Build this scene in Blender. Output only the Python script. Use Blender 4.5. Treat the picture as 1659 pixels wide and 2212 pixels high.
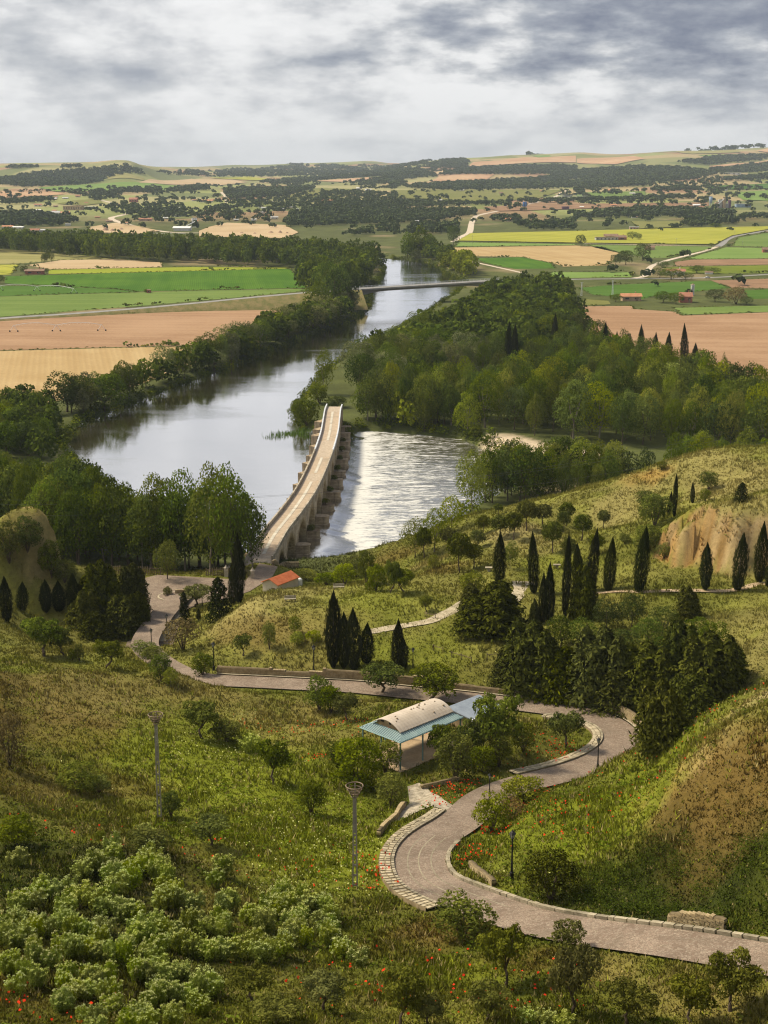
import bpy, bmesh, math, random
import numpy as np
from mathutils import Vector, Matrix
random.seed(7); RNG = np.random.default_rng(7)
for o in list(bpy.data.objects): bpy.data.objects.remove(o)
S = bpy.context.scene
COL = S.collection
R = math.radians

# ---------------------------------------------------------------- camera
HAZE = 4.4e-5
H = 90.0; FPX = 3072.0; CU, CV = 829.5, 1106.0
PITCH = math.atan(746 / FPX); CP, SP = math.cos(PITCH), math.sin(PITCH)
cam = bpy.data.cameras.new('camera'); cam_o = bpy.data.objects.new('camera', cam); COL.objects.link(cam_o)
cam.sensor_fit = 'VERTICAL'; cam.sensor_height = 36; cam.lens = 50
cam.clip_start = 0.5; cam.clip_end = 80000
cam_o.location = (0, 0, H); cam_o.rotation_euler = (math.pi / 2 - PITCH, 0, 0)
S.camera = cam_o
S.render.resolution_x, S.render.resolution_y = 768, 1024

# ---------------------------------------------------------------- sky, sun, exposure
SUN_EL, SUN_AZ = 50.0, -66.0          # ahead and to the left of the camera
W = bpy.data.worlds.new('World'); S.world = W; W.use_nodes = True
S.view_settings.view_transform = 'Standard'; S.view_settings.look = 'None'
S.view_settings.exposure = 0.14; S.view_settings.gamma = 1.0; S.view_settings.use_curve_mapping = False
S.cycles.max_bounces = 6; S.cycles.diffuse_bounces = 2; S.cycles.glossy_bounces = 2
S.cycles.transmission_bounces = 2; S.cycles.volume_bounces = 0; S.cycles.transparent_max_bounces = 6
S.cycles.use_denoising = True; S.cycles.filter_width = 1.15
S.cycles.caustics_reflective = False; S.cycles.caustics_refractive = False

class NT:
    """small node-tree builder"""
    def __init__(s, tree): s.t = tree; s.n = tree.nodes; s.l = tree.links; s.n.clear()
    def __call__(s, typ, ins=None, **props):
        nd = s.n.new(typ)
        for k, v in props.items(): setattr(nd, k, v)
        for k, v in (ins or {}).items(): s.set(nd, k, v)
        return nd
    def set(s, nd, k, v):
        sock = nd.inputs[k]
        if isinstance(v, bpy.types.NodeSocket): s.l.new(v, sock)
        elif isinstance(v, bpy.types.Node): s.l.new(v.outputs[0], sock)
        else: sock.default_value = v
    def math(s, op, a, b=0.5, c=0.0, clamp=False):
        nd = s.n.new('ShaderNodeMath'); nd.operation = op; nd.use_clamp = clamp
        s.set(nd, 0, a); s.set(nd, 1, b); s.set(nd, 2, c); return nd.outputs[0]
    def mix(s, f, a, b, mode='MIX'):
        nd = s.n.new('ShaderNodeMix'); nd.data_type = 'RGBA'; nd.blend_type = mode
        s.set(nd, 0, f); s.set(nd, 6, a); s.set(nd, 7, b); return nd.outputs[2]
    def ramp(s, fac, stops, interp='LINEAR'):
        nd = s.n.new('ShaderNodeValToRGB'); cr = nd.color_ramp; cr.interpolation = interp
        while len(cr.elements) < len(stops): cr.elements.new(0.5)
        for e, (p, c) in zip(cr.elements, stops):
            e.position = p; e.color = c if len(c) == 4 else (*c, 1)
        s.set(nd, 0, fac); return nd.outputs[0]
    def mapr(s, v, a, b, c=0.0, d=1.0, smooth=True):
        nd = s.n.new('ShaderNodeMapRange'); nd.interpolation_type = 'SMOOTHSTEP' if smooth else 'LINEAR'
        s.set(nd, 0, v); s.set(nd, 1, a); s.set(nd, 2, b); s.set(nd, 3, c); s.set(nd, 4, d); return nd.outputs[0]
    def noise(s, vec, scale, detail=4, rough=0.55, dist=0.0):
        nd = s.n.new('ShaderNodeTexNoise'); s.set(nd, 'Vector', vec)
        for k, v in (('Scale', scale), ('Detail', detail), ('Roughness', rough), ('Distortion', dist)): s.set(nd, k, v)
        return nd.outputs[0]
    def vec(s, v, scale=(1, 1, 1), loc=(0, 0, 0)):
        nd = s.n.new('ShaderNodeMapping'); s.set(nd, 0, v); s.set(nd, 'Scale', scale); s.set(nd, 'Location', loc); return nd.outputs[0]

def build_sky():
    N = NT(W.node_tree)
    tc = N('ShaderNodeTexCoord'); g = tc.outputs['Generated']
    sky = N('ShaderNodeTexSky', sky_type='NISHITA', sun_disc=False, sun_elevation=R(SUN_EL), sun_rotation=R(SUN_AZ), altitude=700.0, air_density=1.0, dust_density=2.0)
    sep = N('ShaderNodeSeparateXYZ', {0: g}); X, Y, Z = sep.outputs
    # flattened cloud layers over the whole dome (direction space, compressed upwards)
    v1 = N.vec(g, (1, 1, 2.9)); v2 = N.vec(g, (1, 1, 2.0), (3.1, 1.7, 0.4))
    big = N.noise(v1, 8.0, 3, 0.5, 0.0)
    mid = N.noise(v1, 18.0, 8, 0.55, 0.0)
    puff = N.noise(v2, 46.0, 5, 0.6, 0.0)
    d = N.math('ADD', N.math('MULTIPLY', big, 0.44), N.math('ADD', N.math('MULTIPLY', mid, 0.44), N.math('MULTIPLY', puff, 0.14)))
    # a storm bank that comes in from the upper right, thickest above the right horizon
    az = N.math('ARCTAN2', X, Y); el = N.math('ARCSINE', Z)
    wob = N.math('SUBTRACT', mid, 0.5)
    st_r = N.mapr(N.math('ADD', N.math('MULTIPLY', wob, 0.35), az), -0.06, 0.19)
    st_e = N.mapr(N.math('ADD', el, N.math('MULTIPLY', wob, 0.10)), 0.034, 0.095)
    storm = N.math('MULTIPLY', st_r, st_e)
    rain = N.math('MULTIPLY', N.mapr(az, 0.15, 0.27), N.mapr(el, 0.13, 0.02))     # grey rain curtain under it
    dens = N.math('ADD', d, N.math('ADD', N.math('MULTIPLY', storm, 0.26), N.math('MULTIPLY', rain, 0.05)))
    col = N.ramp(dens, [(0.44, (0.98, 0.98, 0.98)), (0.495, (0.88, 0.885, 0.89)), (0.54, (0.73, 0.74, 0.76)),
                        (0.585, (0.60, 0.62, 0.65)), (0.66, (0.42, 0.45, 0.51)), (0.84, (0.17, 0.20, 0.285))])
    # near the horizon the cloud deck washes out into pale grey air
    hz = N.mapr(el, 0.07, -0.005)
    col = N.mix(N.math('MULTIPLY', hz, 0.5), col, (0.86, 0.87, 0.88, 1))
    clouds = N.mix(1.0, col, (10, 10, 10, 1), 'MULTIPLY')
    gap = N.mapr(dens, 0.30, 0.36, 0.85, 0.98)
    out = N.mix(gap, sky.outputs[0], clouds)
    bg = N('ShaderNodeBackground', {'Color': out, 'Strength': 0.086})
    N('ShaderNodeOutputWorld', {0: bg})
build_sky()
sun = bpy.data.lights.new('sun', 'SUN'); sun_o = bpy.data.objects.new('sun', sun); COL.objects.link(sun_o)
sun.energy = 5.0; sun.angle = R(9); sun.color = (1.0, 0.88, 0.66)
_sd = Vector((math.sin(R(SUN_AZ)) * math.cos(R(SUN_EL)), math.cos(R(SUN_AZ)) * math.cos(R(SUN_EL)), math.sin(R(SUN_EL))))
sun_o.rotation_euler = _sd.to_track_quat('Z', 'Y').to_euler(); sun_o.location = (0, 0, 300)

# ---------------------------------------------------------------- helpers: projection, noise, tagging
def ray(u, v):
    u = np.asarray(u, float); v = np.asarray(v, float)
    a = (u - CU) / FPX; b = (CV - v) / FPX
    return np.stack([a, CP + b * SP, -SP + b * CP], -1)      # per unit camera depth
def Pd(u, v, d): return np.array([0, 0, H]) + ray(u, v) * np.asarray(d, float)[..., None]
def Pz(u, v, z):
    r = ray(u, v); d = (np.asarray(z, float) - H) / r[..., 2]
    return np.array([0, 0, H]) + r * d[..., None]
def sstep(a, b, x):
    t = np.clip((np.asarray(x, float) - a) / (b - a), 0, 1); return t * t * (3 - 2 * t)
_perm = np.random.default_rng(3).random((256, 256))
def vnoise(x, y):
    xi = np.floor(x).astype(int); yi = np.floor(y).astype(int); fx = x - xi; fy = y - yi
    fx = fx * fx * (3 - 2 * fx); fy = fy * fy * (3 - 2 * fy)
    a = _perm[xi % 256, yi % 256]; b = _perm[(xi + 1) % 256, yi % 256]; c = _perm[xi % 256, (yi + 1) % 256]; d = _perm[(xi + 1) % 256, (yi + 1) % 256]
    return (a * (1 - fx) + b * fx) * (1 - fy) + (c * (1 - fx) + d * fx) * fy
def fbm(x, y, o=4):
    s = 0; a = .5; n = 0
    for i in range(o): s = s + a * vnoise(x * 2 ** i + 17.3 * i, y * 2 ** i + 9.1 * i); n += a; a *= .5
    return s / n - 0.5

def tag(o, label=None, cat=None, group=None, kind=None):
    if label: o['label'] = label
    if cat: o['category'] = cat
    if group: o['group'] = group
    if kind: o['kind'] = kind
    return o
def link(o, parent=None):
    COL.objects.link(o)
    if parent is not None: o.parent = parent
    return o
def empty(name, loc, rz=0.0, scale=1.0):
    o = bpy.data.objects.new(name, None); o.location = loc; o.rotation_euler = (0, 0, rz); o.scale = (scale,) * 3
    o.empty_display_size = 0.3
    return link(o)
def np_mesh(name, verts, faces, mat=None, smooth=False, cols=None):
    """faces: int array (n,3) or (n,4); cols: per-vertex rgb"""
    verts = np.asarray(verts, np.float32); faces = np.asarray(faces, np.int32)
    me = bpy.data.meshes.new(name); k = faces.shape[1]
    me.vertices.add(len(verts)); me.vertices.foreach_set('co', verts.ravel())
    me.loops.add(faces.size); me.loops.foreach_set('vertex_index', faces.ravel())
    me.polygons.add(len(faces)); me.polygons.foreach_set('loop_start', np.arange(0, faces.size, k, dtype=np.int32))
    try: me.polygons.foreach_set('loop_total', np.full(len(faces), k, np.int32))
    except Exception: pass
    if smooth: me.polygons.foreach_set('use_smooth', np.ones(len(faces), bool))
    if cols is not None:
        at = me.color_attributes.new('Col', 'FLOAT_COLOR', 'POINT')
        c = np.ones((len(verts), 4), np.float32); c[:, :3] = cols; at.data.foreach_set('color', c.ravel())
    me.update(calc_edges=True); me.validate()
    if mat: me.materials.append(mat)
    return me
class MB:
    """collects boxes, tubes, prisms, lathes into one mesh"""
    def __init__(s): s.v = []; s.f = []
    def add(s, vs, fs):
        b = len(s.v); s.v += [tuple(map(float, p)) for p in vs]; s.f += [tuple(b + i for i in f) for f in fs]; return s
    def box(s, c, size, rz=0.0, tilt=None):
        x, y, z = size[0] / 2, size[1] / 2, size[2] / 2
        m = Matrix.Translation(Vector(c)) @ Matrix.Rotation(rz, 4, 'Z')
        if tilt is not None: m = m @ tilt
        vs = [m @ Vector((i * x, j * y, k * z)) for i in (-1, 1) for j in (-1, 1) for k in (-1, 1)]
        return s.add(vs, [(0, 1, 3, 2), (4, 6, 7, 5), (0, 4, 5, 1), (2, 3, 7, 6), (0, 2, 6, 4), (1, 5, 7, 3)])
    def tube(s, pts, rads, n=6, cap=True):
        pts = [Vector(p) for p in pts]
        if not hasattr(rads, '__len__'): rads = [rads] * len(pts)
        vs = []; fs = []
        for i, p in enumerate(pts):
            t = (pts[min(i + 1, len(pts) - 1)] - pts[max(i - 1, 0)]).normalized()
            a = t.cross(Vector((0, 0, 1)) if abs(t.z) < .9 else Vector((1, 0, 0))).normalized(); b = t.cross(a)
            for k in range(n):
                w = 2 * math.pi * k / n; vs.append(p + (a * math.cos(w) + b * math.sin(w)) * rads[i])
        for i in range(len(pts) - 1):
            for k in range(n):
                fs.append((i * n + k, i * n + (k + 1) % n, (i + 1) * n + (k + 1) % n, (i + 1) * n + k))
        if cap: fs += [tuple(range(n))[::-1], tuple(range((len(pts) - 1) * n, len(pts) * n))]
        return s.add(vs, fs)
    def lathe(s, prof, n=12, c=(0, 0, 0)):
        vs = []; fs = []
        for r, z in prof:
            for k in range(n):
                w = 2 * math.pi * k / n; vs.append((c[0] + r * math.cos(w), c[1] + r * math.sin(w), c[2] + z))
        for i in range(len(prof) - 1):
            for k in range(n): fs.append((i * n + k, i * n + (k + 1) % n, (i + 1) * n + (k + 1) % n, (i + 1) * n + k))
        fs += [tuple(range(n))[::-1], tuple(range((len(prof) - 1) * n, len(prof) * n))]
        return s.add(vs, fs)
    def mesh(s, name, mat=None, smooth=False):
        me = bpy.data.meshes.new(name); me.from_pydata(s.v, [], s.f); me.update()
        if smooth: me.polygons.foreach_set('use_smooth', np.ones(len(me.polygons), bool))
        if mat: me.materials.append(mat)
        return me
    def build(s, name, mat=None, parent=None, smooth=False):
        return link(bpy.data.objects.new(name, s.mesh(name, mat, smooth)), parent)
def ordinal(n):
    w = ['first', 'second', 'third', 'fourth', 'fifth', 'sixth', 'seventh', 'eighth', 'ninth', 'tenth', 'eleventh', 'twelfth']
    if n <= 12: return w[n - 1]
    return '%d%s' % (n, 'th' if 10 <= n % 100 <= 20 else {1: 'st', 2: 'nd', 3: 'rd'}.get(n % 10, 'th'))
def copy_tree(src, loc, rz=0.0, sc=(1, 1, 1)):
    r = src.copy(); COL.objects.link(r); r.location = loc; r.rotation_euler = (0, 0, rz); r.scale = sc
    for ch in src.children:
        c = ch.copy(); COL.objects.link(c); c.parent = r
        for g in ch.children:
            e = g.copy(); COL.objects.link(e); e.parent = c
    return r
# ---------------------------------------------------------------- terrain
class RBF:
    def __init__(s, p, z, c):
        s.p = np.asarray(p, float); s.c = c; n = len(p)
        k = -np.sqrt(((s.p[:, None] - s.p[None]) ** 2).sum(-1) + c * c)
        A = np.zeros((n + 3, n + 3)); A[:n, :n] = k - np.eye(n) * 0.02; A[:n, n] = 1; A[:n, n + 1:] = s.p; A[n:, :n] = A[:n, n:].T
        b = np.zeros(n + 3); b[:n] = z; s.w = np.linalg.solve(A, b)
    def __call__(s, q):
        out = np.empty(len(q)); n = len(s.p)
        for i in range(0, len(q), 20000):
            c = q[i:i + 20000]
            k = -np.sqrt(((c[:, None] - s.p[None]) ** 2).sum(-1) + s.c ** 2)
            out[i:i + 20000] = k @ s.w[:n] + s.w[n] + c @ s.w[n + 1:]
        return out
# road centre line: (u, v, z) read from the photograph, heights falling steadily to the square by the bridge
ROAD = [(2150,2175,44.0),(1900,2118,41.8),(1760,2090,40.3),(1480,2040,37.5),(1275,2013,35),(1150,1990,33.4),(1060,1960,31.9),(990,1934,30.7),(932,1909,29.6),(913,1888,28.9),
 (906,1863,28.2),(908,1843,27.6),(920,1824,27),(945,1803,26.2),(980,1783,25.3),(1008,1761,24.4),(1026,1742,23.5),(1050,1723,22.6),(1093,1703,21.6),
 (1150,1686,20.4),(1215,1671,19.2),(1290,1645,17.8),(1335,1615,16.8),(1343,1588,16.2),(1322,1563,15.8),(1270,1543,15.4),(1180,1529,15.1),
 (1060,1514,14.8),(972,1504,14.6),(870,1495,14.4),(770,1484,14.2),(630,1477,14),(535,1472,13.8),(455,1468,13.5),(390,1452,12.8),(335,1420,11.5),
 (312,1388,10.6),(340,1340,9.8),(370,1305,9.2),(400,1280,8.8)]
rp = np.array([Pz(u, v, z) for u, v, z in ROAD])
def spline(p, n=10):
    p = np.asarray(p, float); q = np.vstack([2 * p[0] - p[1], p, 2 * p[-1] - p[-2]]); out = []
    for i in range(1, len(q) - 2):
        for t in np.linspace(0, 1, n, endpoint=False):
            a, b, c, d = q[i - 1:i + 3]
            out.append(.5 * (2 * b + (c - a) * t + (2 * a - 5 * b + 4 * c - d) * t * t + (3 * b - a - 3 * c + d) * t ** 3))
    out.append(p[-1]); return np.array(out)
def resample(p, step):
    s = np.r_[0, np.cumsum(np.linalg.norm(np.diff(p[:, :2], axis=0), axis=1))]
    t = np.linspace(0, s[-1], max(2, int(s[-1] / step) + 1)); return np.stack([np.interp(t, s, p[:, k]) for k in range(p.shape[1])], 1)
road_c = resample(spline(rp, 8), 0.8)
for _ in range(12): road_c[1:-1] = .5 * road_c[1:-1] + .25 * (road_c[2:] + road_c[:-2])
def normals2(c):
    t = np.gradient(c[:, :2], axis=0); t /= np.linalg.norm(t, axis=1)[:, None]; return np.stack([-t[:, 1], t[:, 0]], 1)
road_n = normals2(road_c)          # points to the left of travel (away from camera -> left)
ROAD_HW = 2.35

CD = [(0,2212,80),(400,2212,84),(830,2212,88),(1250,2212,88),(1659,2212,86),(-300,2212,74),(1950,2212,82),
 (0,2000,98),(400,2000,104),(700,2000,112),(0,1800,125),(200,1800,128),(500,1800,140),(760,1915,124),(340,1765,146),(650,1780,146),
 (0,1600,165),(200,1600,170),(450,1600,178),(650,1620,176),(0,1420,205),(120,1412,210),(240,1440,206),(350,1450,208),(450,1485,207),
 (-300,1600,140),(-300,1420,170),(600,1520,200),(700,1560,192),(560,1500,206),
 (0,1118,268),(70,1118,268),(135,1200,275),(40,1230,262),(0,1300,250),(-150,1110,266),(-300,1150,255),
 (627,1298,248),(732,1272,258),(555,1285,252),(520,1320,246),(700,1330,238),
 (1310,1100,290),(1360,1050,300),(1430,1000,310),(1550,972,315),(1659,962,318),(1900,940,320),(1455,1110,268),(1590,1085,262),(1500,1060,285),(1320,1150,270),(1340,1230,248),
 (1480,1140,252),(1560,1110,250),(1659,1085,248),(1420,1250,240),(1500,1250,238),(1659,1240,238),
 (1380,1275,236),(1590,1272,234),(1659,1258,235),(1200,1290,238),(1900,1250,235),(1250,1350,222),(1450,1400,212),(1600,1400,208),(1659,1350,215),(1600,1480,196),(1450,1500,200),
 (1659,1495,140),(1580,1530,145),(1500,1570,150),(1380,1612,165),(1290,1650,172),(1900,1430,130),
 (1400,1680,150),(1300,1700,150),(1200,1720,149),(1110,1755,145),(1100,1850,130),(1250,1850,128),(1105,1898,124),(1200,1930,116),(1500,1950,108),(1400,1850,118),
 (1500,1625,132),(1450,1660,134),(1425,1745,128),(1600,1640,122),(1659,1700,114),(1659,1850,104),(1560,1850,110),(1600,1970,101),(1900,1800,98)]
CZ = [(866,1665,20.5),(905,1648,20.5),(1000,1600,20.3),(940,1600,20.3),(850,1620,20.5),(1100,1600,18.5),(1200,1590,17.5),(1050,1560,18),(900,1540,18.5),(780,1600,20.5),
 (150,1390,11),(250,1385,10.6),(100,1330,10),(0,1330,11.5),(200,1260,8.4),(120,1262,9),(160,1245,8.5),(320,1260,8.4),(420,1255,8.2),(500,1270,8.5),(360,1300,8.9),(560,1240,7.4),(520,1228,7.2),
 (600,1275,8.0),(460,1380,11.8),(480,1335,11.5),(600,1400,14.6),(800,1420,15.2),(700,1440,14.6),(950,1450,15.6),(850,1350,17),(1000,1400,16.8),(1000,1330,18.5),(900,1270,17.6),(800,1262,15.8),
 (650,1230,4.5),(700,1232,4.5),(800,1232,6.5),(870,1217,9),(900,1235,13.5),(990,1235,18),(1040,1220,19),(1130,1142,19.5),(1105,1165,19.3),(1180,1195,20.3),(1290,1140,20),
 (880,1212,9.5),(960,1187,13.5),(1030,1117,16),(1060,1098,16.5),(985,1122,2.5),(1090,1075,3),(1250,1070,3),(940,1150,2.5),(1300,1480,17),(1150,1460,16.3),(1400,1570,16.8),(1460,1605,17.2)]
pts = [Pd(u, v, d) for u, v, d in CD] + [Pz(u, v, z) for u, v, z in CZ]
pts += [np.array(p, float) for p in [(0,40,60),(-60,40,62),(60,40,60),(0,0,86.5),(-100,0,84),(100,0,84),(-150,60,60),(150,60,62),(0,-60,88),(0,20,73),(-200,150,45),(200,150,50),
    (-78,300,5),(-110,300,6),(-40,300,4),(-150,330,4),(90,350,6),(60,350,4),(130,350,6),(180,360,8),(20,350,2.5),(-60,340,3),(-120,360,2),(0,365,2),(60,380,2),(120,390,2),(-60,390,2),(-180,390,2),(200,400,2)]]
pts += [p for p in rp[1:-1:2]]
pts = np.array(pts); near_rbf = RBF(pts[:, :2], pts[:, 2], 5.0)
FAR = [(-400,400,4300),(-400,380,5200),(-400,362,5800),(0,400,4300),(0,381,5100),(0,362,5800),(60,360,5700),(200,398,4500),(200,378,5100),(200,358.5,5600),(285,358,5600),(325,372,5550),(345,386,5400),
 (500,410,4200),(500,385,6500),(500,371,8500),(500,361,11500),(800,420,3600),(800,385,5500),(800,368,8500),(800,351,11500),(650,355,11800),(350,364,11500),(150,366,11000),(950,425,3400),(950,378,5600),(950,347,7900),
 (1100,338,7800),(1100,370,6000),(1250,440,3000),(1250,400,4500),(1250,365,6200),(1250,332,7800),(1450,327,7700),(1659,440,3000),(1659,400,4300),(1659,360,5800),(1659,320,7600),(2200,400,4300),(2200,360,5800),(2200,320,7600)]
fp = [Pd(u, v, d) for u, v, d in FAR]
for u in (-400, 100, 500, 900, 1250, 1659, 2200):
    for d, z in ((1500, 2), (2000, 2), (2500, 4), (14000, 40), (20000, 20), (30000, 0)):
        fp.append(np.array([(u - CU) / FPX * d, d, z]))
fp = np.array(fp)
def farc(x, y): return np.stack([np.asarray(x) / np.maximum(y, 1) * 6, np.log(np.maximum(y, 1))], -1)
far_rbf = RBF(farc(fp[:, 0], fp[:, 1]), fp[:, 2], 0.05)

def pix(poly, z=0.0): return np.array([Pz(u, v, z)[:2] for u, v in poly])
RIVER = pix([(120,950),(190,907),(300,864),(400,827),(480,799),(560,767),(640,737),(720,707),(770,690),(795,662),(800,632),(815,610),(828,590),(830,575),(800,563),(730,556),
 (600,552),(600,549),(800,553),(870,560),(915,565),(955,576),(960,590),(985,600),(1003,612),(985,636),(955,653),(900,690),(850,715),(800,737),(760,762),(722,790),(700,808),(672,838),(650,870),(640,905),(655,926),(700,928),(745,925),
 (760,925),(800,921),(900,929),(1000,938),(1045,958),(1090,975),(1150,995),(1250,1010),(1400,1018),(1750,1025),(1750,1052),(1300,1045),(1150,1040),(1075,1065),(1020,1105),(950,1160),(880,1205),
 (860,1212),(780,1222),(690,1226),(600,1226),(540,1195),(400,1135),(260,1072),(180,1012)])
SAND = pix([(1042,957),(1054,948),(1105,950),(1170,968),(1290,990),(1295,998),(1240,998),(1150,986),(1075,970)], 0.4)
RPIT = pix([(1036,948),(1055,936),(1120,938),(1200,958)], 0.2)
def sdf(x, y, poly):
    """signed distance (negative inside)"""
    x = np.asarray(x, float); y = np.asarray(y, float); d = np.full(x.shape, 1e18); ins = np.zeros(x.shape, bool)
    n = len(poly)
    for i in range(n):
        a = poly[i]; b = poly[(i + 1) % n]; e = b - a; l2 = (e ** 2).sum() + 1e-12
        t = np.clip(((x - a[0]) * e[0] + (y - a[1]) * e[1]) / l2, 0, 1)
        d = np.minimum(d, (x - a[0] - t * e[0]) ** 2 + (y - a[1] - t * e[1]) ** 2)
        c = ((a[1] > y) != (b[1] > y)); ins ^= c & (x < e[0] * (y - a[1]) / (e[1] + (1e-12 if e[1] == 0 else 0)) + a[0])
    return np.where(ins, -1, 1) * np.sqrt(d)
def road_dist(x, y, c=None):
    c = road_c if c is None else c
    q = np.stack([x, y], -1); D = np.empty(len(q)); I = np.empty(len(q), int)
    for i in range(0, len(q), 8000):
        d2 = ((q[i:i + 8000, None] - c[None, :, :2]) ** 2).sum(-1); k = d2.argmin(1); I[i:i + 8000] = k; D[i:i + 8000] = np.sqrt(d2[np.arange(len(k)), k])
    return D, I
PLAZA = pix([(268,1400),(300,1330),(312,1285),(300,1250),(340,1240),(480,1248),(530,1252),(548,1232),(560,1215),(600,1222),(588,1245),(540,1275),(500,1290),(430,1302),(395,1320),(372,1395)], 8.6)
CLIFFS = []
def height(x, y, detail=True):
    x = np.asarray(x, float).ravel(); y = np.asarray(y, float).ravel()
    z = np.full(x.shape, 2.0)
    nr = y < 430
    if nr.any():
        zn = near_rbf(np.stack([x[nr], y[nr]], -1))
        w = 1 - sstep(335, 425, y[nr]); zn = zn * w + 2.0 * (1 - w); zn = np.maximum(zn, 1.6)
        hill = sstep(3.0, 9.0, zn)
        if detail:
            zn = zn + hill * (fbm(x[nr] / 14, y[nr] / 14, 4) * 2.2 + fbm(x[nr] / 2.6, y[nr] / 2.6, 3) * 0.55)
        mr = np.hypot((x[nr] - MND[0]) / 8.5, (y[nr] - MND[1]) / 7.0) + .18 * fbm(x[nr] / 4, y[nr] / 4, 3); zn = zn + 3.0 * np.exp(-np.clip(mr, 0, 3) ** 2.4)     # eroded earth mound at near right
        # earth bluffs: terrace the slope on the right hillside and the near right mound
        for (cx, cy, rad, z0, z1) in CLIFFS:
            k = 1 - sstep(rad * .55, rad, np.hypot(x[nr] - cx, y[nr] - cy))
            t = np.clip((zn - z0) / (z1 - z0), 0, 1); t2 = sstep(0.25, 0.75, t + fbm(x[nr] / 5, y[nr] / 5, 3) * .45 + fbm(x[nr] / 1.6, y[nr] / 1.6, 2) * .2)
            zn = np.where((zn > z0) & (zn < z1), zn + k * ((z0 + (z1 - z0) * t2) - zn), zn)
        D, I = road_dist(x[nr], y[nr]); k = 1 - sstep(ROAD_HW + 1.6, ROAD_HW + 5.5, D)
        zn = zn + k * (road_c[I, 2] - 0.22 - zn)
        pl = sdf(x[nr], y[nr], PLAZA); k = 1 - sstep(0.5, 6, pl); zn = zn + k * (8.35 - zn)
        pv = np.hypot(x[nr] - PAV[0], y[nr] - PAV[1]); k = 1 - sstep(7.0, 10.5, pv); zn = zn + k * (20.3 - zn)
        z[nr] = zn
    rv = (y > 270) & (y < 1750)
    if rv.any():
        s = sdf(x[rv], y[rv], RIVER); s2 = sdf(x[rv], y[rv], SAND)
        b = sstep(-3.5, 4.0, s + fbm(x[rv] / 9, y[rv] / 9, 3) * 3)
        zr = -2.6 + (z[rv] + 2.6) * b
        k = 1 - sstep(-3.0, 3.0, s2); zr = np.maximum(zr, -2.6 + 3.3 * k)
        z[rv] = zr
    fr = y > 1500
    if fr.any():
        zf = far_rbf(farc(x[fr], y[fr])); w = sstep(1900, 3000, y[fr]); zf = np.maximum(zf, 2.0)
        if detail: zf = zf + w * sstep(2500, 6000, y[fr]) * fbm(x[fr] / 700, y[fr] / 700, 4) * 26 * sstep(10, 60, zf)
        z[fr] = 2.0 + (zf - 2.0) * w
    return z
PAV = Pz(905, 1622, 20.3)[:2]; MND = Pd(1545, 1705, 123)[:2]
_c = lambda u, v, d: Pd(u, v, d)
for (u, v, d, rad, z0, z1) in [(1545,1190,244,17,22.5,32.5),(1425,1160,250,8,22.5,28),(1500,1700,127,7,34.5,38.5),(95,1165,268,9,15,27.5),(1395,1020,303,8,16,25.5)]:
    p = _c(u, v, d); CLIFFS.append((p[0], p[1], rad, z0, z1))

# ---- one ground sheet, fine near the camera and out past the horizon
ny, nx = 620, 250
ys = np.concatenate([np.linspace(-60, 58, 16), 60 * (15000 / 60) ** (np.linspace(0, 1, ny) ** 1.18)])
tx = np.linspace(-1, 1, nx); tx = np.sign(tx) * (0.30 * np.abs(tx) + 0.28 * np.abs(tx) ** 3) 
YY = np.repeat(ys[:, None], nx, 1); XX = tx[None] * np.maximum(YY, 60) * 1.0 + 0
gx, gy = XX.ravel(), YY.ravel(); gz = height(gx, gy)
Zg = gz.reshape(XX.shape); sx = np.abs(np.gradient(Zg, axis=1) / np.maximum(np.gradient(XX, axis=1), 1e-3)); sy = np.abs(np.gradient(Zg, axis=0) / np.gradient(YY, axis=0)); slope = np.hypot(sx, sy).ravel()
def hfast(x, y):
    """height of the ground sheet itself (bilinear in its own grid)"""
    x = np.asarray(x, float).ravel(); y = np.asarray(y, float).ravel()
    r = np.interp(y, ys, np.arange(len(ys))); c = np.interp(x / np.maximum(y, 60), tx, np.arange(nx))
    i = np.minimum(r.astype(int), len(ys) - 2); j = np.minimum(c.astype(int), nx - 2); fr = r - i; fc = c - j
    return (Zg[i, j] * (1 - fc) + Zg[i, j + 1] * fc) * (1 - fr) + (Zg[i + 1, j] * (1 - fc) + Zg[i + 1, j + 1] * fc) * fr

def hit(uv):
    """where the sight lines through these photo points meet the terrain"""
    uv = np.atleast_2d(np.asarray(uv, float)); r = ray(uv[:, 0], uv[:, 1]); n = len(uv)
    ds = 60 * 1.0125 ** np.arange(0, 480); out = np.full(n, np.nan); lo = np.full(n, 55.0)
    live = np.arange(n)
    for d in ds:
        p = r[live] * d; zz = hfast(p[:, 0], p[:, 1]); below = (H + p[:, 2]) <= zz
        out[live[below]] = d; lo[live[~below]] = d; live = live[~below]
        if len(live) == 0: break
    out[np.isnan(out)] = ds[-1]
    a = lo.copy(); b = out.copy()
    for _ in range(9):
        m = .5 * (a + b); p = r * m[:, None]; bl = (H + p[:, 2]) <= hfast(p[:, 0], p[:, 1]); b = np.where(bl, m, b); a = np.where(bl, a, m)
    p = r * b[:, None]; p[:, 2] = hfast(p[:, 0], p[:, 1]); return p
def ground_z(x, y): return float(hfast([x], [y])[0])

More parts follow.
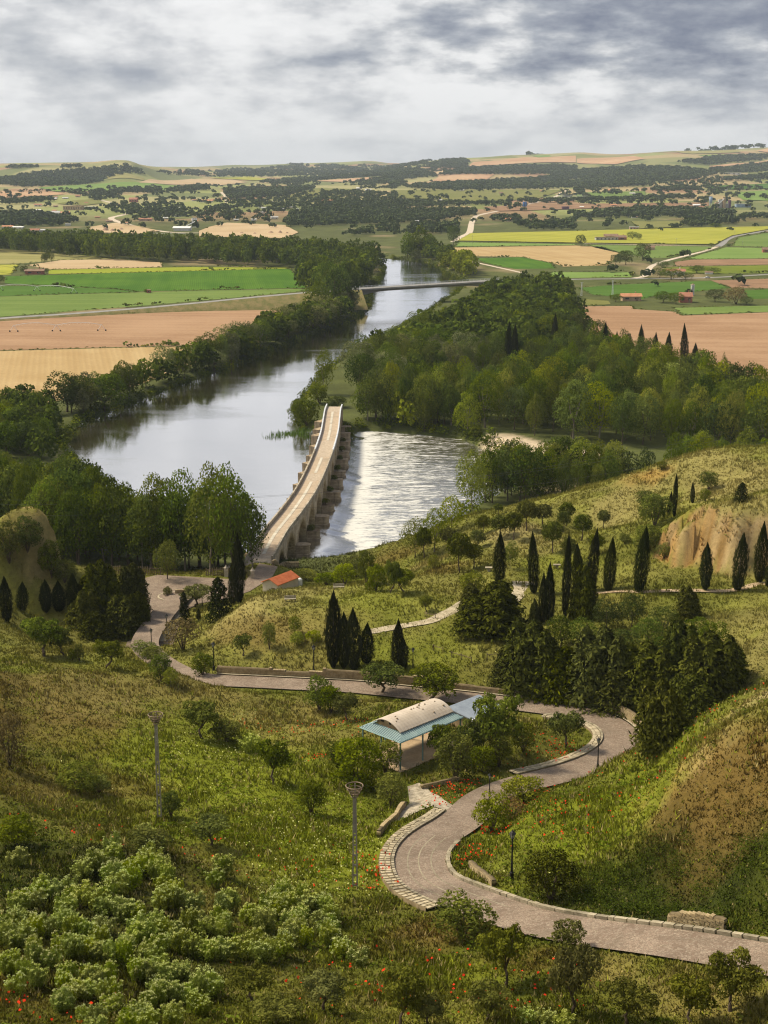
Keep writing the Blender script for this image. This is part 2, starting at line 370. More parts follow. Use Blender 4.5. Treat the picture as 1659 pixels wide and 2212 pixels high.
# ground colour: what grows or lies there (dry grass, green grass, bare earth, sand), by place
G_GREEN = np.array((0.100, 0.108, 0.014)); G_BRIGHT = np.array((0.172, 0.188, 0.017)); G_DRY = np.array((0.24, 0.185, 0.065)); G_RUST = np.array((0.15, 0.085, 0.032)); G_DARK = np.array((0.035, 0.045, 0.010))
G_GREEN = G_GREEN * 1.25; G_BRIGHT = G_BRIGHT * 1.3; G_DRY = G_DRY * 1.25; G_RUST = G_RUST * np.array((1.25, 1.4, 1.2)); G_EARTH = np.array((0.40, 0.235, 0.075)); G_PALE = np.array((0.47, 0.355, 0.18)); G_SAND = np.array((0.52, 0.42, 0.30)); G_VALLEY = np.array((0.13, 0.15, 0.045)); G_TAN = np.array((0.40, 0.31, 0.17)); G_STRAW = np.array((0.36, 0.29, 0.12))
BLOBS = [ # (u, v, radius_m, colour, strength)
 (420,1640,19,G_BRIGHT,.9),(540,1700,17,G_BRIGHT,.95),(650,1800,15,G_BRIGHT,.9),(560,1600,13,G_BRIGHT,.7),(700,1880,11,G_BRIGHT,.8),(300,1600,12,G_BRIGHT,.5),(480,1560,12,G_BRIGHT,.45),(750,1980,8,G_GREEN,.6),
 (60,1500,14,G_RUST,.65),(170,1520,11,G_DRY,.6),(120,1580,10,G_RUST,.5),(0,1650,12,G_RUST,.45),(250,1700,8,G_RUST,.5),(200,1480,10,G_DRY,.5),
 (330,1480,16,G_DRY,.45),(520,1530,12,G_DRY,.4),(250,1440,10,G_BRIGHT,.4),(640,1560,12,G_DRY,.55),(700,1590,9,G_DRY,.5),(620,1500,8,G_GREEN,.7),
 (560,1300,7,G_STRAW,.9),(520,1340,7,G_STRAW,.8),(500,1365,6,G_RUST,.5),(580,1365,7,G_RUST,.65),(660,1275,9,G_STRAW,.5),(800,1300,14,G_BRIGHT,.5),(700,1330,10,G_DRY,.5),(900,1420,12,G_BRIGHT,.5),(650,1400,10,G_DRY,.4),
 (860,1200,8,G_RUST,.6),(930,1215,6,G_STRAW,.8),(960,1225,7,G_RUST,.6),(1090,1150,10,G_TAN,.6),(1150,1180,9,G_STRAW,.6),(1230,1220,10,G_BRIGHT,.4),(1040,1105,4,G_EARTH,.9),
 (1330,1090,9,G_STRAW,.8),(1350,1120,8,G_STRAW,.6),(1500,1010,18,G_STRAW,.7),(1600,1050,16,G_STRAW,.8),(1500,1100,14,G_BRIGHT,.3),(1620,1110,9,G_STRAW,.8),(1400,1030,6,G_EARTH,.8),
 (1600,1340,12,G_STRAW,.4),(1640,1420,12,G_STRAW,.5),(1500,1300,12,G_GREEN,.5),
 (1600,1530,7,G_DRY,.8),(1640,1510,5,G_TAN,.7),(1450,1620,10,G_GREEN,.4),(1300,1720,14,G_BRIGHT,.55),(1200,1800,12,G_BRIGHT,.75),(1350,1780,12,G_BRIGHT,.6),(1420,1660,9,G_BRIGHT,.4),(1510,1640,5,G_DRY,.9),(1570,1690,8,G_RUST,.8),(1500,1740,7,G_RUST,.8),
 (1300,1920,10,G_DARK,.6),(1450,1930,9,G_DARK,.7),(1600,1900,8,G_DARK,.6),(1580,1780,6,G_RUST,.6),(1620,1700,5,G_RUST,.7),
 (950,2010,4.5,G_RUST,.75),(860,2040,5,G_RUST,.6),(1120,2080,4,G_RUST,.6),(1320,2100,4,G_DRY,.8),(1500,2130,5,G_DRY,.6),(1600,2160,4,G_DRY,.6),(1000,2100,4,G_BRIGHT,.6),(780,2060,6,G_GREEN,.5),
 (100,1850,10,G_DARK,.6),(60,2150,8,G_RUST,.5),(20,1950,8,G_DARK,.6),(300,1850,7,G_DARK,.5),(200,1950,9,G_DARK,.7),(450,2050,9,G_DARK,.6),(600,1930,5,G_GREEN,.6),(250,2130,7,G_DARK,.5)]
_bp = hit([(b[0], b[1]) for b in BLOBS])
def gcolour(x, y, z, slope):
    n1 = fbm(x / 16 + 3, y / 16, 4) * 2; n2 = fbm(x / 5 + 11, y / 5 + 4, 3) * 2; n3 = fbm(x / 1.5, y / 1.5 + 8, 2) * 2
    t = sstep(-.35, .5, n1 + .35 * n2)[:, None]
    near = G_GREEN * (1 - t) + (0.55 * G_DRY + .45 * G_GREEN) * t
    k = sstep(.15, .6, n2 + .3 * n3)[:, None] * .5; near = near * (1 - k) + G_BRIGHT * k
    k = sstep(.25, .8, -n2 + .4 * n3)[:, None] * .35; near = near * (1 - k) + G_RUST * k
    mead = (sstep(185, 215, y) * sstep(6, 12, z))[:, None]      # the meadow hills keep paler, yellower grass
    near = near * (1 - .6 * mead) + (G_STRAW * .5 + G_BRIGHT * .5) * (.85 + .35 * n2[:, None]) * .6 * mead
    for p, (u, v, rad, c, s) in zip(_bp, BLOBS):
        d = np.hypot(x - p[0], y - p[1]) / rad + .45 * n2 + .2 * n3
        k = (s * (1 - sstep(.35, 1.1, d)))[:, None]; near = near * (1 - k) + c * k
    near = near * np.array((.70, .74, .62))      # foreground shade put into the hillside colours by darkening them
    # bluffs show bare earth where the slope is too steep to hold grass
    for i, (cx, cy, rad, z0, z1) in enumerate(CLIFFS):
        k = (1 - sstep(rad * .6, rad, np.hypot(x - cx, y - cy))) * sstep(.75, 1.15, slope + .25 * n2)
        st_ = fbm(x / 1.1 + 40, y / 1.1, 3) * 2; e = (G_EARTH * (.5 + .5 * sstep(-.4, .4, n2 + .6 * st_))[:, None]); e = e + (G_PALE - e) * sstep(-.2, .5, n1 + .6 * st_ + .25 * np.sin(z * 2.1))[:, None] * .75; k = k * (1 - .8 * sstep(.25, .6, st_ - .2 * n2)) * (.5 if i == 3 else .25 if i == 2 else 1.0)
        near = near * (1 - k[:, None]) + e * k[:, None]
    vn = G_VALLEY * .62 * (1 + .35 * n1[:, None]) + (G_TAN - G_VALLEY) * (sstep(.2, .6, fbm(x / 60, y / 90, 3) * 2)[:, None] * .5)
    w = sstep(3.5, 7, z)[:, None]; c = np.where((y < 430)[:, None], vn * (1 - w) + near * w, vn)
    s2 = sdf(x, y, SAND); k = (1 - sstep(-1, 3, s2))[:, None]; c = c * (1 - k) + G_SAND * k
    far = y > 2200
    if far.any():
        # patchwork of plots beyond the flood plain
        xf, yf = x[far], y[far]; a = np.floor(xf / 170 + fbm(xf / 400, yf / 900, 2) * 1.5) ; b = np.floor(yf / 420 + .3 * a + fbm(xf / 500, yf / 900, 2))
        h = _perm[(a.astype(int) * 7) % 256, (b.astype(int) * 13) % 256]
        pal = np.array([(0.17,0.19,0.06),(0.34,0.27,0.14),(0.22,0.22,0.09),(0.30,0.19,0.11),(0.24,0.26,0.09),(0.14,0.16,0.06),(0.30,0.28,0.13)])
        cf = pal[(h * 6.99).astype(int)]; k = sstep(2200, 2900, yf)[:, None]
        c[far] = c[far] * (1 - k) + cf * k
    return c

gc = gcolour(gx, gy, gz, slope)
idx = np.arange(len(gx)).reshape(XX.shape)
gf = np.stack([idx[:-1, :-1], idx[:-1, 1:], idx[1:, 1:], idx[1:, :-1]], -1).reshape(-1, 4)

def new_mat(name):
    m = bpy.data.materials.new(name); m.use_nodes = True; return m, NT(m.node_tree)
def bsdf(N, col, rough=0.9, bump=None, bstr=0.4, bdist=0.1, spec=0.2, **kw):
    b = N('ShaderNodeBsdfPrincipled', {'Base Color': col, 'Roughness': rough, 'Specular IOR Level': spec})
    for k, v in kw.items(): N.set(b, k.replace('_', ' '), v)
    if bump is not None: N.set(b, 'Normal', N('ShaderNodeBump', {'Height': bump, 'Strength': bstr, 'Distance': bdist}))
    N('ShaderNodeOutputMaterial', {0: b}); return b
def ground_mat():
    m, N = new_mat('ground_cover'); a = N('ShaderNodeVertexColor', layer_name='Col')
    g = N('ShaderNodeNewGeometry').outputs['Position']
    n = N.noise(g, 1.3, 6, 0.65); n2 = N.noise(g, 0.11, 4, 0.6); n3 = N.noise(g, 7.0, 3, 0.6)
    k = N.math('ADD', N.math('MULTIPLY', n, 0.7), N.math('ADD', N.math('MULTIPLY', n2, 0.45), N.math('MULTIPLY', n3, 0.35)))
    k = N.mapr(k, 0.45, 1.05, 0.55, 1.45, False)
    c = N.mix(1.0, a.outputs[0], N('ShaderNodeCombineColor', {0: k, 1: k, 2: k}), 'MULTIPLY')
    bsdf(N, c, 0.95, N.math('ADD', n, n3), 0.5, 0.25, 0.08); return m
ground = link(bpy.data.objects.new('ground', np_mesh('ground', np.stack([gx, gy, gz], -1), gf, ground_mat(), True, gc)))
tag(ground, 'grassy hillsides falling to the flat river plain and far hills', 'ground', kind='structure')

# ---- river: one water sheet that steps down over the weir beside the old bridge
def water_z(x, y):
    wob = fbm(y / 7, x * 0 + 2, 4) * 8
    e = sstep(-15.5 + wob, -7.5 + wob, x) * (1 - sstep(508, 520, y))
    return -1.35 * e
def water_mat():
    m, N = new_mat('river_water'); g = N('ShaderNodeNewGeometry').outputs['Position']
    fo = N('ShaderNodeVertexColor', layer_name='Col'); sp = N('ShaderNodeSeparateColor', {0: fo.outputs[0]})
    foam_z, rough_z = sp.outputs[0], sp.outputs[1]
    w1 = N.noise(N.vec(g, (0.22, 0.55, 1)), 1.0, 5, 0.6, 0.6); w2 = N.noise(N.vec(g, (0.9, 2.2, 1)), 1.0, 4, 0.65, 0.5)
    still = N.noise(N.vec(g, (0.012, 0.035, 1)), 1.0, 4, 0.6, 0.8)
    hgt = N.math('ADD', N.math('MULTIPLY', w1, 0.6), N.math('MULTIPLY', w2, 0.5))
    amp = N.math('ADD', N.mapr(still, 0.42, 0.68, 0.025, 0.10), N.math('MULTIPLY', rough_z, 0.40))
    bmp = N('ShaderNodeBump', {'Height': hgt, 'Strength': amp, 'Distance': 0.6})
    # white water below the weir: long ragged tongues carried downstream
    f1 = N.noise(N.vec(g, (0.16, 0.75, 1)), 1.0, 8, 0.68, 0.7); f2 = N.noise(N.vec(g, (0.7, 1.6, 1)), 1.0, 5, 0.7, 0.4)
    fm = N.math('ADD', N.math('MULTIPLY', f1, 0.65), N.math('MULTIPLY', f2, 0.35))
    fm = N.math('MULTIPLY_ADD', N.math('SUBTRACT', fm, 0.5), 2.0, 0.5)
    foam = N.mapr(N.math('ADD', fm, N.math('SUBTRACT', foam_z, 0.5)), 0.34, 0.64)
    body = N('ShaderNodeBsdfDiffuse', {'Color': (0.10, 0.088, 0.04, 1)})
    gl = N('ShaderNodeBsdfGlossy', {'Color': (0.97, 0.97, 1.0, 1), 'Roughness': N.math('ADD', N.mapr(still, .4, .7, 0.04, 0.12), N.math('MULTIPLY', rough_z, 0.08)), 'Normal': bmp})
    fr = N('ShaderNodeFresnel', {'IOR': 2.9, 'Normal': bmp})
    wat = N('ShaderNodeMixShader', {0: N.math('MULTIPLY', N.mapr(fr, 0.05, 0.6, 0.6, 1.0, False), N.math('SUBTRACT', 1.0, N.math('MULTIPLY', rough_z, 0.10))), 1: body, 2: gl})
    fd = N('ShaderNodeBsdfDiffuse', {'Color': (0.62, 0.62, 0.60, 1), 'Normal': bmp})
    N('ShaderNodeOutputMaterial', {0: N('ShaderNodeMixShader', {0: foam, 1: wat, 2: fd})}); return m
wy = np.concatenate([np.arange(262, 540, 1.3), np.geomspace(541, 2000, 60)]); wxn = np.concatenate([np.linspace(-260, -34, 46), np.arange(-32, 26, 0.9), np.linspace(27, 230, 50)])
WX, WY = np.meshgrid(wxn, wy); WX = WX * np.maximum(1, WY / 620)
wx_, wy_ = WX.ravel(), WY.ravel(); wz = water_z(wx_, wy_)
wob = fbm(wy_ / 7, wx_ * 0 + 2, 4) * 8; ldown = (1 - sstep(505, 516, wy_))
foam = (sstep(-10.5 + wob, -8 + wob, wx_) * (.55 - .18 * sstep(-7 + wob, 1 + wob, wx_) - .14 * sstep(2, 30, wx_)) + .10 * sstep(-15 + wob, -11 + wob, wx_)) * ldown
foam = foam * (1 - sstep(30, 60, wx_)); rough = (.15 + .85 * sstep(-16, -9, wx_) * (1 - .45 * sstep(0, 40, wx_))) * ldown * sstep(-24, -14, wx_)
wz = wz + rough * .10 * fbm(wx_ / 1.6, wy_ / 1.6, 3) * 2 + foam * .25 * fbm(wx_ / 2.5, wy_ / 1.3, 3) * 2
wi = np.arange(WX.size).reshape(WX.shape); wf = np.stack([wi[:-1, :-1], wi[:-1, 1:], wi[1:, 1:], wi[1:, :-1]], -1).reshape(-1, 4)
river = link(bpy.data.objects.new('river', np_mesh('river', np.stack([wx_, wy_, wz], -1), wf, water_mat(), True, np.stack([foam, rough, rough * 0], -1))))
tag(river, 'wide river with still grey water, breaking white over the weir', 'river', kind='structure')
# ---------------------------------------------------------------- fields of the plain and the far hills
def crop_mat(name, c1, c2, row=0.0, rot=0.0, rowdark=0.75, patch=0.02, rough=0.95, fine=0.6, bump=0.4, tram=0.0):
    m, N = new_mat(name); g = N('ShaderNodeNewGeometry').outputs['Position']
    mp = N('ShaderNodeMapping'); N.set(mp, 0, g); N.set(mp, 'Rotation', (0, 0, rot)); v = mp.outputs[0]
    n = N.noise(g, patch, 5, 0.6, 0.4); f = N.noise(g, fine, 4, 0.7); w = N.noise(N.vec(v, (0.004, 0.10, 1)), 1.0, 3, 0.6)
    k = N.math('ADD', N.math('MULTIPLY', n, 0.5), N.math('ADD', N.math('MULTIPLY', f, 0.3), N.math('MULTIPLY', w, 0.35)))
    c = N.mix(N.mapr(k, 0.46, 0.70), (*c1, 1), (*c2, 1)); hgt = f
    if row:
        sp = N('ShaderNodeSeparateXYZ', {0: v}); s = N.math('SINE', N.math('ADD', N.math('MULTIPLY', sp.outputs[1], 2 * math.pi / row), N.math('MULTIPLY', n, 2.0)))
        r = N.mapr(s, -0.3, 0.9, rowdark, 1.0); c = N.mix(1.0, c, N('ShaderNodeCombineColor', {0: r, 1: r, 2: r}), 'MULTIPLY'); hgt = N.math('ADD', f, N.math('MULTIPLY', s, 0.3))
    if tram:
        sp = N('ShaderNodeSeparateXYZ', {0: v}); t = N.math('PINGPONG', sp.outputs[1], tram); r = N.mapr(t, 0.0, 2.6, 0.62, 1.0)
        c = N.mix(1.0, c, N('ShaderNodeCombineColor', {0: r, 1: r, 2: r}), 'MULTIPLY')
    bsdf(N, c, rough, hgt, bump, 0.15, 0.05); return m
M = {}
M['soil'] = crop_mat('ploughed_soil', (0.29, 0.175, 0.10), (0.395, 0.255, 0.155), 2.2, 0.1, 0.9, 0.012)
M['soil2'] = crop_mat('ploughed_soil_dark', (0.22, 0.135, 0.08), (0.32, 0.20, 0.12), 2.0, 0.35, 0.9, 0.02)
M['tan'] = crop_mat('stubble_field', (0.37, 0.255, 0.12), (0.45, 0.33, 0.17), 2.6, 1.35, 0.95, 0.015)
M['tan2'] = crop_mat('sandy_field', (0.40, 0.29, 0.165), (0.49, 0.375, 0.235), 0, 0, 1, 0.01)
M['pink'] = crop_mat('red_earth_field', (0.38, 0.22, 0.125), (0.50, 0.35, 0.215), 0, 0, 1, 0.004, fine=.05)
M['green'] = crop_mat('green_crop', (0.105, 0.165, 0.035), (0.155, 0.215, 0.055), 0, 0.05, 1, 0.01, fine=.5, tram=0)
M['vivid'] = crop_mat('young_maize', (0.050, 0.125, 0.010), (0.085, 0.175, 0.016), 1.6, 1.45, 0.85, 0.02)
M['dgreen'] = crop_mat('dark_crop', (0.060, 0.13, 0.016), (0.085, 0.165, 0.026), 1.8, 0.2, 0.85, 0.02)
M['lgreen'] = crop_mat('pale_green_crop', (0.13, 0.21, 0.045), (0.18, 0.26, 0.065), 0, 0, 1, 0.015)
M['yellow'] = crop_mat('yellow_crop', (0.27, 0.28, 0.035), (0.36, 0.35, 0.055), 0, 0.95, 1, 0.01, tram=15.0)
M['lime'] = crop_mat('lime_crop', (0.21, 0.25, 0.02), (0.28, 0.31, 0.035), 0, 0, 1, 0.02)
M['vine'] = crop_mat('vineyard', (0.19, 0.21, 0.05), (0.27, 0.26, 0.09), 6.0, 0.6, 0.55, 0.01)
M['vinetan'] = crop_mat('vineyard_on_sand', (0.36, 0.29, 0.15), (0.44, 0.36, 0.2), 8.0, 1.1, 0.62, 0.01)
M['vinegreen'] = crop_mat('leafy_vineyard', (0.14, 0.19, 0.02), (0.21, 0.25, 0.03), 3.0, 0.05, 0.6, 0.02)
M['olive'] = crop_mat('rough_grass', (0.22, 0.21, 0.07), (0.31, 0.28, 0.12), 0, 0, 1, 0.01)
FIELDS = [
 ('soil','reddish brown ploughed field beyond the left bank trees',[(-250,712),(0,692),(150,682.5),(300,677),(415,671.5),(490,667.5),(620,661.5),(650,690),(560,740),(380,746.5),(0,757),(-250,765)]),
 ('tan','tan stubble field at the left edge behind the bank trees',[(-250,767),(0,758.5),(380,748),(455,775),(290,835),(150,862),(0,885),(-250,900)]),
 ('green','pale green field along the left road',[(-250,652),(0,641),(137,636),(297,632),(415,628),(665,624),(672,627),(540,640.5),(415,651),(300,661.5),(150,673),(8,684),(-250,700)]),
 ('dgreen','dark green wedge of crop at the left edge',[(-250,612),(0,618),(112,618.5),(250,625),(297,631),(137,635),(0,640),(-250,650)]),
 ('vivid','vivid green maize field on the left plain',[(12,597),(250,590),(415,586),(625,580.5),(652,606),(664,622),(415,626.5),(297,630),(250,624),(112,617.5),(10,612)]),
 ('lime','thin yellow green strip behind the vivid green field',[(105,583),(250,580),(415,577),(625,578),(625,580),(415,585.5),(250,589.5),(105,592)]),
 ('tan2','sandy strip of field in front of the far left trees',[(57,573),(132,562),(250,560),(350,567),(350,577),(250,579.5),(105,582)]),
 ('olive','dry meadow at the far left below the trees',[(-250,528),(0,538),(160,550),(250,559.5),(132,561.5),(50,569),(-250,575)]),
 ('yellow','small yellow field at the left edge',[(-250,574),(41,571.5),(24,593),(-250,600)]),
 ('tan','long tan field right of the river beyond the road bridge',[(974,535),(1244,530.5),(1300,533.5),(1340,547),(1329,556),(1314,573),(1217,576),(1192,568),(1129,555),(984,553)]),
 ('vivid','bright green wedge beside the track beyond the road bridge',[(1029,558),(1129,556),(1190,568.5),(1200,580),(1112,581),(1047,568)]),
 ('lgreen','pale green strip below the yellow field',[(989,523.5),(1244,527.5),(1244,529.5),(984,533)]),
 ('yellow','broad yellow field with dark tramlines on the right plain',[(1017,505),(1244,500),(1494,493),(1659,490),(1900,484),(1900,487),(1659,496),(1581,510),(1544,529),(1244,525.5),(989,521)]),
 ('green','dull green field below the yellow one',[(1272,529),(1541,533),(1531,540),(1444,557),(1404,557),(1335,546),(1285,535)]),
 ('lgreen','light green field right of the white track',[(1569,534),(1659,536),(1900,540),(1900,562),(1659,558),(1479,560)]),
 ('green','green field in the bend of the asphalt road',[(1594,513.5),(1659,502.5),(1900,490),(1900,536),(1659,533.5),(1581,531.5)]),
 ('soil2','narrow brown field above the vineyard',[(1456,566),(1494,561),(1659,559),(1900,563),(1900,578),(1659,571.5),(1461,575)]),
 ('vinegreen','leafy green vineyard behind the white farmhouse',[(1434,577.5),(1659,573),(1900,579),(1900,592),(1659,590),(1544,591.5),(1440,592)]),
 ('lgreen','pale green field left of the white track bend',[(1190,588),(1364,588),(1364,598.5),(1190,601)]),
 ('soil2','dark brown field right of the silver car',[(1536,606),(1659,602),(1900,596),(1900,625),(1659,623),(1579,622)]),
 ('dgreen','green field in front of the pump tower',[(1249,622),(1319,616),(1494,608),(1536,607),(1576,622),(1494,631),(1419,638),(1389,646),(1281,637)]),
 ('dgreen','dark green field at the right edge by the pump tower',[(1606,628),(1659,625),(1900,628),(1900,652),(1659,645),(1619,646)]),
 ('vine','small striped vineyard beside the tan barn',[(1259,646),(1314,650),(1319,657),(1254,661)]),
 ('green','green strip below the brick red house',[(1456,665),(1659,660),(1900,655),(1900,672),(1659,673.5),(1474,680)]),
 ('soil','large brown ploughed field on the right',[(1246,662),(1364,661),(1369,668),(1456,673.5),(1474,682),(1659,675),(1900,674),(1900,870),(1750,850),(1600,828),(1450,785),(1290,738),(1237,692)]),
 ('tan2','bare sandy yard of the concrete works',[(430,500),(452,491),(490,482),(615,487),(645,503),(615,516),(515,514),(430,512)]),
 ('tan2','sandy yard with gravel heaps on the left',[(190,492),(250,482),(300,490),(345,500),(300,506),(200,503)]),
 ('lgreen','green field behind the far left trees',[(220,507),(280,506),(280,513),(225,514)]),
 ('lgreen','bright green field under the left wooded hill',[(82,406),(175,400),(415,402),(415,411),(275,412),(120,415)]),
 ('pink','pinkish field at the left edge under the hill',[(-150,414),(0,414),(120,416),(140,421),(37,428),(-150,427)]),
 ('tan2','tan field below the end of the left hill',[(325,388),(415,387),(415,399),(300,396)]),
 ('olive','dry field on the lap of the left hill',[(207,383),(312,385.5),(312,391),(235,388)]),
 ('yellow','pale yellow field in the far centre',[(452,385),(540,382),(582,387),(555,391),(500,388)]),
 ('tan2','tan field left of the far yellow one',[(415,388),(502,389),(535,395),(480,401),(415,401)]),
 ('pink','long reddish field on the far centre ridge',[(677,392),(829,382),(860,380),(829,388),(740,394)]),
 ('vine','pale vineyard on the central rise',[(597,430),(690,407),(777,410),(782,417),(702,431)]),
 ('vine','pale vineyard left of the track in the far left',[(122,441),(160,434),(215,430),(222,440),(180,445)]),
 ('pink','broad pink earth slope on the far right hill',[(1012,361),(1022,351),(1079,348),(1129,341),(1244,337.5),(1244,352),(1129,353.5),(1079,357)]),
 ('lgreen','light green plot on top of the far right hill',[(1149,337),(1187,336),(1190,340),(1162,341.5)]),
 ('tan2','tan clearing in the dark woods of the centre',[(909,371.5),(972,370),(944,378.5),(912,377)]),
 ('pink','brown slope between the dark woods',[(909,398.5),(949,382),(1069,377),(1049,391),(979,394)]),
 ('vine','wide pale vineyard plain below the woods',[(854,412),(1117,411),(1219,411),(1160,431),(1029,436),(854,429)]),
 ('soil2','bare strip in front of the blue silos',[(1042,448),(1129,443),(1244,441),(1531,438.5),(1531,446),(1244,452),(1079,457)]),
 ('pink','pink earth field right of the far hill brow',[(1246,344),(1369,338),(1394,344),(1331,356),(1246,353)]),
 ('olive','yellowish field along the far right skyline',[(1444,328),(1594,324),(1599,330),(1494,333.5)]),
 ('lgreen','green field on the far right plateau',[(1506,336.5),(1594,334),(1556,341)]),
 ('pink','pink field at the far right edge of the plateau',[(1634,327.5),(1659,322.5),(1750,320),(1750,331),(1659,332)]),
 ('pink','narrow red field above the right woods',[(1531,360),(1659,346.5),(1750,344),(1750,350),(1659,351.5),(1539,363.5)]),
 ('olive','pale clearing on top of the right woods',[(1419,361),(1464,359),(1464,364),(1424,366)]),
 ('vinetan','tan vineyard below the right woods',[(1406,397),(1516,399),(1516,411),(1409,409)]),
 ('vinetan','orange striped vineyard in the right woods',[(1556,376),(1616,374.5),(1616,381),(1554,382)]),
 ('green','green field behind the smoke',[(1244,417),(1394,414),(1394,428),(1244,426)]),
 ('dgreen','dark green plot at the far right',[(1519,404),(1659,397),(1800,396),(1800,406),(1659,408),(1539,411)]),
 ('lgreen','green meadow right of the cement plant',[(1581,417),(1659,412),(1800,410),(1800,436),(1659,435),(1606,433)]),
 ('vine','olive striped vineyard above the yellow field',[(1364,479),(1474,479),(1474,491),(1381,495)]),
]
_alluv = [p for f in FIELDS for p in f[2]]; _all = hit(_alluv); _k = 0
def drape(name, poly, mat, off, parent=None, cells=None):
    """polygon laid on the terrain, cut finely enough to follow it"""
    bm = bmesh.new(); vs = [bm.verts.new((p[0], p[1], 0)) for p in poly]; bm.faces.new(vs)
    mn = poly[:, :2].min(0); mx = poly[:, :2].max(0)
    if mx[1] > 1850 or cells:
        st = cells or max(25, (mx[1] - mn[1]) / 40)
        for y in np.arange(mn[1] + st, mx[1], st): bmesh.ops.bisect_plane(bm, geom=bm.faces[:] + bm.edges[:] + bm.verts[:], plane_co=(0, y, 0), plane_no=(0, 1, 0))
        st = cells or max(25, (mx[0] - mn[0]) / 24)
        for x in np.arange(mn[0] + st, mx[0], st): bmesh.ops.bisect_plane(bm, geom=bm.faces[:] + bm.edges[:] + bm.verts[:], plane_co=(x, 0, 0), plane_no=(1, 0, 0))
    bmesh.ops.triangulate(bm, faces=bm.faces[:]); co = np.array([v.co[:2] for v in bm.verts]); z = hfast(co[:, 0], co[:, 1])
    for v, zz in zip(bm.verts, z): v.co.z = zz + off
    bmesh.ops.recalc_face_normals(bm, faces=bm.faces[:])
    if sum(f.normal.z for f in bm.faces) < 0: bmesh.ops.reverse_faces(bm, faces=bm.faces[:])
    me = bpy.data.meshes.new(name); bm.to_mesh(me); bm.free(); me.materials.append(mat)
    return link(bpy.data.objects.new(name, me), parent)
for mk, lab, poly in FIELDS:
    P = _all[_k:_k + len(poly)]; _k += len(poly); dist = P[:, 1].mean()
    tag(drape('field', P, M[mk], 0.06 + (0.0 if dist < 1900 else dist / 2500)), lab, 'field', kind='structure')

EDGES = []
_k = 0
for mk, lab, poly in FIELDS:
    P = _all[_k:_k + len(poly)]; _k += len(poly)
    if P[:, 1].mean() < 2600: EDGES.append(np.vstack([P, P[:1]]))
# ---------------------------------------------------------------- roads of the plain
def simple_mat(name, c1, c2, scale=1.0, rough=0.9, bump=0.3, detail=5, spec=0.2, metallic=0.0, dist=0.05, objvar=0.0, stain=None):
    m, N = new_mat(name); tc = N('ShaderNodeTexCoord').outputs['Object']
    n = N.noise(tc, scale, detail, 0.65, 0.2); n2 = N.noise(tc, scale * 7, 3, 0.6)
    k = N.math('ADD', N.math('MULTIPLY', n, 0.7), N.math('MULTIPLY', n2, 0.3))
    col = N.mix(N.mapr(k, 0.36, 0.64), (*c1, 1), (*c2, 1))
    if stain: g = N('ShaderNodeNewGeometry').outputs['Position']; col = N.mix(N.mapr(N.noise(g, stain[0], 5, 0.65, 0.6), 0.48, 0.70, 0.0, stain[1]), col, (*stain[2], 1))
    if objvar:
        r = N.mapr(N('ShaderNodeObjectInfo').outputs['Random'], 0, 1, 1 - objvar, 1 + objvar * .6, False); col = N.mix(1.0, col, N('ShaderNodeCombineColor', {0: r, 1: r, 2: N.math('MULTIPLY', r, 0.97)}), 'MULTIPLY')
    bsdf(N, col, rough, k, bump, dist, spec, Metallic=metallic); return m
M['track'] = simple_mat('white_gravel', (0.46, 0.38, 0.29), (0.60, 0.52, 0.42), 0.3)
M['asphalt'] = simple_mat('grey_asphalt', (0.20, 0.195, 0.19), (0.29, 0.28, 0.265), 0.2)
M['bank'] = simple_mat('grassy_bank', (0.11, 0.115, 0.03), (0.22, 0.17, 0.075), 0.25)
M['white'] = simple_mat('white_paint', (0.70, 0.70, 0.67), (0.82, 0.82, 0.79), 2.0)
def strip_mesh(name, c, n, a, b, mat, za=0.0, zb=0.0):
    L = np.c_[c[:, :2] + n * a, c[:, 2] + za]; Rr = np.c_[c[:, :2] + n * b, c[:, 2] + zb]; k = len(c)
    v = np.vstack([L, Rr]); f = np.array([(i, i + 1, k + i + 1, k + i) for i in range(k - 1)])
    if a > b: f = f[:, ::-1]
    me = np_mesh(name, v, f, mat)
    return me
def lane(name, uv, w, mat, label, off=0.11, step=12.0):
    p = hit(uv); c = resample(spline(p, 6), step); c[:, 2] = hfast(c[:, 0], c[:, 1]) + off; n = normals2(c)
    o = link(bpy.data.objects.new(name, strip_mesh(name, c, n, -w / 2, w / 2, mat))); tag(o, label, 'road', kind='structure'); return c
lane('track', [(1369,601),(1394,596),(1404,578),(1419,570),(1444,562),(1519,543),(1552,532)], 5.5, M['track'], 'white gravel track winding across the right plain')
lane('road', [(1550,533),(1560,527),(1569,518),(1589,510),(1625,504),(1659,498.5),(1750,489)], 8, M['asphalt'], 'grey asphalt road bending across the right plain')
lane('track', [(1262,526.5),(1400,529),(1541,532)], 4, M['track'], 'thin pale track under the yellow field')
lane('road', [(980,523),(998,511),(1014,502),(1019,481),(1027,468),(1042,463),(1079,455),(1117,446),(1167,435),(1204,423),(1229,408)], 9, M['track'], 'pale dirt road running up to the woods')
lane('track', [(1008,563),(1054,573),(1112,586),(1130,590)], 4, M['track'], 'pale track beside the bright green wedge')
lane('track', [(1236,640),(1231,655),(1240,668),(1236,690)], 4, M['track'], 'pale track between the grove and the brown field')
lane('road', [(1160,606),(1244,603.5),(1394,602),(1531,600),(1659,593),(1750,588)], 7.5, M['asphalt'], 'road crossing the right plain toward the silver car')
lane('road', [(210,430),(262,443),(310,452)], 9, M['track'], 'pale dirt road in the far left village')
lane('road', [(280,461),(258,466),(240,471),(252,478),(300,491),(350,500),(400,503),(450,503)], 11, M['track'], 'wide sandy road past the concrete works')
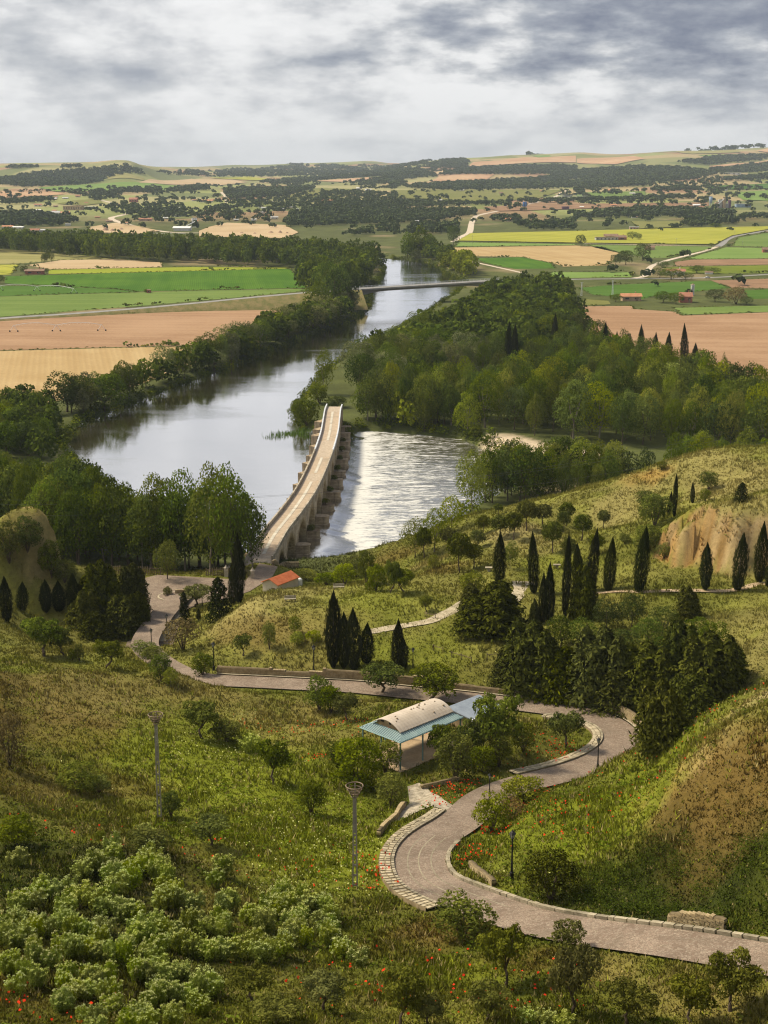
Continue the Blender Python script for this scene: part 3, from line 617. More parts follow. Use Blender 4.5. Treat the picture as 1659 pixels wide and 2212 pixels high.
lane('track', [(478,415),(487,425),(490,438)], 8, M['track'], 'straight sandy track rising behind the village')
lane('road', [(100,502),(250,503.5),(400,504.5)], 8, M['asphalt'], 'grey road in front of the far left yards')
# left road: climbs an embankment to the road bridge
lr = np.array([Pz(u, v, z) for u, v, z in [(-250,712,2.6),(0,688,3.0),(150,678,3.3),(300,666,4.4),(415,655.5,6.0),(540,643,8.6),(665,632,11.0),(740,627.5,12.4),(778,625,12.9)]])
lr = resample(spline(lr, 6), 12); lrn = normals2(lr)
o = link(bpy.data.objects.new('road', strip_mesh('road', lr, lrn, -4, 4, M['asphalt'], 0.06, 0.06))); tag(o, 'grey road climbing along the left fields to the road bridge', 'road', kind='structure')
ebm = []
k = len(lr); foot = (lr[:, 2] - 1.9) * 1.7 + 4.6
v = np.vstack([np.c_[lr[:, :2] - lrn * foot[:, None], lr[:, 2] * 0 + 1.9], np.c_[lr[:, :2] - lrn * 4.5, lr[:, 2]], np.c_[lr[:, :2] + lrn * 4.5, lr[:, 2]], np.c_[lr[:, :2] + lrn * foot[:, None], lr[:, 2] * 0 + 1.9]])
f = np.array([(r * k + i, r * k + i + 1, (r + 1) * k + i + 1, (r + 1) * k + i) for r in range(3) for i in range(k - 1)])
tag(link(bpy.data.objects.new('road_embankment', np_mesh('road_embankment', v, f, M['bank'], True))), 'grassy embankment under the left road', 'embankment', kind='structure')

# ---------------------------------------------------------------- the winding cobbled road in front
def cobble_mat():
    m, N = new_mat('cobbled_road'); g = N('ShaderNodeNewGeometry').outputs['Position']
    vo = N('ShaderNodeTexVoronoi', {'Vector': g, 'Scale': 5.5}); vd = N('ShaderNodeTexVoronoi', {'Vector': g, 'Scale': 5.5}, feature='DISTANCE_TO_EDGE')
    n = N.noise(g, 0.35, 5, 0.65, 0.5); n2 = N.noise(g, 2.2, 4, 0.7)
    base = N.mix(N.mapr(n, 0.35, 0.65), (0.185, 0.130, 0.095, 1), (0.30, 0.225, 0.17, 1))
    sp = N('ShaderNodeSeparateColor', {0: vo.outputs['Color']})
    base = N.mix(N.mapr(sp.outputs[0], 0.2, 1.0, 0.0, 0.55), base, (0.37, 0.31, 0.24, 1)); base = N.mix(N.mapr(sp.outputs[1], 0.6, 1.0, 0.0, 0.6), base, (0.15, 0.11, 0.08, 1))
    j = N.mapr(vd.outputs['Distance'], 0.0, 0.09); base = N.mix(j, (0.14, 0.105, 0.075, 1), base)
    base = N.mix(N.mapr(n2, 0.6, 0.75, 0.0, 0.35), base, (0.10, 0.10, 0.03, 1)); big = N.noise(g, 0.16, 4, 0.6, 0.8); base = N.mix(N.mapr(big, 0.45, 0.68, 0.0, 0.5), base, (0.13, 0.10, 0.07, 1))
    bsdf(N, base, 0.85, N.math('ADD', j, n2), 0.5, 0.04, 0.3); return m
M['cobble'] = cobble_mat(); M['rubble'] = simple_mat('stony_ground', (0.20, 0.17, 0.12), (0.46, 0.40, 0.31), 1.6, 0.95, 0.8)
M['flag'] = simple_mat('pale_flagstone', (0.34, 0.28, 0.19), (0.52, 0.45, 0.33), 1.2, 0.85, 0.4, objvar=.32, stain=(.8, .6, (.16, .14, .07)))
M['kerb'] = simple_mat('kerb_stone', (0.27, 0.23, 0.165), (0.42, 0.365, 0.275), 1.5, 0.85, 0.4, objvar=.32, stain=(.7, .6, (.13, .12, .06)))
M['wall'] = simple_mat('golden_rubble', (0.30, 0.22, 0.12), (0.50, 0.40, 0.245), 1.7, 0.9, 0.5, objvar=.25, stain=(.5, .6, (.14, .11, .06)))
M['mortar'] = simple_mat('wall_mortar', (0.12, 0.09, 0.05), (0.20, 0.155, 0.09), 1.0, 0.95, 0.3)
M['dirt'] = simple_mat('trodden_earth', (0.33, 0.235, 0.14), (0.45, 0.34, 0.22), 0.5, 0.95, 0.3)
road = link(bpy.data.objects.new('road', strip_mesh('road', road_c, road_n, ROAD_HW, -ROAD_HW, M['cobble'], 0.0, 0.0)))
tag(road, 'winding cobbled road down the hillside to the old bridge', 'road', kind='structure')
def nearest(u, v, z):
    p = Pz(u, v, z); return int(((road_c[:, :2] - p[:2]) ** 2).sum(1).argmin())
def jbox(name, mat, j=0.12, rng=random.Random(1)):
    vs = [[i * .5 * (1 - rng.random() * j), k * .5 * (1 - rng.random() * j), l * (.5 - (rng.random() * j * .5 if l > 0 else 0))] for i in (-1, 1) for k in (-1, 1) for l in (-1, 1)]
    me = bpy.data.meshes.new(name); me.from_pydata(vs, [], [(0, 1, 3, 2), (4, 6, 7, 5), (0, 4, 5, 1), (2, 3, 7, 6), (0, 2, 6, 4), (1, 5, 7, 3)]); me.materials.append(mat); me.update(); return me
flagM = [jbox('paving_stone', M['flag'], 0.2) for _ in range(6)]; kerbM = [jbox('kerb_stone', M['kerb'], 0.14) for _ in range(5)]; stoneM = [jbox('stone', M['wall'], 0.22) for _ in range(8)]
def piece(name, me, parent, loc, rz, size, tilt=0.0):
    o = bpy.data.objects.new(name, me); o.location = loc; o.rotation_euler = (tilt, 0, rz); o.scale = size; return link(o, parent)
i_a, i_b = nearest(965, 1972, 31), nearest(1010, 1905, 30)
# paved border on the left side: lower bend, then again round the upper hairpin
iL0, iL1, iL2, iL3 = nearest(1000, 1940, 30.8), nearest(1020, 1755, 24.3), nearest(1160, 1683, 20.3), nearest(1180, 1529, 15.1)
def border(i0, i1, a, b, mat, name, label):
    c = road_c[i0:i1]; n = road_n[i0:i1]; k = len(c)
    A = np.c_[c[:, :2] + n * a, c[:, 2] + 0.11]; B = np.c_[c[:, :2] + n * b, c[:, 2] + 0.11]; lo = np.array([0, 0, -.9])
    v = np.vstack([A + np.array([0, 0, -.4]), A, B, B + lo]); f = np.array([(r * k + i, (r + 1) * k + i, (r + 1) * k + i + 1, r * k + i + 1) for r in range(3) for i in range(k - 1)])
    return link(bpy.data.objects.new(name, np_mesh(name, v, f, mat)), road)
rr = random.Random(5)
for off in (-1.0, .15, 1.15):      # thin stone drainage lines that follow the bend
    link(bpy.data.objects.new('stone_line', strip_mesh('stone_line', road_c[iL0 - 6:iL1 - 12], road_n[iL0 - 6:iL1 - 12], off + .06, off - .06, M['kerb'], 0.012, 0.012)), road)
for (i0, i1) in ((iL0, iL1), (iL2, iL3)):
    border(i0, i1, ROAD_HW + .02, ROAD_HW + 1.45, M['mortar'], 'border_bed', '')
    seg = resample(road_c[i0:i1], 0.62); sn = normals2(seg); tl = -np.arctan(np.gradient(seg[:, 2]) / .62)
    for q, (p, n) in enumerate(zip(seg, sn)):
        ang = math.atan2(n[1], n[0])
        piece('kerb_stone', rr.choice(kerbM), road, (p[0] + n[0] * (ROAD_HW + .16), p[1] + n[1] * (ROAD_HW + .16), p[2] + .08 + rr.random() * .03), ang, (.28, .6, .22), tl[q])
        off = ROAD_HW + .34; 
        w1 = .42 + rr.random() * .25; w2 = 1.08 - w1
        for w in (w1, w2):
            piece('paving_stone', rr.choice(flagM), road, (p[0] + n[0] * (off + w / 2), p[1] + n[1] * (off + w / 2), p[2] + .085 + rr.random() * .035), ang + rr.uniform(-.08, .08), (w - .035, .575, .12), tl[q]); off += w
iR1 = nearest(1000, 1800, 26.5)
rs_ = np.r_[0, np.cumsum(np.linalg.norm(np.diff(road_c[:iR1, :2], axis=0), axis=1))]; s = 0.0
while s < rs_[-1] - 1.2:
    L = rr.uniform(.55, 1.3); m = s + L / 2; p = np.array([np.interp(m, rs_, road_c[:iR1, k]) for k in range(3)]); n = np.array([np.interp(m, rs_, road_n[:iR1, k]) for k in range(2)]); n /= np.linalg.norm(n); dz_ = (np.interp(m + .5, rs_, road_c[:iR1, 2]) - np.interp(m - .5, rs_, road_c[:iR1, 2]))
    a = -(ROAD_HW + .22 + rr.uniform(-.03, .03)); piece('kerb_stone', rr.choice(kerbM), road, (p[0] + n[0] * a, p[1] + n[1] * a, p[2] + .08 + rr.random() * .05), math.atan2(n[1], n[0]) + rr.uniform(-.03, .03), (.40 + rr.uniform(-.04, .04), L - .02, .32), -math.atan(dz_)); s += L
# kerb and coursed rubble wall on the far side of the rear leg
iW0, iW1 = nearest(1375, 1590, 16.3), nearest(430, 1465, 13.3)
c = resample(road_c[iW0:iW1], 0.42); n = normals2(c); wallrng = np.random.default_rng(11)
side = -1
kb = strip_mesh('kerb', c, n, -ROAD_HW - .02, -ROAD_HW - .36, M['kerb'], 0.16, 0.16); link(bpy.data.objects.new('kerb', kb), road)
def rubble_wall(name, label, base, nrm, heights, thick, course=0.26, mat='wall', parts=False, sid=0):
    """base: wall foot line; nrm: unit normals to the outer side; coursed stones proud of a mortar core"""
    root = empty(name, base[len(base) // 2]); tag(root, label, 'wall'); o0 = np.array(root.location)
    k = len(base); b = base - o0; A = np.c_[b[:, :2], b[:, 2] - .5]; At = np.c_[b[:, :2], b[:, 2] + heights - .03]; Bt = np.c_[b[:, :2] + nrm * thick, b[:, 2] + heights - .03]; Bb = np.c_[b[:, :2] + nrm * thick, b[:, 2] - .5]
    v = np.vstack([A, At, Bt, Bb]); f = np.array([(r * k + i, r * k + i + 1, (r + 1) * k + i + 1, (r + 1) * k + i) for r in range(3) for i in range(k - 1)])
    link(bpy.data.objects.new('mortar_core', np_mesh('mortar_core', v, f, M['mortar'])), root)
    mb = MB(); rg = random.Random(21 + sid); L = np.r_[0, np.cumsum(np.linalg.norm(np.diff(b[:, :2], axis=0), axis=1))]
    hmax = heights.max(); zrow = 0.0
    while zrow < hmax - .02:
        s = -rg.random() * .3; ch = course * rg.uniform(.85, 1.2)
        while s < L[-1]:
            w = course * rg.uniform(1.0, 2.1); sm = s + w / 2
            if 0 < sm < L[-1]:
                px, py, pz = (np.interp(sm, L, b[:, q]) for q in range(3)); nx_, ny_ = np.interp(sm, L, nrm[:, 0]), np.interp(sm, L, nrm[:, 1]); hh = np.interp(sm, L, heights)
                if zrow + ch * .6 < hh:
                    ang = math.atan2(ny_, nx_); dep = thick + .05 + rg.random() * .05; cx, cy = px + nx_ * (thick / 2), py + ny_ * (thick / 2)
                    if parts: piece('stone', rg.choice(stoneM), root, (cx, cy, pz + zrow + ch / 2), ang, (dep, w - .025, ch - .022))
                    else: mb.box((cx, cy, pz + zrow + ch / 2), (dep, w - .03, ch - .025), ang)
            s += w
        zrow += ch
    if not parts: tag(mb.build('stone', M['wall'], root), kind='stuff')
    return root
wb = np.c_[c[:, :2] + n * (-ROAD_HW - .45), c[:, 2] - .05]; Ls = np.arange(len(c)) * .42
hh = 1.25 + .28 * np.sign(np.sin(Ls / 5.5)) * (Ls < 60) + .12 * (_perm[(Ls / 3.2).astype(int) % 256, 3] - .5) - .45 * sstep(70, 120, Ls)
rubble_wall('retaining_wall', 'long golden rubble retaining wall along the rear leg of the road', wb, -n, hh, .45, .27)
def short_wall(label, pts_uv, zh, hgt, thick, sid, course=.24):
    p = hit(pts_uv); c = resample(p, .35); c[:, 2] = hfast(c[:, 0], c[:, 1]); nn = normals2(c)
    if (nn[len(nn) // 2] @ c[len(c) // 2, :2]) < 0: nn = -nn
    rubble_wall('stone_wall', label, c, nn, np.full(len(c), hgt) * (.8 + .2 * np.cos(np.linspace(-1, 1, len(c)))), thick, course, parts=True, sid=sid)
short_wall('ruined rubble wall behind the kerb at lower right', [(1443,2000),(1500,2006),(1562,2016)], 0, 1.15, .4, 1)
short_wall('low wall of pale stones beside the driveway under the pavilion', [(912,1706),(945,1700),(992,1688)], 0, .6, .35, 2)
short_wall('rough stone wall on the bank left of the lower bend', [(822,1808),(852,1778),(878,1745)], 0, .8, .35, 3, .26)
short_wall('short rubble wall inside the lower bend below the lamp', [(1012,1872),(1030,1890),(1062,1915)], 0, .7, .4, 4, .26)
# plaza and pavilion floor
drape('plaza', np.c_[PLAZA, PLAZA[:, :1] * 0], M['cobble'], 0.10, cells=3.0); tag(bpy.data.objects['plaza'], 'paved square with turning circle at the end of the bridge', 'square', kind='structure')
drv = hit([(880,1700),(905,1692),(925,1706),(960,1730),(985,1745),(968,1752),(930,1742),(890,1760),(862,1775),(855,1765),(885,1735)])
tag(drape('driveway', drv, M['rubble'], 0.08, cells=1.0), 'stony driveway leading to the pavilion', 'driveway', kind='structure')
for lab, uvs in (('pale stone path across the meadow', [(800,1365),(860,1355),(930,1342),(985,1315),(1010,1300)]), ('stone path climbing past the cypresses', [(1105,1300),(1125,1275),(1120,1262)])):
    p = hit(uvs); c = resample(spline(p, 5), 1.0); c[:, 2] = hfast(c[:, 0], c[:, 1]) + .12; nn = normals2(c)
    o = link(bpy.data.objects.new('path', strip_mesh('path', c, nn, -1.2, 1.2, M['flag']))); tag(o, lab, 'path', kind='structure')
p = hit([(1110,1264),(1160,1266),(1150,1258),(1105,1256)]); tag(drape('path', p, M['flag'], .15, cells=1.0), 'small paved terrace under the pines', 'path', kind='structure')
p = hit([(1280,1282),(1380,1279),(1500,1276),(1590,1275),(1640,1262),(1720,1250)]); c = resample(spline(p, 5), 1.5); c[:, 2] = hfast(c[:, 0], c[:, 1]) + .1; nn = normals2(c)
tag(link(bpy.data.objects.new('path', strip_mesh('path', c, nn, -.8, .8, M['dirt']))), 'earth path along the row of cypresses', 'path', kind='structure')
# ---------------------------------------------------------------- foliage prototypes
def leaf_mat(name, c1, c2, trans=0.25, var=0.35, rough=0.6):
    m, N = new_mat(name); a = N('ShaderNodeVertexColor', layer_name='Col'); oi = N('ShaderNodeObjectInfo')
    sp = N('ShaderNodeSeparateColor', {0: a.outputs[0]})
    c = N.mix(sp.outputs[0], (*c1, 1), (*c2, 1))
    hs = N('ShaderNodeHueSaturation', {'Color': c, 'Hue': N.mapr(oi.outputs['Random'], 0, 1, 0.485, 0.515, False), 'Value': N.mapr(N.math('FRACT', N.math('MULTIPLY', oi.outputs['Random'], 7.31)), 0, 1, 1 - var, 1 + var, False),
        'Saturation': N.mapr(N.math('FRACT', N.math('MULTIPLY', oi.outputs['Random'], 3.77)), 0, 1, 0.85, 1.1, False)})
    d = N('ShaderNodeBsdfDiffuse', {'Color': hs}); t = N('ShaderNodeBsdfTranslucent', {'Color': hs})
    N('ShaderNodeOutputMaterial', {0: N('ShaderNodeMixShader', {0: trans, 1: d, 2: t})}); return m
def leaf_cards(P, Nrm, size, rng, stretch=1.0, droop=None, tint=None):
    """one small bent leaf-spray quad per point, facing roughly along Nrm"""
    n = len(P); r = rng.normal(size=(n, 3)); Nn = Nrm + .55 * r; Nn /= np.linalg.norm(Nn, axis=1)[:, None]
    a = np.cross(Nn, rng.normal(size=(n, 3))); a /= np.linalg.norm(a, axis=1)[:, None]
    if droop is not None:
        a = a * .35 + droop; a -= Nn * (a * Nn).sum(1)[:, None]; a /= np.linalg.norm(a, axis=1)[:, None] + 1e-9
    b = np.cross(Nn, a); s = size * rng.uniform(.6, 1.3, n)[:, None]; L = s * stretch
    v = np.stack([P - a * L * .5, P + b * s * .45 + Nn * s * .08, P + a * L * .55 - Nn * s * .12, P - b * s * .45 + Nn * s * .08], 1).reshape(-1, 3)
    f = np.arange(4 * n).reshape(-1, 4); t = rng.random(n) if tint is None else np.clip(tint + rng.normal(0, .16, n), 0, 1)
    c = np.repeat(t[:, None], 4, 0); return v, f, np.c_[c, c, c]
def lobes_cards(lobes, count, size, rng, inner=0.5, **kw):
    C = np.array([l[0] for l in lobes], float); Rd = np.array([l[1] for l in lobes], float); area = (Rd[:, 0] * Rd[:, 2] + Rd[:, 0] * Rd[:, 1]); k = rng.choice(len(lobes), count, p=area / area.sum())
    d = rng.normal(size=(count, 3)); d /= np.linalg.norm(d, axis=1)[:, None]; d[:, 2] = np.where((d[:, 2] < -.35) & (rng.random(count) < .6), -d[:, 2], d[:, 2])
    P = C[k] + d * Rd[k] * rng.uniform(inner, 1.06, count)[:, None]
    keep = np.ones(count, bool)
    for c, r in zip(C, Rd): keep &= (((P - c) / r) ** 2).sum(1) > .45
    tint = rng.random(len(lobes))[k] * .7 + .15
    return leaf_cards(P[keep], d[keep] / Rd[k][keep] * Rd[k][keep].mean(), size, rng, tint=tint[keep], **kw)
def crown_mesh(name, parts, mat):
    v = []; f = []; c = []; b = 0
    for (vv, ff, cc) in parts: v.append(vv); f.append(ff + b); c.append(cc); b += len(vv)
    return np_mesh(name, np.vstack(v), np.vstack(f), mat, False, np.vstack(c))
M['bark'] = simple_mat('bark', (0.075, 0.055, 0.038), (0.15, 0.115, 0.08), 3.0, 0.95, 0.6)
M['palebark'] = simple_mat('pale_bark', (0.17, 0.14, 0.11), (0.28, 0.24, 0.19), 2.0, 0.95, 0.5)
def limbs(mb, rng, h0, h1, spread, n, r0, lean=0.0, bend=.1):
    """tapered bent trunk with forking limbs (unit-height tree)"""
    p = [(0, 0, -.05)]; x = y = 0.0
    for t in (.25, .5, .75, 1.0): x += rng.uniform(-bend, bend) * .12 + lean * .25; y += rng.uniform(-bend, bend) * .12; p.append((x, y, h0 * t))
    mb.tube(p, [r0 * 1.35, r0, r0 * .88, r0 * .78, r0 * .7], 6)
    for i in range(n):
        w = 2 * math.pi * (i + rng.random() * .6) / n; e = (x + math.cos(w) * spread * rng.uniform(.6, 1), y + math.sin(w) * spread * rng.uniform(.6, 1), h1 * rng.uniform(.75, 1.05))
        m = ((x + e[0]) / 2 + math.cos(w) * spread * .08, (y + e[1]) / 2 + math.sin(w) * spread * .08, h0 + (e[2] - h0) * .45)
        mb.tube([(x, y, h0 * .96), m, e], [r0 * .6, r0 * .4, r0 * .12], 5)
    return x, y
PROTO = {}
def proto(kind, crown, trunk): PROTO.setdefault(kind, []).append((crown, trunk))
def shell_lobes(rng, n, cz, rx, rz, lr, lo=-1.0, taper=0.0):
    out = [((0, 0, cz), (rx * .62, rx * .62, rz * .66))]
    for i in range(n):
        t = (i + .5) / n; ph = i * 2.39996 + rng.uniform(-.4, .4); zz = lo + (1 - lo) * (1 - t); zz = max(-1, min(1, zz + rng.uniform(-.12, .12))); rr_ = math.sqrt(max(0, 1 - zz * zz)) * (1 - taper * max(0, zz)) 
        q = rng.uniform(.62, .9); s = lr * rng.uniform(.7, 1.3)
        out.append(((math.cos(ph) * rr_ * rx * q, math.sin(ph) * rr_ * rx * q, cz + zz * rz * q), (s, s, s * rng.uniform(.75, 1.0))))
    return out
# unit trees: total height 1; scaled per instance in width and height separately (crown half-width .5 at scale 1)
MAT_L = {
 'poplar': leaf_mat('poplar_leaves', (0.062, 0.094, 0.007), (0.158, 0.190, 0.014), .35),
 'bright': leaf_mat('fresh_leaves', (0.13, 0.165, 0.009), (0.27, 0.29, 0.020), .35),
 'dark': leaf_mat('dark_broadleaf', (0.048, 0.076, 0.009), (0.120, 0.155, 0.020), .3),
 'grey': leaf_mat('willow_leaves', (0.12, 0.14, 0.045), (0.25, 0.26, 0.095), .3),
 'pine': leaf_mat('pine_needles', (0.050, 0.064, 0.008), (0.135, 0.145, 0.018), 0.1, .2, .8),
 'cypress': leaf_mat('cypress_foliage', (0.013, 0.018, 0.003), (0.048, 0.056, 0.009), 0.05, .2, .8),
 'juniper': leaf_mat('juniper_foliage', (0.024, 0.032, 0.004), (0.120, 0.128, 0.014), 0.1, .25, .8),
 'olive': leaf_mat('olive_leaves', (0.085, 0.090, 0.014), (0.20, 0.20, 0.036), .25, .2),
 'almond': leaf_mat('almond_leaves', (0.070, 0.092, 0.010), (0.175, 0.200, 0.022), .3, .22),
 'shrub': leaf_mat('shrub_leaves', (0.12, 0.145, 0.012), (0.26, 0.28, 0.030), .3, .25),
 'broom': leaf_mat('dry_brush', (0.13, 0.09, 0.032), (0.25, 0.18, 0.065), 0.2, .25),
 'hemlock': leaf_mat('hemlock_leaves', (0.155, 0.205, 0.018), (0.31, 0.36, 0.045), .3, .25),
 'umbel': leaf_mat('hemlock_flowers', (0.42, 0.48, 0.10), (0.62, 0.65, 0.26), .25, .15)}
def R_(s): return random.Random(s)
for s in range(4):       # riverside poplars: tall lumpy ovals
    for kind, mat, nl, cards, sz in (('poplar', 'poplar', 44, 7500, .030), ('bright', 'bright', 40, 6800, .031), ('far', 'poplar', 30, 2200, .058), ('fardark', 'dark', 30, 2200, .058)):
        rg = R_(10 + s); nr = np.random.default_rng(50 + s + len(kind)); lb = shell_lobes(rg, nl, .56, .46, .42, .165, -.95, .3)
        mb = MB(); limbs(mb, rg, .30, .75, .2, 5, .020)
        proto(kind, crown_mesh('crown', [lobes_cards(lb, cards, sz, nr, stretch=1.25)], MAT_L[mat]), mb.mesh('trunk', M['palebark'] if s % 2 else M['bark']))
for s in range(4):       # rounded dense crowns
    for kind, mat, cards, sz in (('dark', 'dark', 6000, .036), ('grey', 'grey', 5600, .036)):
        rg = R_(30 + s); nr = np.random.default_rng(70 + s); lb = shell_lobes(rg, 46, .55, .46, .41, .17, -.85)
        mb = MB(); limbs(mb, rg, .26, .7, .26, 5, .024)
        proto(kind, crown_mesh('crown', [lobes_cards(lb, cards, sz, nr, stretch=1.2)], MAT_L[mat]), mb.mesh('trunk', M['bark']))
for s in range(3):       # clipped round pines on bare trunks
    rg = R_(40 + s); nr = np.random.default_rng(80 + s); lb = shell_lobes(rg, 60, .66, .47, .33, .105, -.8)
    mb = MB(); limbs(mb, rg, .42, .66, .22, 6, .030, rg.uniform(-.04, .04), .3)
    proto('pine', crown_mesh('crown', [lobes_cards(lb, 6500, .034, nr, stretch=1.6)], MAT_L['pine']), mb.mesh('trunk', M['bark']))
def column(rg, nr, n, prof, size, upv=1.0):
    t = nr.random(n); ph = nr.random(n) * 2 * math.pi; rad = np.interp(t, [p[0] for p in prof], [p[1] for p in prof]); flute = 1 + .10 * np.sin(ph * 5 + 9 * t + rg.random() * 6) + .07 * np.sin(ph * 11 - 14 * t)
    ragged = 1 + .38 * (vnoise(ph * 2.2 + 31 * rg.random(), t * 26 + 3) - .5) + .26 * (vnoise(ph * 5, t * 60 + 9) - .5); q = nr.uniform(.74, 1.08, n) * flute * rad * ragged; P = np.c_[np.cos(ph) * q, np.sin(ph) * q, t * .97 + .02]; D = np.c_[np.cos(ph), np.sin(ph), np.full(n, .25)]
    return leaf_cards(P, D, size, nr, 2.6, droop=np.c_[np.cos(ph) * .15, np.sin(ph) * .15, np.full(n, upv)], tint=.25 + .5 * nr.random(n) * (flute - .8) * 2.5)
for s in range(4):       # column cypresses, fluted and pointed
    rg = R_(60 + s); nr = np.random.default_rng(90 + s); pr = [[(0, .18), (.05, .32), (.2, .44), (.4, .5), (.6, .44), (.8, .27), (.93, .11), (1, .015)], [(0, .14), (.06, .38), (.25, .48), (.5, .42), (.7, .34), (.85, .2), (.95, .08), (1, .01)], [(0, .2), (.08, .36), (.3, .46), (.55, .5), (.75, .36), (.9, .16), (1, .02)], [(0, .1), (.1, .3), (.3, .38), (.45, .48), (.6, .36), (.78, .3), (.9, .13), (1, .01)]][s]
    mb = MB(); mb.tube([(0, 0, -.04), (0, 0, .08), (0, 0, .9)], [.07, .05, .01], 6)
    proto('cypress', crown_mesh('crown', [column(rg, nr, 5200, pr, .028)], MAT_L['cypress']), mb.mesh('trunk', M['bark']))
for s in range(4):       # multi-pointed junipers with out-swept sprays
    rg = R_(80 + s); nr = np.random.default_rng(110 + s); parts = []
    for q in range(7 if s < 3 else 1):
        w = 2 * math.pi * q / 6 + rg.random(); off = 0 if q == 0 else rg.uniform(.14, .30); hh_ = 1.0 if q == 0 else rg.uniform(.6, .98); ww = .70 if q == 0 else rg.uniform(.5, .72)
        if s == 3: ww = 1.0
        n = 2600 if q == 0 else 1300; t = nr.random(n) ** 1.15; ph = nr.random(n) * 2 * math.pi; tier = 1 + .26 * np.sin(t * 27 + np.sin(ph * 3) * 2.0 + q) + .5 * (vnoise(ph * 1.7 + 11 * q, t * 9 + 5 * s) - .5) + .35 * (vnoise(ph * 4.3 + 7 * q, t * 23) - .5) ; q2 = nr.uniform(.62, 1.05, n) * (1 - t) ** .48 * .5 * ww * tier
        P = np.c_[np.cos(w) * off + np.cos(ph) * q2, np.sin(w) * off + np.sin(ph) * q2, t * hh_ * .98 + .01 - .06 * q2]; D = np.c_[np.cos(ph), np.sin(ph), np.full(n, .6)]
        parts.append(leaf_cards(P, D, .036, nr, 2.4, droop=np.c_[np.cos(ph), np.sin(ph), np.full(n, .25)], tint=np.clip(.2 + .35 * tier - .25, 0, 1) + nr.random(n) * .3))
    mb = MB(); mb.tube([(0, 0, -.04), (0, 0, .1), (0, 0, .85)], [.035, .03, .008], 6)
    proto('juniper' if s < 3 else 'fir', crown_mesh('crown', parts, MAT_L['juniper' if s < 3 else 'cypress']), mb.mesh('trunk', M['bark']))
for s in range(4):       # small open-crowned orchard trees
    for kind, mat, cards in (('olive', 'olive', 5200), ('almond', 'almond', 5200)):
        rg = R_(120 + s + len(kind)); nr = np.random.default_rng(130 + s); mb = MB(); x, y = limbs(mb, rg, .26, .72, .3, 5, .034, rg.uniform(-.06, .06), .6); lb = []
        for i in range(24):
            w = 2.39996 * i; rr_ = .40 * math.sqrt((i + .5) / 24); lb.append(((x * .6 + math.cos(w) * rr_, y * .6 + math.sin(w) * rr_, .50 + rg.uniform(-.16, .30) * (1 - rr_)), (rg.uniform(.10, .17),) * 2 + (rg.uniform(.09, .15),)))
        proto(kind, crown_mesh('crown', [lobes_cards(lb, cards, .037, nr, .3, stretch=1.9)], MAT_L[mat]), mb.mesh('trunk', M['bark']))
for s in range(4):       # bushes branching from the ground
    for kind, mat, cards in (('shrub', 'shrub', 4200), ('bush', 'almond', 4600), ('broom', 'broom', 2600), ('dome', 'juniper', 5200)):
        rg = R_(160 + s); nr = np.random.default_rng(170 + s); mb = MB()
        for i in range(6): w = i * 1.05; mb.tube([(0, 0, -.06), (math.cos(w) * .12, math.sin(w) * .12, .35), (math.cos(w) * .28, math.sin(w) * .28, .7)], [.022, .014, .005], 4)
        lb = shell_lobes(rg, 22 if kind != 'dome' else 48, .48, .44, .46, .17 if kind != 'dome' else .13, -.7)
        proto(kind, crown_mesh('foliage', [lobes_cards(lb, cards, .036, nr, .4 if kind != 'dome' else .75, stretch=2.0 if kind != 'dome' else 1.1)], MAT_L[mat]), mb.mesh('stem', M['bark']))
for s in range(5):       # hemlock: leafy stalks with loose umbels of pale flowers
    rg = R_(200 + s); nr = np.random.default_rng(210 + s); mb = MB(); P = []; lb = []
    for i in range(22):
        w = 2.39996 * i + rg.uniform(-.5, .5); q = .46 * math.sqrt((i + .4) / 22); e = (math.cos(w) * q, math.sin(w) * q, (1.0 - q * q * 1.2) * rg.uniform(.62, 1.05)); mb.tube([(e[0] * .3, e[1] * .3, -.05), (e[0] * .6, e[1] * .6, e[2] * .55), e], [.012, .009, .004], 4)
        n = 15; a = nr.random(n) * 6.283; r_ = np.sqrt(nr.random(n)) * rg.uniform(.04, .09); P.append(np.c_[e[0] + np.cos(a) * r_, e[1] + np.sin(a) * r_, e[2] + .02 + nr.normal(0, .018, n)]); lb.append(((e[0] * .85, e[1] * .85, e[2] * .66), (.11, .11, .30)))
    fl = leaf_cards(np.vstack(P), np.tile([0, 0, .8], (15 * 22, 1)), .036, nr, 1.0); lv = lobes_cards(lb, 3600, .036, nr, .3, stretch=2.0)
    PROTO.setdefault('hemlock', []).append((crown_mesh('foliage', [lv], MAT_L['hemlock']), mb.mesh('stem', MAT_L['hemlock']), crown_mesh('flower', [fl], MAT_L['umbel'])))

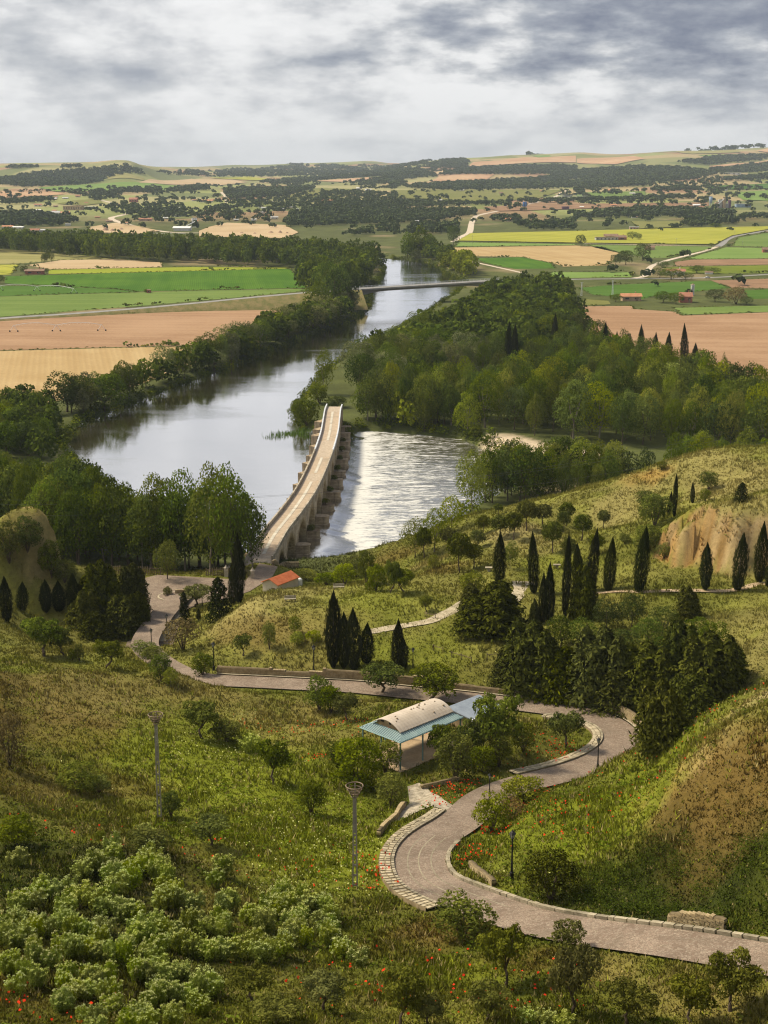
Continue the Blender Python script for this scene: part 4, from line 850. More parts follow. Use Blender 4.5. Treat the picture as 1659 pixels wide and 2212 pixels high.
NICE = {'poplar': 'poplar_tree', 'bright': 'broadleaf_tree', 'dark': 'broadleaf_tree', 'grey': 'willow_tree', 'far': 'poplar_tree', 'fardark': 'broadleaf_tree', 'pine': 'pine_tree', 'cypress': 'cypress_tree', 'juniper': 'juniper_tree', 'fir': 'fir_tree',
        'olive': 'olive_tree', 'almond': 'almond_tree', 'shrub': 'shrub', 'bush': 'shrub', 'broom': 'shrub', 'dome': 'shrub', 'hemlock': 'hemlock_plant'}
_plant_n = 0
def plant(kind, loc, w, h, label, cat, group=None, rz=None, sink=0.0):
    """one tree or bush: Empty at its foot > trunk, crown"""
    global _plant_n; _plant_n += 1; rg = R_(1000 + _plant_n)
    pr = PROTO[kind][rg.randrange(len(PROTO[kind]))]; o = empty(NICE[kind], (loc[0], loc[1], loc[2] - sink), rg.uniform(0, 6.28) if rz is None else rz); o.scale = (w, w, h); o.rotation_euler = (rg.gauss(0, .035), rg.gauss(0, .035), o.rotation_euler[2])
    names = ('foliage', 'stem', 'flower') if kind in ('shrub', 'bush', 'broom', 'dome', 'hemlock') else ('crown', 'trunk')
    for nm, me in zip(names, pr):
        ch = link(bpy.data.objects.new(nm, me), o)
        if nm == 'flower': ch['kind'] = 'stuff'
    return tag(o, label, cat, group)
def plant_px(kind, u, v, hpx, wpx, label, cat='tree', group=None):
    p = hit([(u, v)])[0]; d = p[1] * CP + (H - p[2]) * SP
    return plant(kind, p, wpx * d / FPX, hpx * d / FPX / .96, label, cat, group)
# ---------------------------------------------------------------- single trees and bushes read from the photograph
PINES = [(916,1206,68,42),(993,1237,86,55),(969,1190,50,45),(1024,1228,53,42),(1030,1185,40,40),(1043,1156,42,33),(1079,1163,50,52),(1109,1167,62,42),(1137,1146,65,48),(1076,1112,24,25),(1174,1138,48,50),(1216,1150,45,34),(1194,1195,68,52),(1223,1136,51,38),(1231,1216,55,38),(1303,1143,41,31),(1255,1168,56,48),(1287,1199,45,36)]
for i, (u, v, h, w) in enumerate(sorted(PINES)): plant_px('pine', u, v, h, w * 1.02, 'round crowned pine on the meadow above the river, %s from the left' % ordinal(i + 1), 'pine tree', 'round pines on the meadow')
CYP = [(1078,1262,110,28),(1153,1281,131,24),(1185,1342,125,27),(1220,1337,185,21),(1248,1277,103,25),(1274,1277,133,27),(1313,1277,115,27),(1379,1279,141,31),(1523,1275,100,30),(1592,1275,122,31),(1640,1258,130,29),(1664,1270,62,26),(1172,1345,105,22)]
for i, (u, v, h, w) in enumerate(sorted(CYP)): plant_px('cypress', u, v, h, w, 'dark column cypress in the row on the right terrace, %s from the left' % ordinal(i + 1), 'cypress', 'row of cypresses on the terrace')
for u, v, h, w, l in [(1456,1117,93,12,'tall thin cypress on the right hilltop'),(1444,1110,49,10,'short thin cypress left of the tall one on the right hill'),(1496,1087,43,10,'lone small cypress on the slope of the right hill'),
    (720,1441,163,42,'tallest dark cypress of the clump on the meadow'),(742,1443,120,34,'middle cypress of the dark clump on the meadow'),(764,1445,131,38,'pointed cypress at the right of the meadow clump'),(791,1432,86,32,'small cypress leaning at the end of the meadow clump'),(858,1443,105,30,'dark cypress beside a lamp post on the meadow'),(872,1444,70,24,'small cypress stem hugging the one beside the lamp post'),
    (517,1303,147,32,'very tall dark cypress by the red roofed shed'),(503,1306,90,22,'slim cypress shoot beside the very tall one'),(15,1342,95,28,'dark cypress at the left edge under the bluff'),(429,1338,24,10,'tiny cypress beside the square'),(48,1320,62,26,'dark hedge cypress nearest the left edge'),(100,1322,70,30,'dark hedge cypress under the left bluff'),(128,1320,64,30,'middle dark hedge cypress under the bluff'),(160,1318,78,30,'tallest dark hedge cypress under the bluff'),(185,1318,74,28,'dark hedge cypress touching the cedars')]:
    plant_px('cypress', u, v, h, w, l, 'cypress')
for u, v, h, w, l in [(1599,1083,40,34,'small dark fir on the right hilltop'),(475,1336,90,62,'dark spreading fir at the edge of the square'),(400,1350,72,28,'small narrow fir beside the square road')]: plant_px('fir', u, v, h, w, l, 'fir tree')
JUN = [(1150,1487,150,150),(1290,1512,160,150),(1395,1504,120,140),(1530,1512,150,150),(1430,1612,152,125),(1495,1552,96,115),(1340,1536,95,110),(1220,1504,110,120),(1065,1364,106,150),(1020,1322,58,66),(1257,1334,112,66),(1154,1348,56,26),(1485,1334,68,62),(1462,1488,150,110),(1575,1470,90,100),(1092,1484,80,70)]
for i, (u, v, h, w) in enumerate(sorted(JUN)): plant_px('juniper', u, v, h, w, 'dark bushy juniper on the slope behind the rear road, %s from the left' % ordinal(i + 1), 'juniper', 'junipers behind the rear road')
for i, (u, v, h, w) in enumerate([(225,1347,135,95),(285,1334,118,80),(185,1362,88,82),(255,1368,85,90),(300,1356,80,55),(210,1378,60,75)]): plant_px('juniper', u, v, h, w, ['tall cedar like evergreen left of the square','evergreen with branches over the square','low evergreen at the left of the cedar clump','front evergreen of the clump beside the square road','evergreen at the right edge of the clump by the road','lowest evergreen of the clump near the almond trees'][i], 'evergreen')
BUSHM = [(1310,1364,66,66),(1365,1354,70,60),(1430,1372,62,72),(1540,1402,60,72),(1210,1402,72,72),(1350,1424,64,84),(1450,1432,62,84),(1400,1395,60,70),(1260,1400,64,70),(1500,1390,56,60),(1300,1440,60,80)]
for i, (u, v, h, w) in enumerate(sorted(BUSHM)): plant_px('dark', u, v, h, w, 'deep green bush between the cypress row and junipers, %s from the left' % ordinal(i + 1), 'bush', 'bushes below the cypress row')
ONE = [ # kind,u,v,h,w,label
 ('bright',1102,1228,60,36,'light green young tree beside the meadow terrace'),('shrub',937,1231,32,30,'yellow green bush below the left pines'),('almond',872,1283,64,60,'dark almond tree on the bank right of the shed'),('almond',922,1322,44,32,'small bare looking tree on the meadow'),
 ('shrub',1020,1288,56,58,'round bright bush behind the big juniper'),('bright',362,1252,82,62,'bright yellow green tree at the back of the square'),('olive',422,1310,58,70,'olive tree beside the turning circle'),('dome',362,1288,21,24,'clipped round bush on the turning circle'),
 ('almond',94,1418,100,95,'broad almond tree at the left edge of the near slope'),('almond',137,1416,72,60,'almond tree right of the broad one on the left'),('almond',229,1443,80,72,'leaning almond tree with bare dark trunk on the left slope'),('bush',172,1428,38,26,'small green sapling left of the leaning almond'),('bush',157,1427,26,22,'tiny sapling beside the small green one'),
 ('bright',370,1484,42,38,'small bright green ball shaped tree on the left slope'),('bush',350,1470,62,56,'dark green shrub behind the bright ball tree'),('bush',312,1418,34,60,'green shrub beside the square road lamp'),('broom',395,1404,76,84,'large brownish bush at the foot of the square road'),('bush',437,1460,54,50,'dense green shrub left of the rear road end'),('shrub',330,1432,40,50,'yellowish bush at the crest of the left slope'),
 ('almond',525,1417,56,42,'small round tree on the mound slope, left'),('shrub',582,1402,62,34,'light green leaning tree on the mound slope'),('shrub',637,1370,40,30,'light green shrub on top of the mound slope'),('shrub',642,1395,30,36,'light green shrub low on the mound slope'),('shrub',677,1388,28,34,'light green shrub beside the meadow lamp'),
 ('almond',747,1559,76,62,'almond tree with dark trunk left of the pavilion'),('bush',690,1535,76,70,'thin leaved shrub clump below the rear road'),('bush',715,1540,66,60,'second shrub of the clump below the rear road'),('almond',825,1498,76,96,'broad dark tree beside the rear road'),('almond',929,1513,88,116,'wide dark tree in front of the rear road'),
 ('almond',944,1642,94,58,'slender tree at the corner of the pavilion'),('bush',985,1686,112,92,'dense shrub tree in front of the pavilion'),('almond',1022,1642,112,76,'tree behind the pavilion corner shrub'),('almond',1084,1632,158,128,'largest leafy tree right of the pavilion'),('bush',1078,1656,76,64,'low bush under the largest pavilion tree'),('bush',1040,1668,60,70,'dark low bush beside the pavilion garden'),('bush',1130,1625,62,64,'bush between the pavilion trees and hairpin'),
 ('bush',770,1702,122,120,'big dark shrub left of the pavilion'),('bush',832,1668,74,76,'shrub under the left pavilion posts'),('bush',735,1668,70,80,'shrub at the upper left of the big dark one'),('shrub',845,1740,70,76,'yellow green bush at the driveway edge'),('bush',672,1759,86,72,'small tree downhill from the big dark shrub'),('almond',1219,1615,96,88,'lone leafy tree inside the hairpin'),
 ('almond',435,1595,92,92,'dark spreading tree on the left slope beyond the first pole'),('bush',490,1602,48,76,'low bush trailing right of the spreading tree'),('almond',590,1695,120,80,'upright tree in the middle of the left slope'),('almond',457,1825,78,88,'twiggy tree left of the nest basket pole'),('bush',170,1710,62,92,'dark bush on the brown left slope'),('bush',215,1712,40,60,'low dark bush trailing right on the brown slope'),
 ('bush',370,1765,62,52,'dark shrub at the foot of the left basket pole'),('broom',22,1655,122,70,'dry brown tree at the left edge'),('bush',35,1825,62,92,'dark bush at the left edge above the hemlock'),('bush',218,1815,22,24,'very small dark bush on the left slope'),('bush',320,1845,58,104,'dark bush at the top of the hemlock patch'),
 ('olive',1092,2132,168,112,'olive tree with thick trunk below the lower road'),('bush',1000,2026,92,142,'wide shrub against the kerb of the lower bend'),('olive',1239,2190,195,112,'tall olive tree in front of the lower road'),('olive',1577,2185,158,128,'olive tree at the lower right corner'),('olive',865,2216,142,104,'olive tree cut by the bottom edge, left of centre'),('olive',1050,2206,100,98,'small olive at the bottom edge beneath the thick trunked one'),
 ('olive',1355,2216,112,118,'rounded olive at the bottom edge right of centre'),('olive',1490,2216,132,104,'olive at the bottom edge beside the corner tree'),('olive',925,2214,72,84,'low olive bush at the bottom edge'),('olive',1222,2058,84,78,'small olive bush against the lower road edge'),('olive',545,2166,98,104,'dark olive bush beside the hemlock patch'),('olive',700,2186,94,104,'olive bush at the bottom left of centre'),('olive',600,2214,64,112,'low olive bush at the bottom edge by the hemlock'),
 ('shrub',1062,1796,84,92,'bright green bush on the inner bank of the bend'),('shrub',1128,1730,54,108,'long green bush beside the near lamp'),('broom',1108,1768,44,74,'brown dry bush behind the bright green one'),('dome',1190,1945,112,138,'black green dome shaped bush beside the lower lamp'),
 ('bush',1531,1057,40,46,'round bush on the right hilltop'),('shrub',1523,1085,32,26,'light green bush under the round one on the hilltop'),('bush',1414,1136,74,78,'big dark bush in the cleft of the right hill'),('bush',1394,1094,34,46,'small bush on the left face of the right hill'),('bush',1395,1182,52,66,'green bush at the foot of the orange bluff'),('shrub',1434,1207,34,36,'bright bush growing on the orange bluff'),('bush',1429,1015,20,24,'tiny bush on the edge of the right hill'),('bush',1349,1174,22,30,'low bush on the slope left of the bluff'),
 ('bush',60,1190,74,70,'dark tree clinging to the left bluff'),('bush',20,1215,90,66,'dark tree on the left bluff at the picture edge'),('bush',112,1245,78,60,'green tree at the foot of the left bluff'),('bush',140,1258,50,56,'low green bush right of the left bluff'),
 ('bush',705,1264,28,62,'low bush on the bank beside the shed'),('shrub',745,1262,46,62,'green bush on the bank right of the shed'),('bush',792,1262,74,48,'tall green bush on the near river bank'),('bush',770,1246,42,50,'bush at the water edge below the weir'),('almond',842,1282,92,44,'slender young tree on the near river bank'),('bush',812,1278,62,50,'bush left of the slender river bank tree'),('shrub',660,1252,24,50,'fig like bush behind the shed'),
 ('bush',662,920,64,58,'dense green bush at the far left foot of the old bridge'),('bush',640,905,40,40,'smaller bush beside the one at the bridge foot'),('bright',700,852,92,46,'slender pale tree behind the far bridge end'),('bush',690,872,44,50,'bush at the far bridge end'),('bush',757,962,40,26,'bush growing on the far bridge piers'),('bush',728,880,26,44,'bush right of the track behind the bridge'),
 ('dark',1255,532,24,26,'lone round tree on the tan field beyond the bridge'),('dark',1388,563,36,38,'dark round tree beside the white track'),('dark',1352,572,30,36,'tree left of the dark round one by the track'),('dark',1330,572,22,26,'small tree of the group by the track'),
 ('dark',1432,578,13,30,'bush at the bend of the white track'),('dark',1425,600,20,40,'hedge bush left of the white farmhouse'),('dark',1450,604,22,50,'hedge bush below the white farmhouse'),('dark',1480,604,15,40,'hedge bush right below the white farmhouse'),('dark',1540,591,13,34,'bush right of the white farmhouse'),('dark',1505,590,16,40,'bush touching the white farmhouse'),
 ('dark',1432,654,24,44,'hedge tree left of the brick red house'),('dark',1460,657,24,34,'tree touching the brick red house'),('dark',1545,652,26,48,'tree right of the brick red house'),('broom',1590,657,38,54,'brownish tree at the end of the red house hedge'),('dark',1612,659,18,30,'low bush at the end of the red house hedge'),('dark',1330,652,16,28,'bush left of the tan barn'),
 ('dark',980,532,42,28,'dark round tree beside the dirt road beyond the river'),('bush',100,562,16,20,'bush left of the far meadow clump'),('dark',97,568,18,18,'tree of the far left meadow clump'),('dark',112,566,22,14,'taller tree of the far left meadow clump'),('dark',52,592,17,18,'tree beside the brown shed on the left'),('dark',100,590,10,12,'small tree right of the brown shed'),('dark',2,612,17,18,'bush at the left edge of the green fields'),
 ('bush',318,632,8,16,'bush beside the pump hut in the green field'),('dark',1536,533,8,12,'small bush beside the road junction'),('dark',1574,534,7,10,'small bush right of the road junction'),('dark',1546,493,10,26,'round bush above the yellow field'),('dark',1366,518,16,26,'bush beside the white walled ruin'),('dark',1380,519,14,16,'second bush beside the white walled ruin')]
for k, u, v, h, w, l in ONE: plant_px(k, u, v, h, w, l, 'bush' if k in ('shrub', 'bush', 'broom', 'dome') else 'tree')
# ---------------------------------------------------------------- groves: every tree its own object
def poisson(poly, spacing, rng, keep=None):
    mn, mx = poly.min(0), poly.max(0); xs = np.arange(mn[0], mx[0], spacing); yy = np.arange(mn[1], mx[1], spacing * .87); g = []
    for j, y in enumerate(yy):
        for x in xs + (spacing / 2 if j % 2 else 0): g.append((x + rng.uniform(-.36, .36) * spacing, y + rng.uniform(-.36, .36) * spacing))
    if not g: return np.zeros((0, 2))
    g = np.array(g); return g[sdf(g[:, 0], g[:, 1], poly) < 0]
GROVE = []
def grove(uvpoly, z, spacing, kinds, hrange, wfac, place, group, seed, near_kind=None, sdmin=2.0):
    rng = np.random.default_rng(seed); P = poisson(pix(uvpoly, z), spacing, rng); zz = hfast(P[:, 0], P[:, 1]) if len(P) else []
    if not len(P): return
    sr = sdf(P[:, 0], P[:, 1], RIVER); tt = P[:, 0] / P[:, 1]; q1, q2 = np.quantile(tt, [.34, .67]); yb = np.quantile(P[:, 1], .5)
    for (x, y), gz_, s in zip(P, zz, sr):
        if s < sdmin: continue
        k = kinds[int(rng.integers(len(kinds)))]; h = rng.uniform(*hrange); t = x / y
        where = ('near ' if y < yb else 'back ') + ('left' if t < q1 else 'right' if t > q2 else 'middle')
        GROVE.append((h / y, k, (x, y, gz_), h * wfac * rng.choice([.62, .8, .95, 1.1, 1.3]), h, '%s at the %s of %s' % (LBK[k], where, place), group + ' ' + k + ' ' + where))
LBK = {'poplar': 'mid green poplar', 'bright': 'bright green tree', 'dark': 'dark rounded tree', 'grey': 'pale grey willow', 'far': 'tall green tree', 'fardark': 'dark green tree'}
LB = lambda place: place
grove([(-120,1110),(0,1112),(120,1132),(200,1160),(290,1185),(400,1200),(540,1215),(560,1228),(430,1240),(330,1240),(210,1240),(120,1215),(0,1150),(-120,1150)], 4, 5.4, ['poplar', 'poplar', 'dark', 'dark'], (13, 20), .68, LB('the dense grove left of the old bridge'), 'grove left of the old bridge', 1)
grove([(-120,1030),(0,1040),(90,1058),(160,1092),(190,1130),(100,1125),(0,1105),(-120,1100)], 2.5, 6.5, ['poplar', 'dark', 'dark'], (9, 12), .8, LB('the low wood at the left edge'), 'low wood at the left edge', 22)
grove([(-120,905),(0,895),(100,892),(118,925),(104,952),(112,1000),(60,1000),(0,990),(-120,1000)], 2, 6.5, ['poplar', 'dark', 'dark'], (9, 12), .8, LB('the wood left of the pool'), 'wood at the left end of the pool', 2)
grove([(150,900),(200,893),(300,850),(400,815),(480,790),(560,757),(640,727),(720,697),(745,690),(762,668),(768,645),(752,642),(735,662),(690,683),(600,718),(520,752),(440,783),(330,825),(230,862),(140,885)], 2, 6.6, ['poplar', 'poplar', 'dark', 'grey'], (9.5, 14.5), .95, LB('the tree row on the left river bank'), 'left bank tree row', 3, sdmin=-1.5)
grove([(770,925),(900,934),(1000,943),(1050,958),(1000,922),(880,905),(785,902)], 1, 4.6, ['poplar', 'bright', 'poplar'], (9, 15), .62, LB('the bank row beside the weir pool'), 'bank row beside the weir pool', 13, sdmin=.2)
grove([(640,625),(700,608),(770,600),(790,604),(775,640),(755,650),(730,645)], 2, 9, ['far', 'fardark', 'far'], (16, 22), .7, LB('the clump left of the road bridge'), 'clump left of the road bridge', 4)
grove([(-150,540),(0,545),(160,558),(350,567),(560,577),(640,579),(660,592),(680,606),(740,600),(825,588),(828,572),(700,556),(500,549),(250,538),(0,528),(-150,522)], 2, 14, ['far', 'fardark', 'fardark', 'far'], (15, 22), .75, LB('the tree belt behind the left fields'), 'tree belt behind the left fields', 5)
grove([(833,575),(832,560),(860,553),(900,548),(960,552),(972,565),(958,576),(915,566),(870,562)], 2, 11, ['far', 'fardark'], (11, 17), .8, LB('the wood where the river bends away'), 'wood at the far river bend', 6)
grove([(962,590),(985,596),(1015,600),(1010,582),(970,578)], 2, 9, ['bright'], (15, 19), .8, LB('the clump right of the road bridge'), 'clump right of the road bridge', 7)
for u, v, h, w, l in [(905,556,66,44,'tallest bright poplar at the far river bend'),(880,556,52,34,'left bright poplar at the far river bend'),(928,557,50,34,'right bright poplar at the far river bend'),(900,566,28,26,'grey willow under the tall far poplars')]: plant_px('grey' if 'willow' in l else 'far', u, v, h, w, l, 'tree')
grove([(850,768),(905,744),(967,710),(1017,690),(1046,660),(1062,644),(1150,632),(1228,640),(1228,668),(1236,700),(1262,740),(1200,760),(1100,790),(980,790),(900,785)], 2, 9.2, ['dark', 'dark', 'dark', 'poplar'], (11, 17), .92, LB('the dense plantation right of the river'), 'dark plantation right of the river', 8)
grove([(748,822),(775,797),(830,772),(850,770),(900,787),(980,792),(1100,792),(1060,815),(960,825),(860,835),(770,862)], 2, 8.5, ['poplar', 'dark', 'grey', 'poplar'], (12, 17), .7, LB('the wood behind the old bridge'), 'wood behind the far bridge end', 9)
grove([(790,915),(800,890),(900,880),(1000,880),(1060,870),(1110,830),(1200,805),(1300,800),(1450,850),(1600,890),(1800,915),(1800,1000),(1600,985),(1400,965),(1250,955),(1130,940),(1050,925),(950,918),(880,916)], 2, 8.4, ['poplar', 'bright', 'poplar', 'dark'], (14, 20), .60, LB('the tall wood below the weir'), 'tall wood on the right bank', 10)
grove([(1060,862),(1130,815),(1200,795),(1290,770),(1420,825),(1600,875),(1600,885),(1450,846),(1300,797),(1200,802),(1100,830)], 2, 8, ['poplar', 'dark'], (14, 19), .42, LB('the rear row behind the tall wood'), 'back row of the tall wood', 12)
grove([(985,1110),(1030,1080),(1090,1058),(1200,1052),(1350,1060),(1480,1050),(1700,1040),(1700,1010),(1480,1030),(1350,1085),(1260,1095),(1150,1098),(1060,1098)], 2.5, 5.6, ['bright', 'poplar', 'dark'], (11, 16), .62, LB('the grove along the lower river'), 'grove between meadow and lower river', 11, sdmin=1.0)
for u, v, h, w, l in [(897,1204,85,62,'open light green tree at the water edge below the weir'),(938,1192,88,66,'leafy tree at the water edge beside the pines'),(975,1150,80,60,'leafy tree behind the pines at the water edge'),(1028,948,30,34,'bush at the tip of the gravel bar')]: plant_px('bright' if 'bush' not in l else 'bush', u, v, h, w, l, 'tree' if 'bush' not in l else 'bush')
for i, (u, v, h) in enumerate([(1304,800,100),(1383,790,84),(1440,800,78),(1478,800,96),(1330,790,70),(1413,795,74),(1500,806,62),(1095,800,100),(1110,796,92),(1195,778,96)]): plant_px('cypress', u, v, h, 17, 'slim dark poplar spire above the right wood, %s in the listing from left' % ordinal(i + 1) if False else ['tall black spire tree beside the brown field farm','slim dark spire left of the big brown field','short dark spire above the right wood','dark spire standing out against the brown field','short spire right of the farm yard','thin spire between two taller ones on the field edge','smallest spire at the right end of the wood','slim dark poplar in the wood centre, left of a pair','slim dark poplar in the wood centre, right of a pair','slim dark poplar behind the wood centre'][i], 'tree')
for u, v, h, w, l in [(505,1238,225,120,'big leafy poplar overhanging the near bridge end'),(455,1236,215,110,'big leafy poplar left of the overhanging one'),(545,1225,150,80,'leafy tree touching the bridge parapet'),(400,1234,205,105,'tall poplar behind the bright tree of the square'),(340,1228,190,100,'tall poplar behind the palisade')]: plant_px('poplar', u, v, h, w, l, 'tree')
for u, v, h, w, l in [(718,674,104,84,'large tree in front of the road bridge embankment'),(742,670,96,70,'large tree beside the left pier of the road bridge'),(684,688,76,66,'rounded tree left of the embankment trees')]: plant_px('dark', u, v, h, w, l, 'tree')
# the 300 that show largest of each kind become objects, the small rest one mass
GROVE.sort(key=lambda g: -g[0]); used = {}
for ob in COL.objects:
    if ob.type == 'EMPTY' and ob.parent is None: nm = ob.name.split('.')[0]; used[nm] = used.get(nm, 0) + 1
REST = []
for g in GROVE:
    nm = NICE[g[1]]
    if used.get(nm, 0) < 298: used[nm] = used.get(nm, 0) + 1; plant(g[1], g[2], g[3], g[4], g[5], 'tree', g[6])
    else: REST.append(g)
def lowcrown(rg, nr, n=210): return lobes_cards(shell_lobes(rg, 26, .55, .46, .42, .17, -.95, .2), n * 2, .15, nr)
LT = [lowcrown(R_(300 + s), np.random.default_rng(310 + s)) for s in range(6)]
KC = {'poplar': ((0.062, 0.094, 0.007), (0.158, 0.190, 0.014)), 'bright': ((0.13, 0.165, 0.009), (0.27, 0.29, 0.020)), 'dark': ((0.048, 0.076, 0.009), (0.120, 0.155, 0.020)), 'grey': ((0.12, 0.14, 0.045), (0.25, 0.26, 0.095)), 'far': ((0.062, 0.094, 0.007), (0.158, 0.190, 0.014)), 'fardark': ((0.048, 0.076, 0.009), (0.120, 0.155, 0.020))}
def col_leaf():
    m, N = new_mat('grove_leaves'); a_ = N('ShaderNodeVertexColor', layer_name='Col'); N('ShaderNodeOutputMaterial', {0: N('ShaderNodeMixShader', {0: .3, 1: N('ShaderNodeBsdfDiffuse', {'Color': a_.outputs[0]}), 2: N('ShaderNodeBsdfTranslucent', {'Color': a_.outputs[0]})})}); return m
M['leafcol'] = col_leaf(); rs = np.random.default_rng(44); GV_ = []; GC_ = []
for g in REST:
    v_, f_, c_ = LT[int(rs.integers(6))]; a0, a1 = (np.array(q) for q in KC[g[1]]); an_ = rs.random() * 6.28; cs, sn_ = math.cos(an_), math.sin(an_); val = rs.uniform(.7, 1.3)
    vv = np.stack([v_[:, 0] * cs - v_[:, 1] * sn_, v_[:, 0] * sn_ + v_[:, 1] * cs, v_[:, 2]], -1) * np.array([g[3], g[3], g[4]]) + np.array(g[2]); GV_.append(vv); GC_.append((a0 + (a1 - a0) * c_[:, :1]) * val)
v_ = np.vstack(GV_); tag(link(bpy.data.objects.new('grove_trees', np_mesh('grove_trees', v_, np.arange(len(v_)).reshape(-1, 4), M['leafcol'], False, np.vstack(GC_)))), 'massed crowns of the farther riverside woods', 'trees', kind='stuff')
# bushes and brush along the waterline
SV_ = []; SC_ = []
bp_ = np.vstack([RIVER, RIVER[:1]]); bp_ = resample(np.c_[bp_, bp_[:, :1] * 0], 2.6)[:, :2]
for (x_, y_) in bp_:
    if y_ < 330 or (y_ < 480 and -40 < x_ < -2) or y_ > 1500 or rs.random() < .12: continue
    for q in range(2):
        px_, py_ = x_ + rs.normal() * 2.2, y_ + rs.normal() * 2.2; s_ = float(sdf([px_], [py_], RIVER)[0])
        if s_ < -1.6: continue
        z_ = max(0.0, float(hfast([px_], [py_])[0])); v_, f_, c_ = LT[int(rs.integers(6))]; pick = rs.permutation(len(v_) // 4)[:70]; ii = (pick[:, None] * 4 + np.arange(4)).ravel(); w_ = rs.uniform(2.2, 5.0); h_ = w_ * rs.uniform(.6, 1.1); k_ = ['poplar', 'bright', 'dark', 'poplar'][int(rs.integers(4))]; a0, a1 = (np.array(q_) for q_ in KC[k_])
        SV_.append(v_[ii] * np.array([w_, w_, h_]) + np.array([px_, py_, z_ - .35 * h_])); SC_.append((a0 + (a1 - a0) * c_[ii, :1]) * rs.uniform(.7, 1.2))
v_ = np.vstack(SV_); tag(link(bpy.data.objects.new('riverside_brush', np_mesh('riverside_brush', v_, np.arange(len(v_)).reshape(-1, 4), M['leafcol'], False, np.vstack(SC_)))), 'green brush growing along the water edge of the river', 'brush', kind='stuff')
# hemlock patch at lower left
HEM = [(u, v) for u, v in [(60,1950),(110,1910),(160,1930),(200,1880),(240,1900),(300,1890),(335,1870),(365,1900),(250,1840),(330,1830),(220,1950),(280,1960),(340,1950),(400,1950),(460,1890),(480,1960),(130,1980),(80,2010),(40,2030),(170,2010),(230,2010),(300,2010),(360,2000),(420,2010),(470,2010),(530,1980),(560,2010),(600,1970),(640,1950),(590,1930),(680,1960),(700,1990),(690,2020),(650,2010),(610,2040),(560,2050),(500,2050),(440,2060),(380,2050),(320,2060),(260,2060),(200,2060),(140,2050),(90,2060),(30,2090),(60,2120),(160,2110),(220,2110),(290,2110),(350,2100),(410,2100),(350,2150),(400,2150),(190,2140),(150,2160),(250,2160),(300,2180),(360,2200),(320,2212),(420,2190),(280,2210),(200,2205),(440,2130),(660,1990),(720,2040),(10,2010),(20,1990)]]
rh = R_(77)
for u, v in HEM:
    for q in range(3):
        uu, vv = u + rh.uniform(-24, 24), v + rh.uniform(-16, 16) + 18
        plant_px('hemlock', uu, vv, rh.uniform(38, 62), rh.uniform(44, 64), 'flowering hemlock plant in the pale green patch at lower left', 'hemlock', 'hemlock patch at lower left')
for i, (u, v) in enumerate([(1140,2214),(1180,2218),(1215,2222),(40,1870),(540,1625),(775,2085)]): plant_px('hemlock', u, v, 40, 56, ['flowering hemlock left of three at the bottom edge','flowering hemlock middle of three at the bottom edge','flowering hemlock right of three at the bottom edge','lone flowering hemlock at the left edge','small flowering hemlock beside the upright slope tree','lone flowering hemlock right of the patch'][i], 'hemlock')
# ---------------------------------------------------------------- old stone bridge
def stone_mat(name, c1, c2, c3, bw=0.9, bh=0.42):
    m, N = new_mat(name); g = N('ShaderNodeNewGeometry').outputs['Position']; tc = N('ShaderNodeTexCoord').outputs['Object']
    n = N.noise(tc, 0.5, 5, 0.65, 0.4); n2 = N.noise(tc, 3.0, 4, 0.65); st = N.noise(N.vec(tc, (1.2, 1.2, 0.15)), 1.0, 4, 0.6)
    sp = N('ShaderNodeSeparateXYZ', {0: tc}); v = N('ShaderNodeCombineXYZ', {0: N.math('ADD', sp.outputs[0], sp.outputs[1]), 1: sp.outputs[2]})
    br = N('ShaderNodeTexBrick', {'Vector': v, 'Scale': 1.0, 'Brick Width': bw, 'Row Height': bh, 'Mortar Size': 0.025, 'Color1': (0.85, 0.85, 0.85, 1), 'Color2': (1.1, 1.1, 1.1, 1), 'Mortar': (0.55, 0.5, 0.45, 1)})
    c = N.mix(N.mapr(n, 0.36, 0.64), (*c1, 1), (*c2, 1)); c = N.mix(N.mapr(st, 0.52, 0.72, 0.0, 0.7), c, (*c3, 1)); c = N.mix(1.0, c, br.outputs[0], 'MULTIPLY')
    bsdf(N, c, 0.9, N.math('ADD', n2, br.outputs['Fac']), 0.5, 0.06, 0.15); return m
M['ashlar'] = stone_mat('weathered_ashlar', (0.42, 0.32, 0.20), (0.56, 0.46, 0.31), (0.20, 0.16, 0.11))
M['pier'] = stone_mat('river_stained_stone', (0.33, 0.255, 0.17), (0.46, 0.37, 0.26), (0.17, 0.14, 0.095))
M['parapet'] = simple_mat('grey_parapet_stone', (0.33, 0.285, 0.225), (0.50, 0.44, 0.36), 1.0, 0.9, 0.5, objvar=.28, stain=(.4, .65, (.17, .145, .11)))
M['deck'] = simple_mat('sandy_deck_paving', (0.36, 0.28, 0.20), (0.47, 0.375, 0.28), 0.8, 0.9, 0.4, stain=(.22, .7, (.27, .225, .17)))
M['deckrough'] = simple_mat('worn_cobble_patch', (0.34, 0.27, 0.20), (0.50, 0.42, 0.33), 1.6, 0.9, 0.5)
M['slab'] = simple_mat('pale_centre_slab', (0.48, 0.44, 0.375), (0.60, 0.56, 0.485), 1.2, 0.85, 0.3, objvar=.15)
M['steel'] = simple_mat('galvanised_rail', (0.55, 0.58, 0.62), (0.68, 0.70, 0.74), 1.0, 0.4, 0.1)
BC = [(-27.6,288,7.35),(-26.5,300,7.4),(-25.2,318,7.5),(-22.6,339,7.55),(-20.4,362,7.4),(-18.9,388,7.45),(-17.9,417,7.3),(-17.4,446,7.3),(-17.6,470,7.4),(-17.8,489,7.35),(-17.6,500,7.1)]
bc = resample(spline(np.array(BC, float), 8), .6)
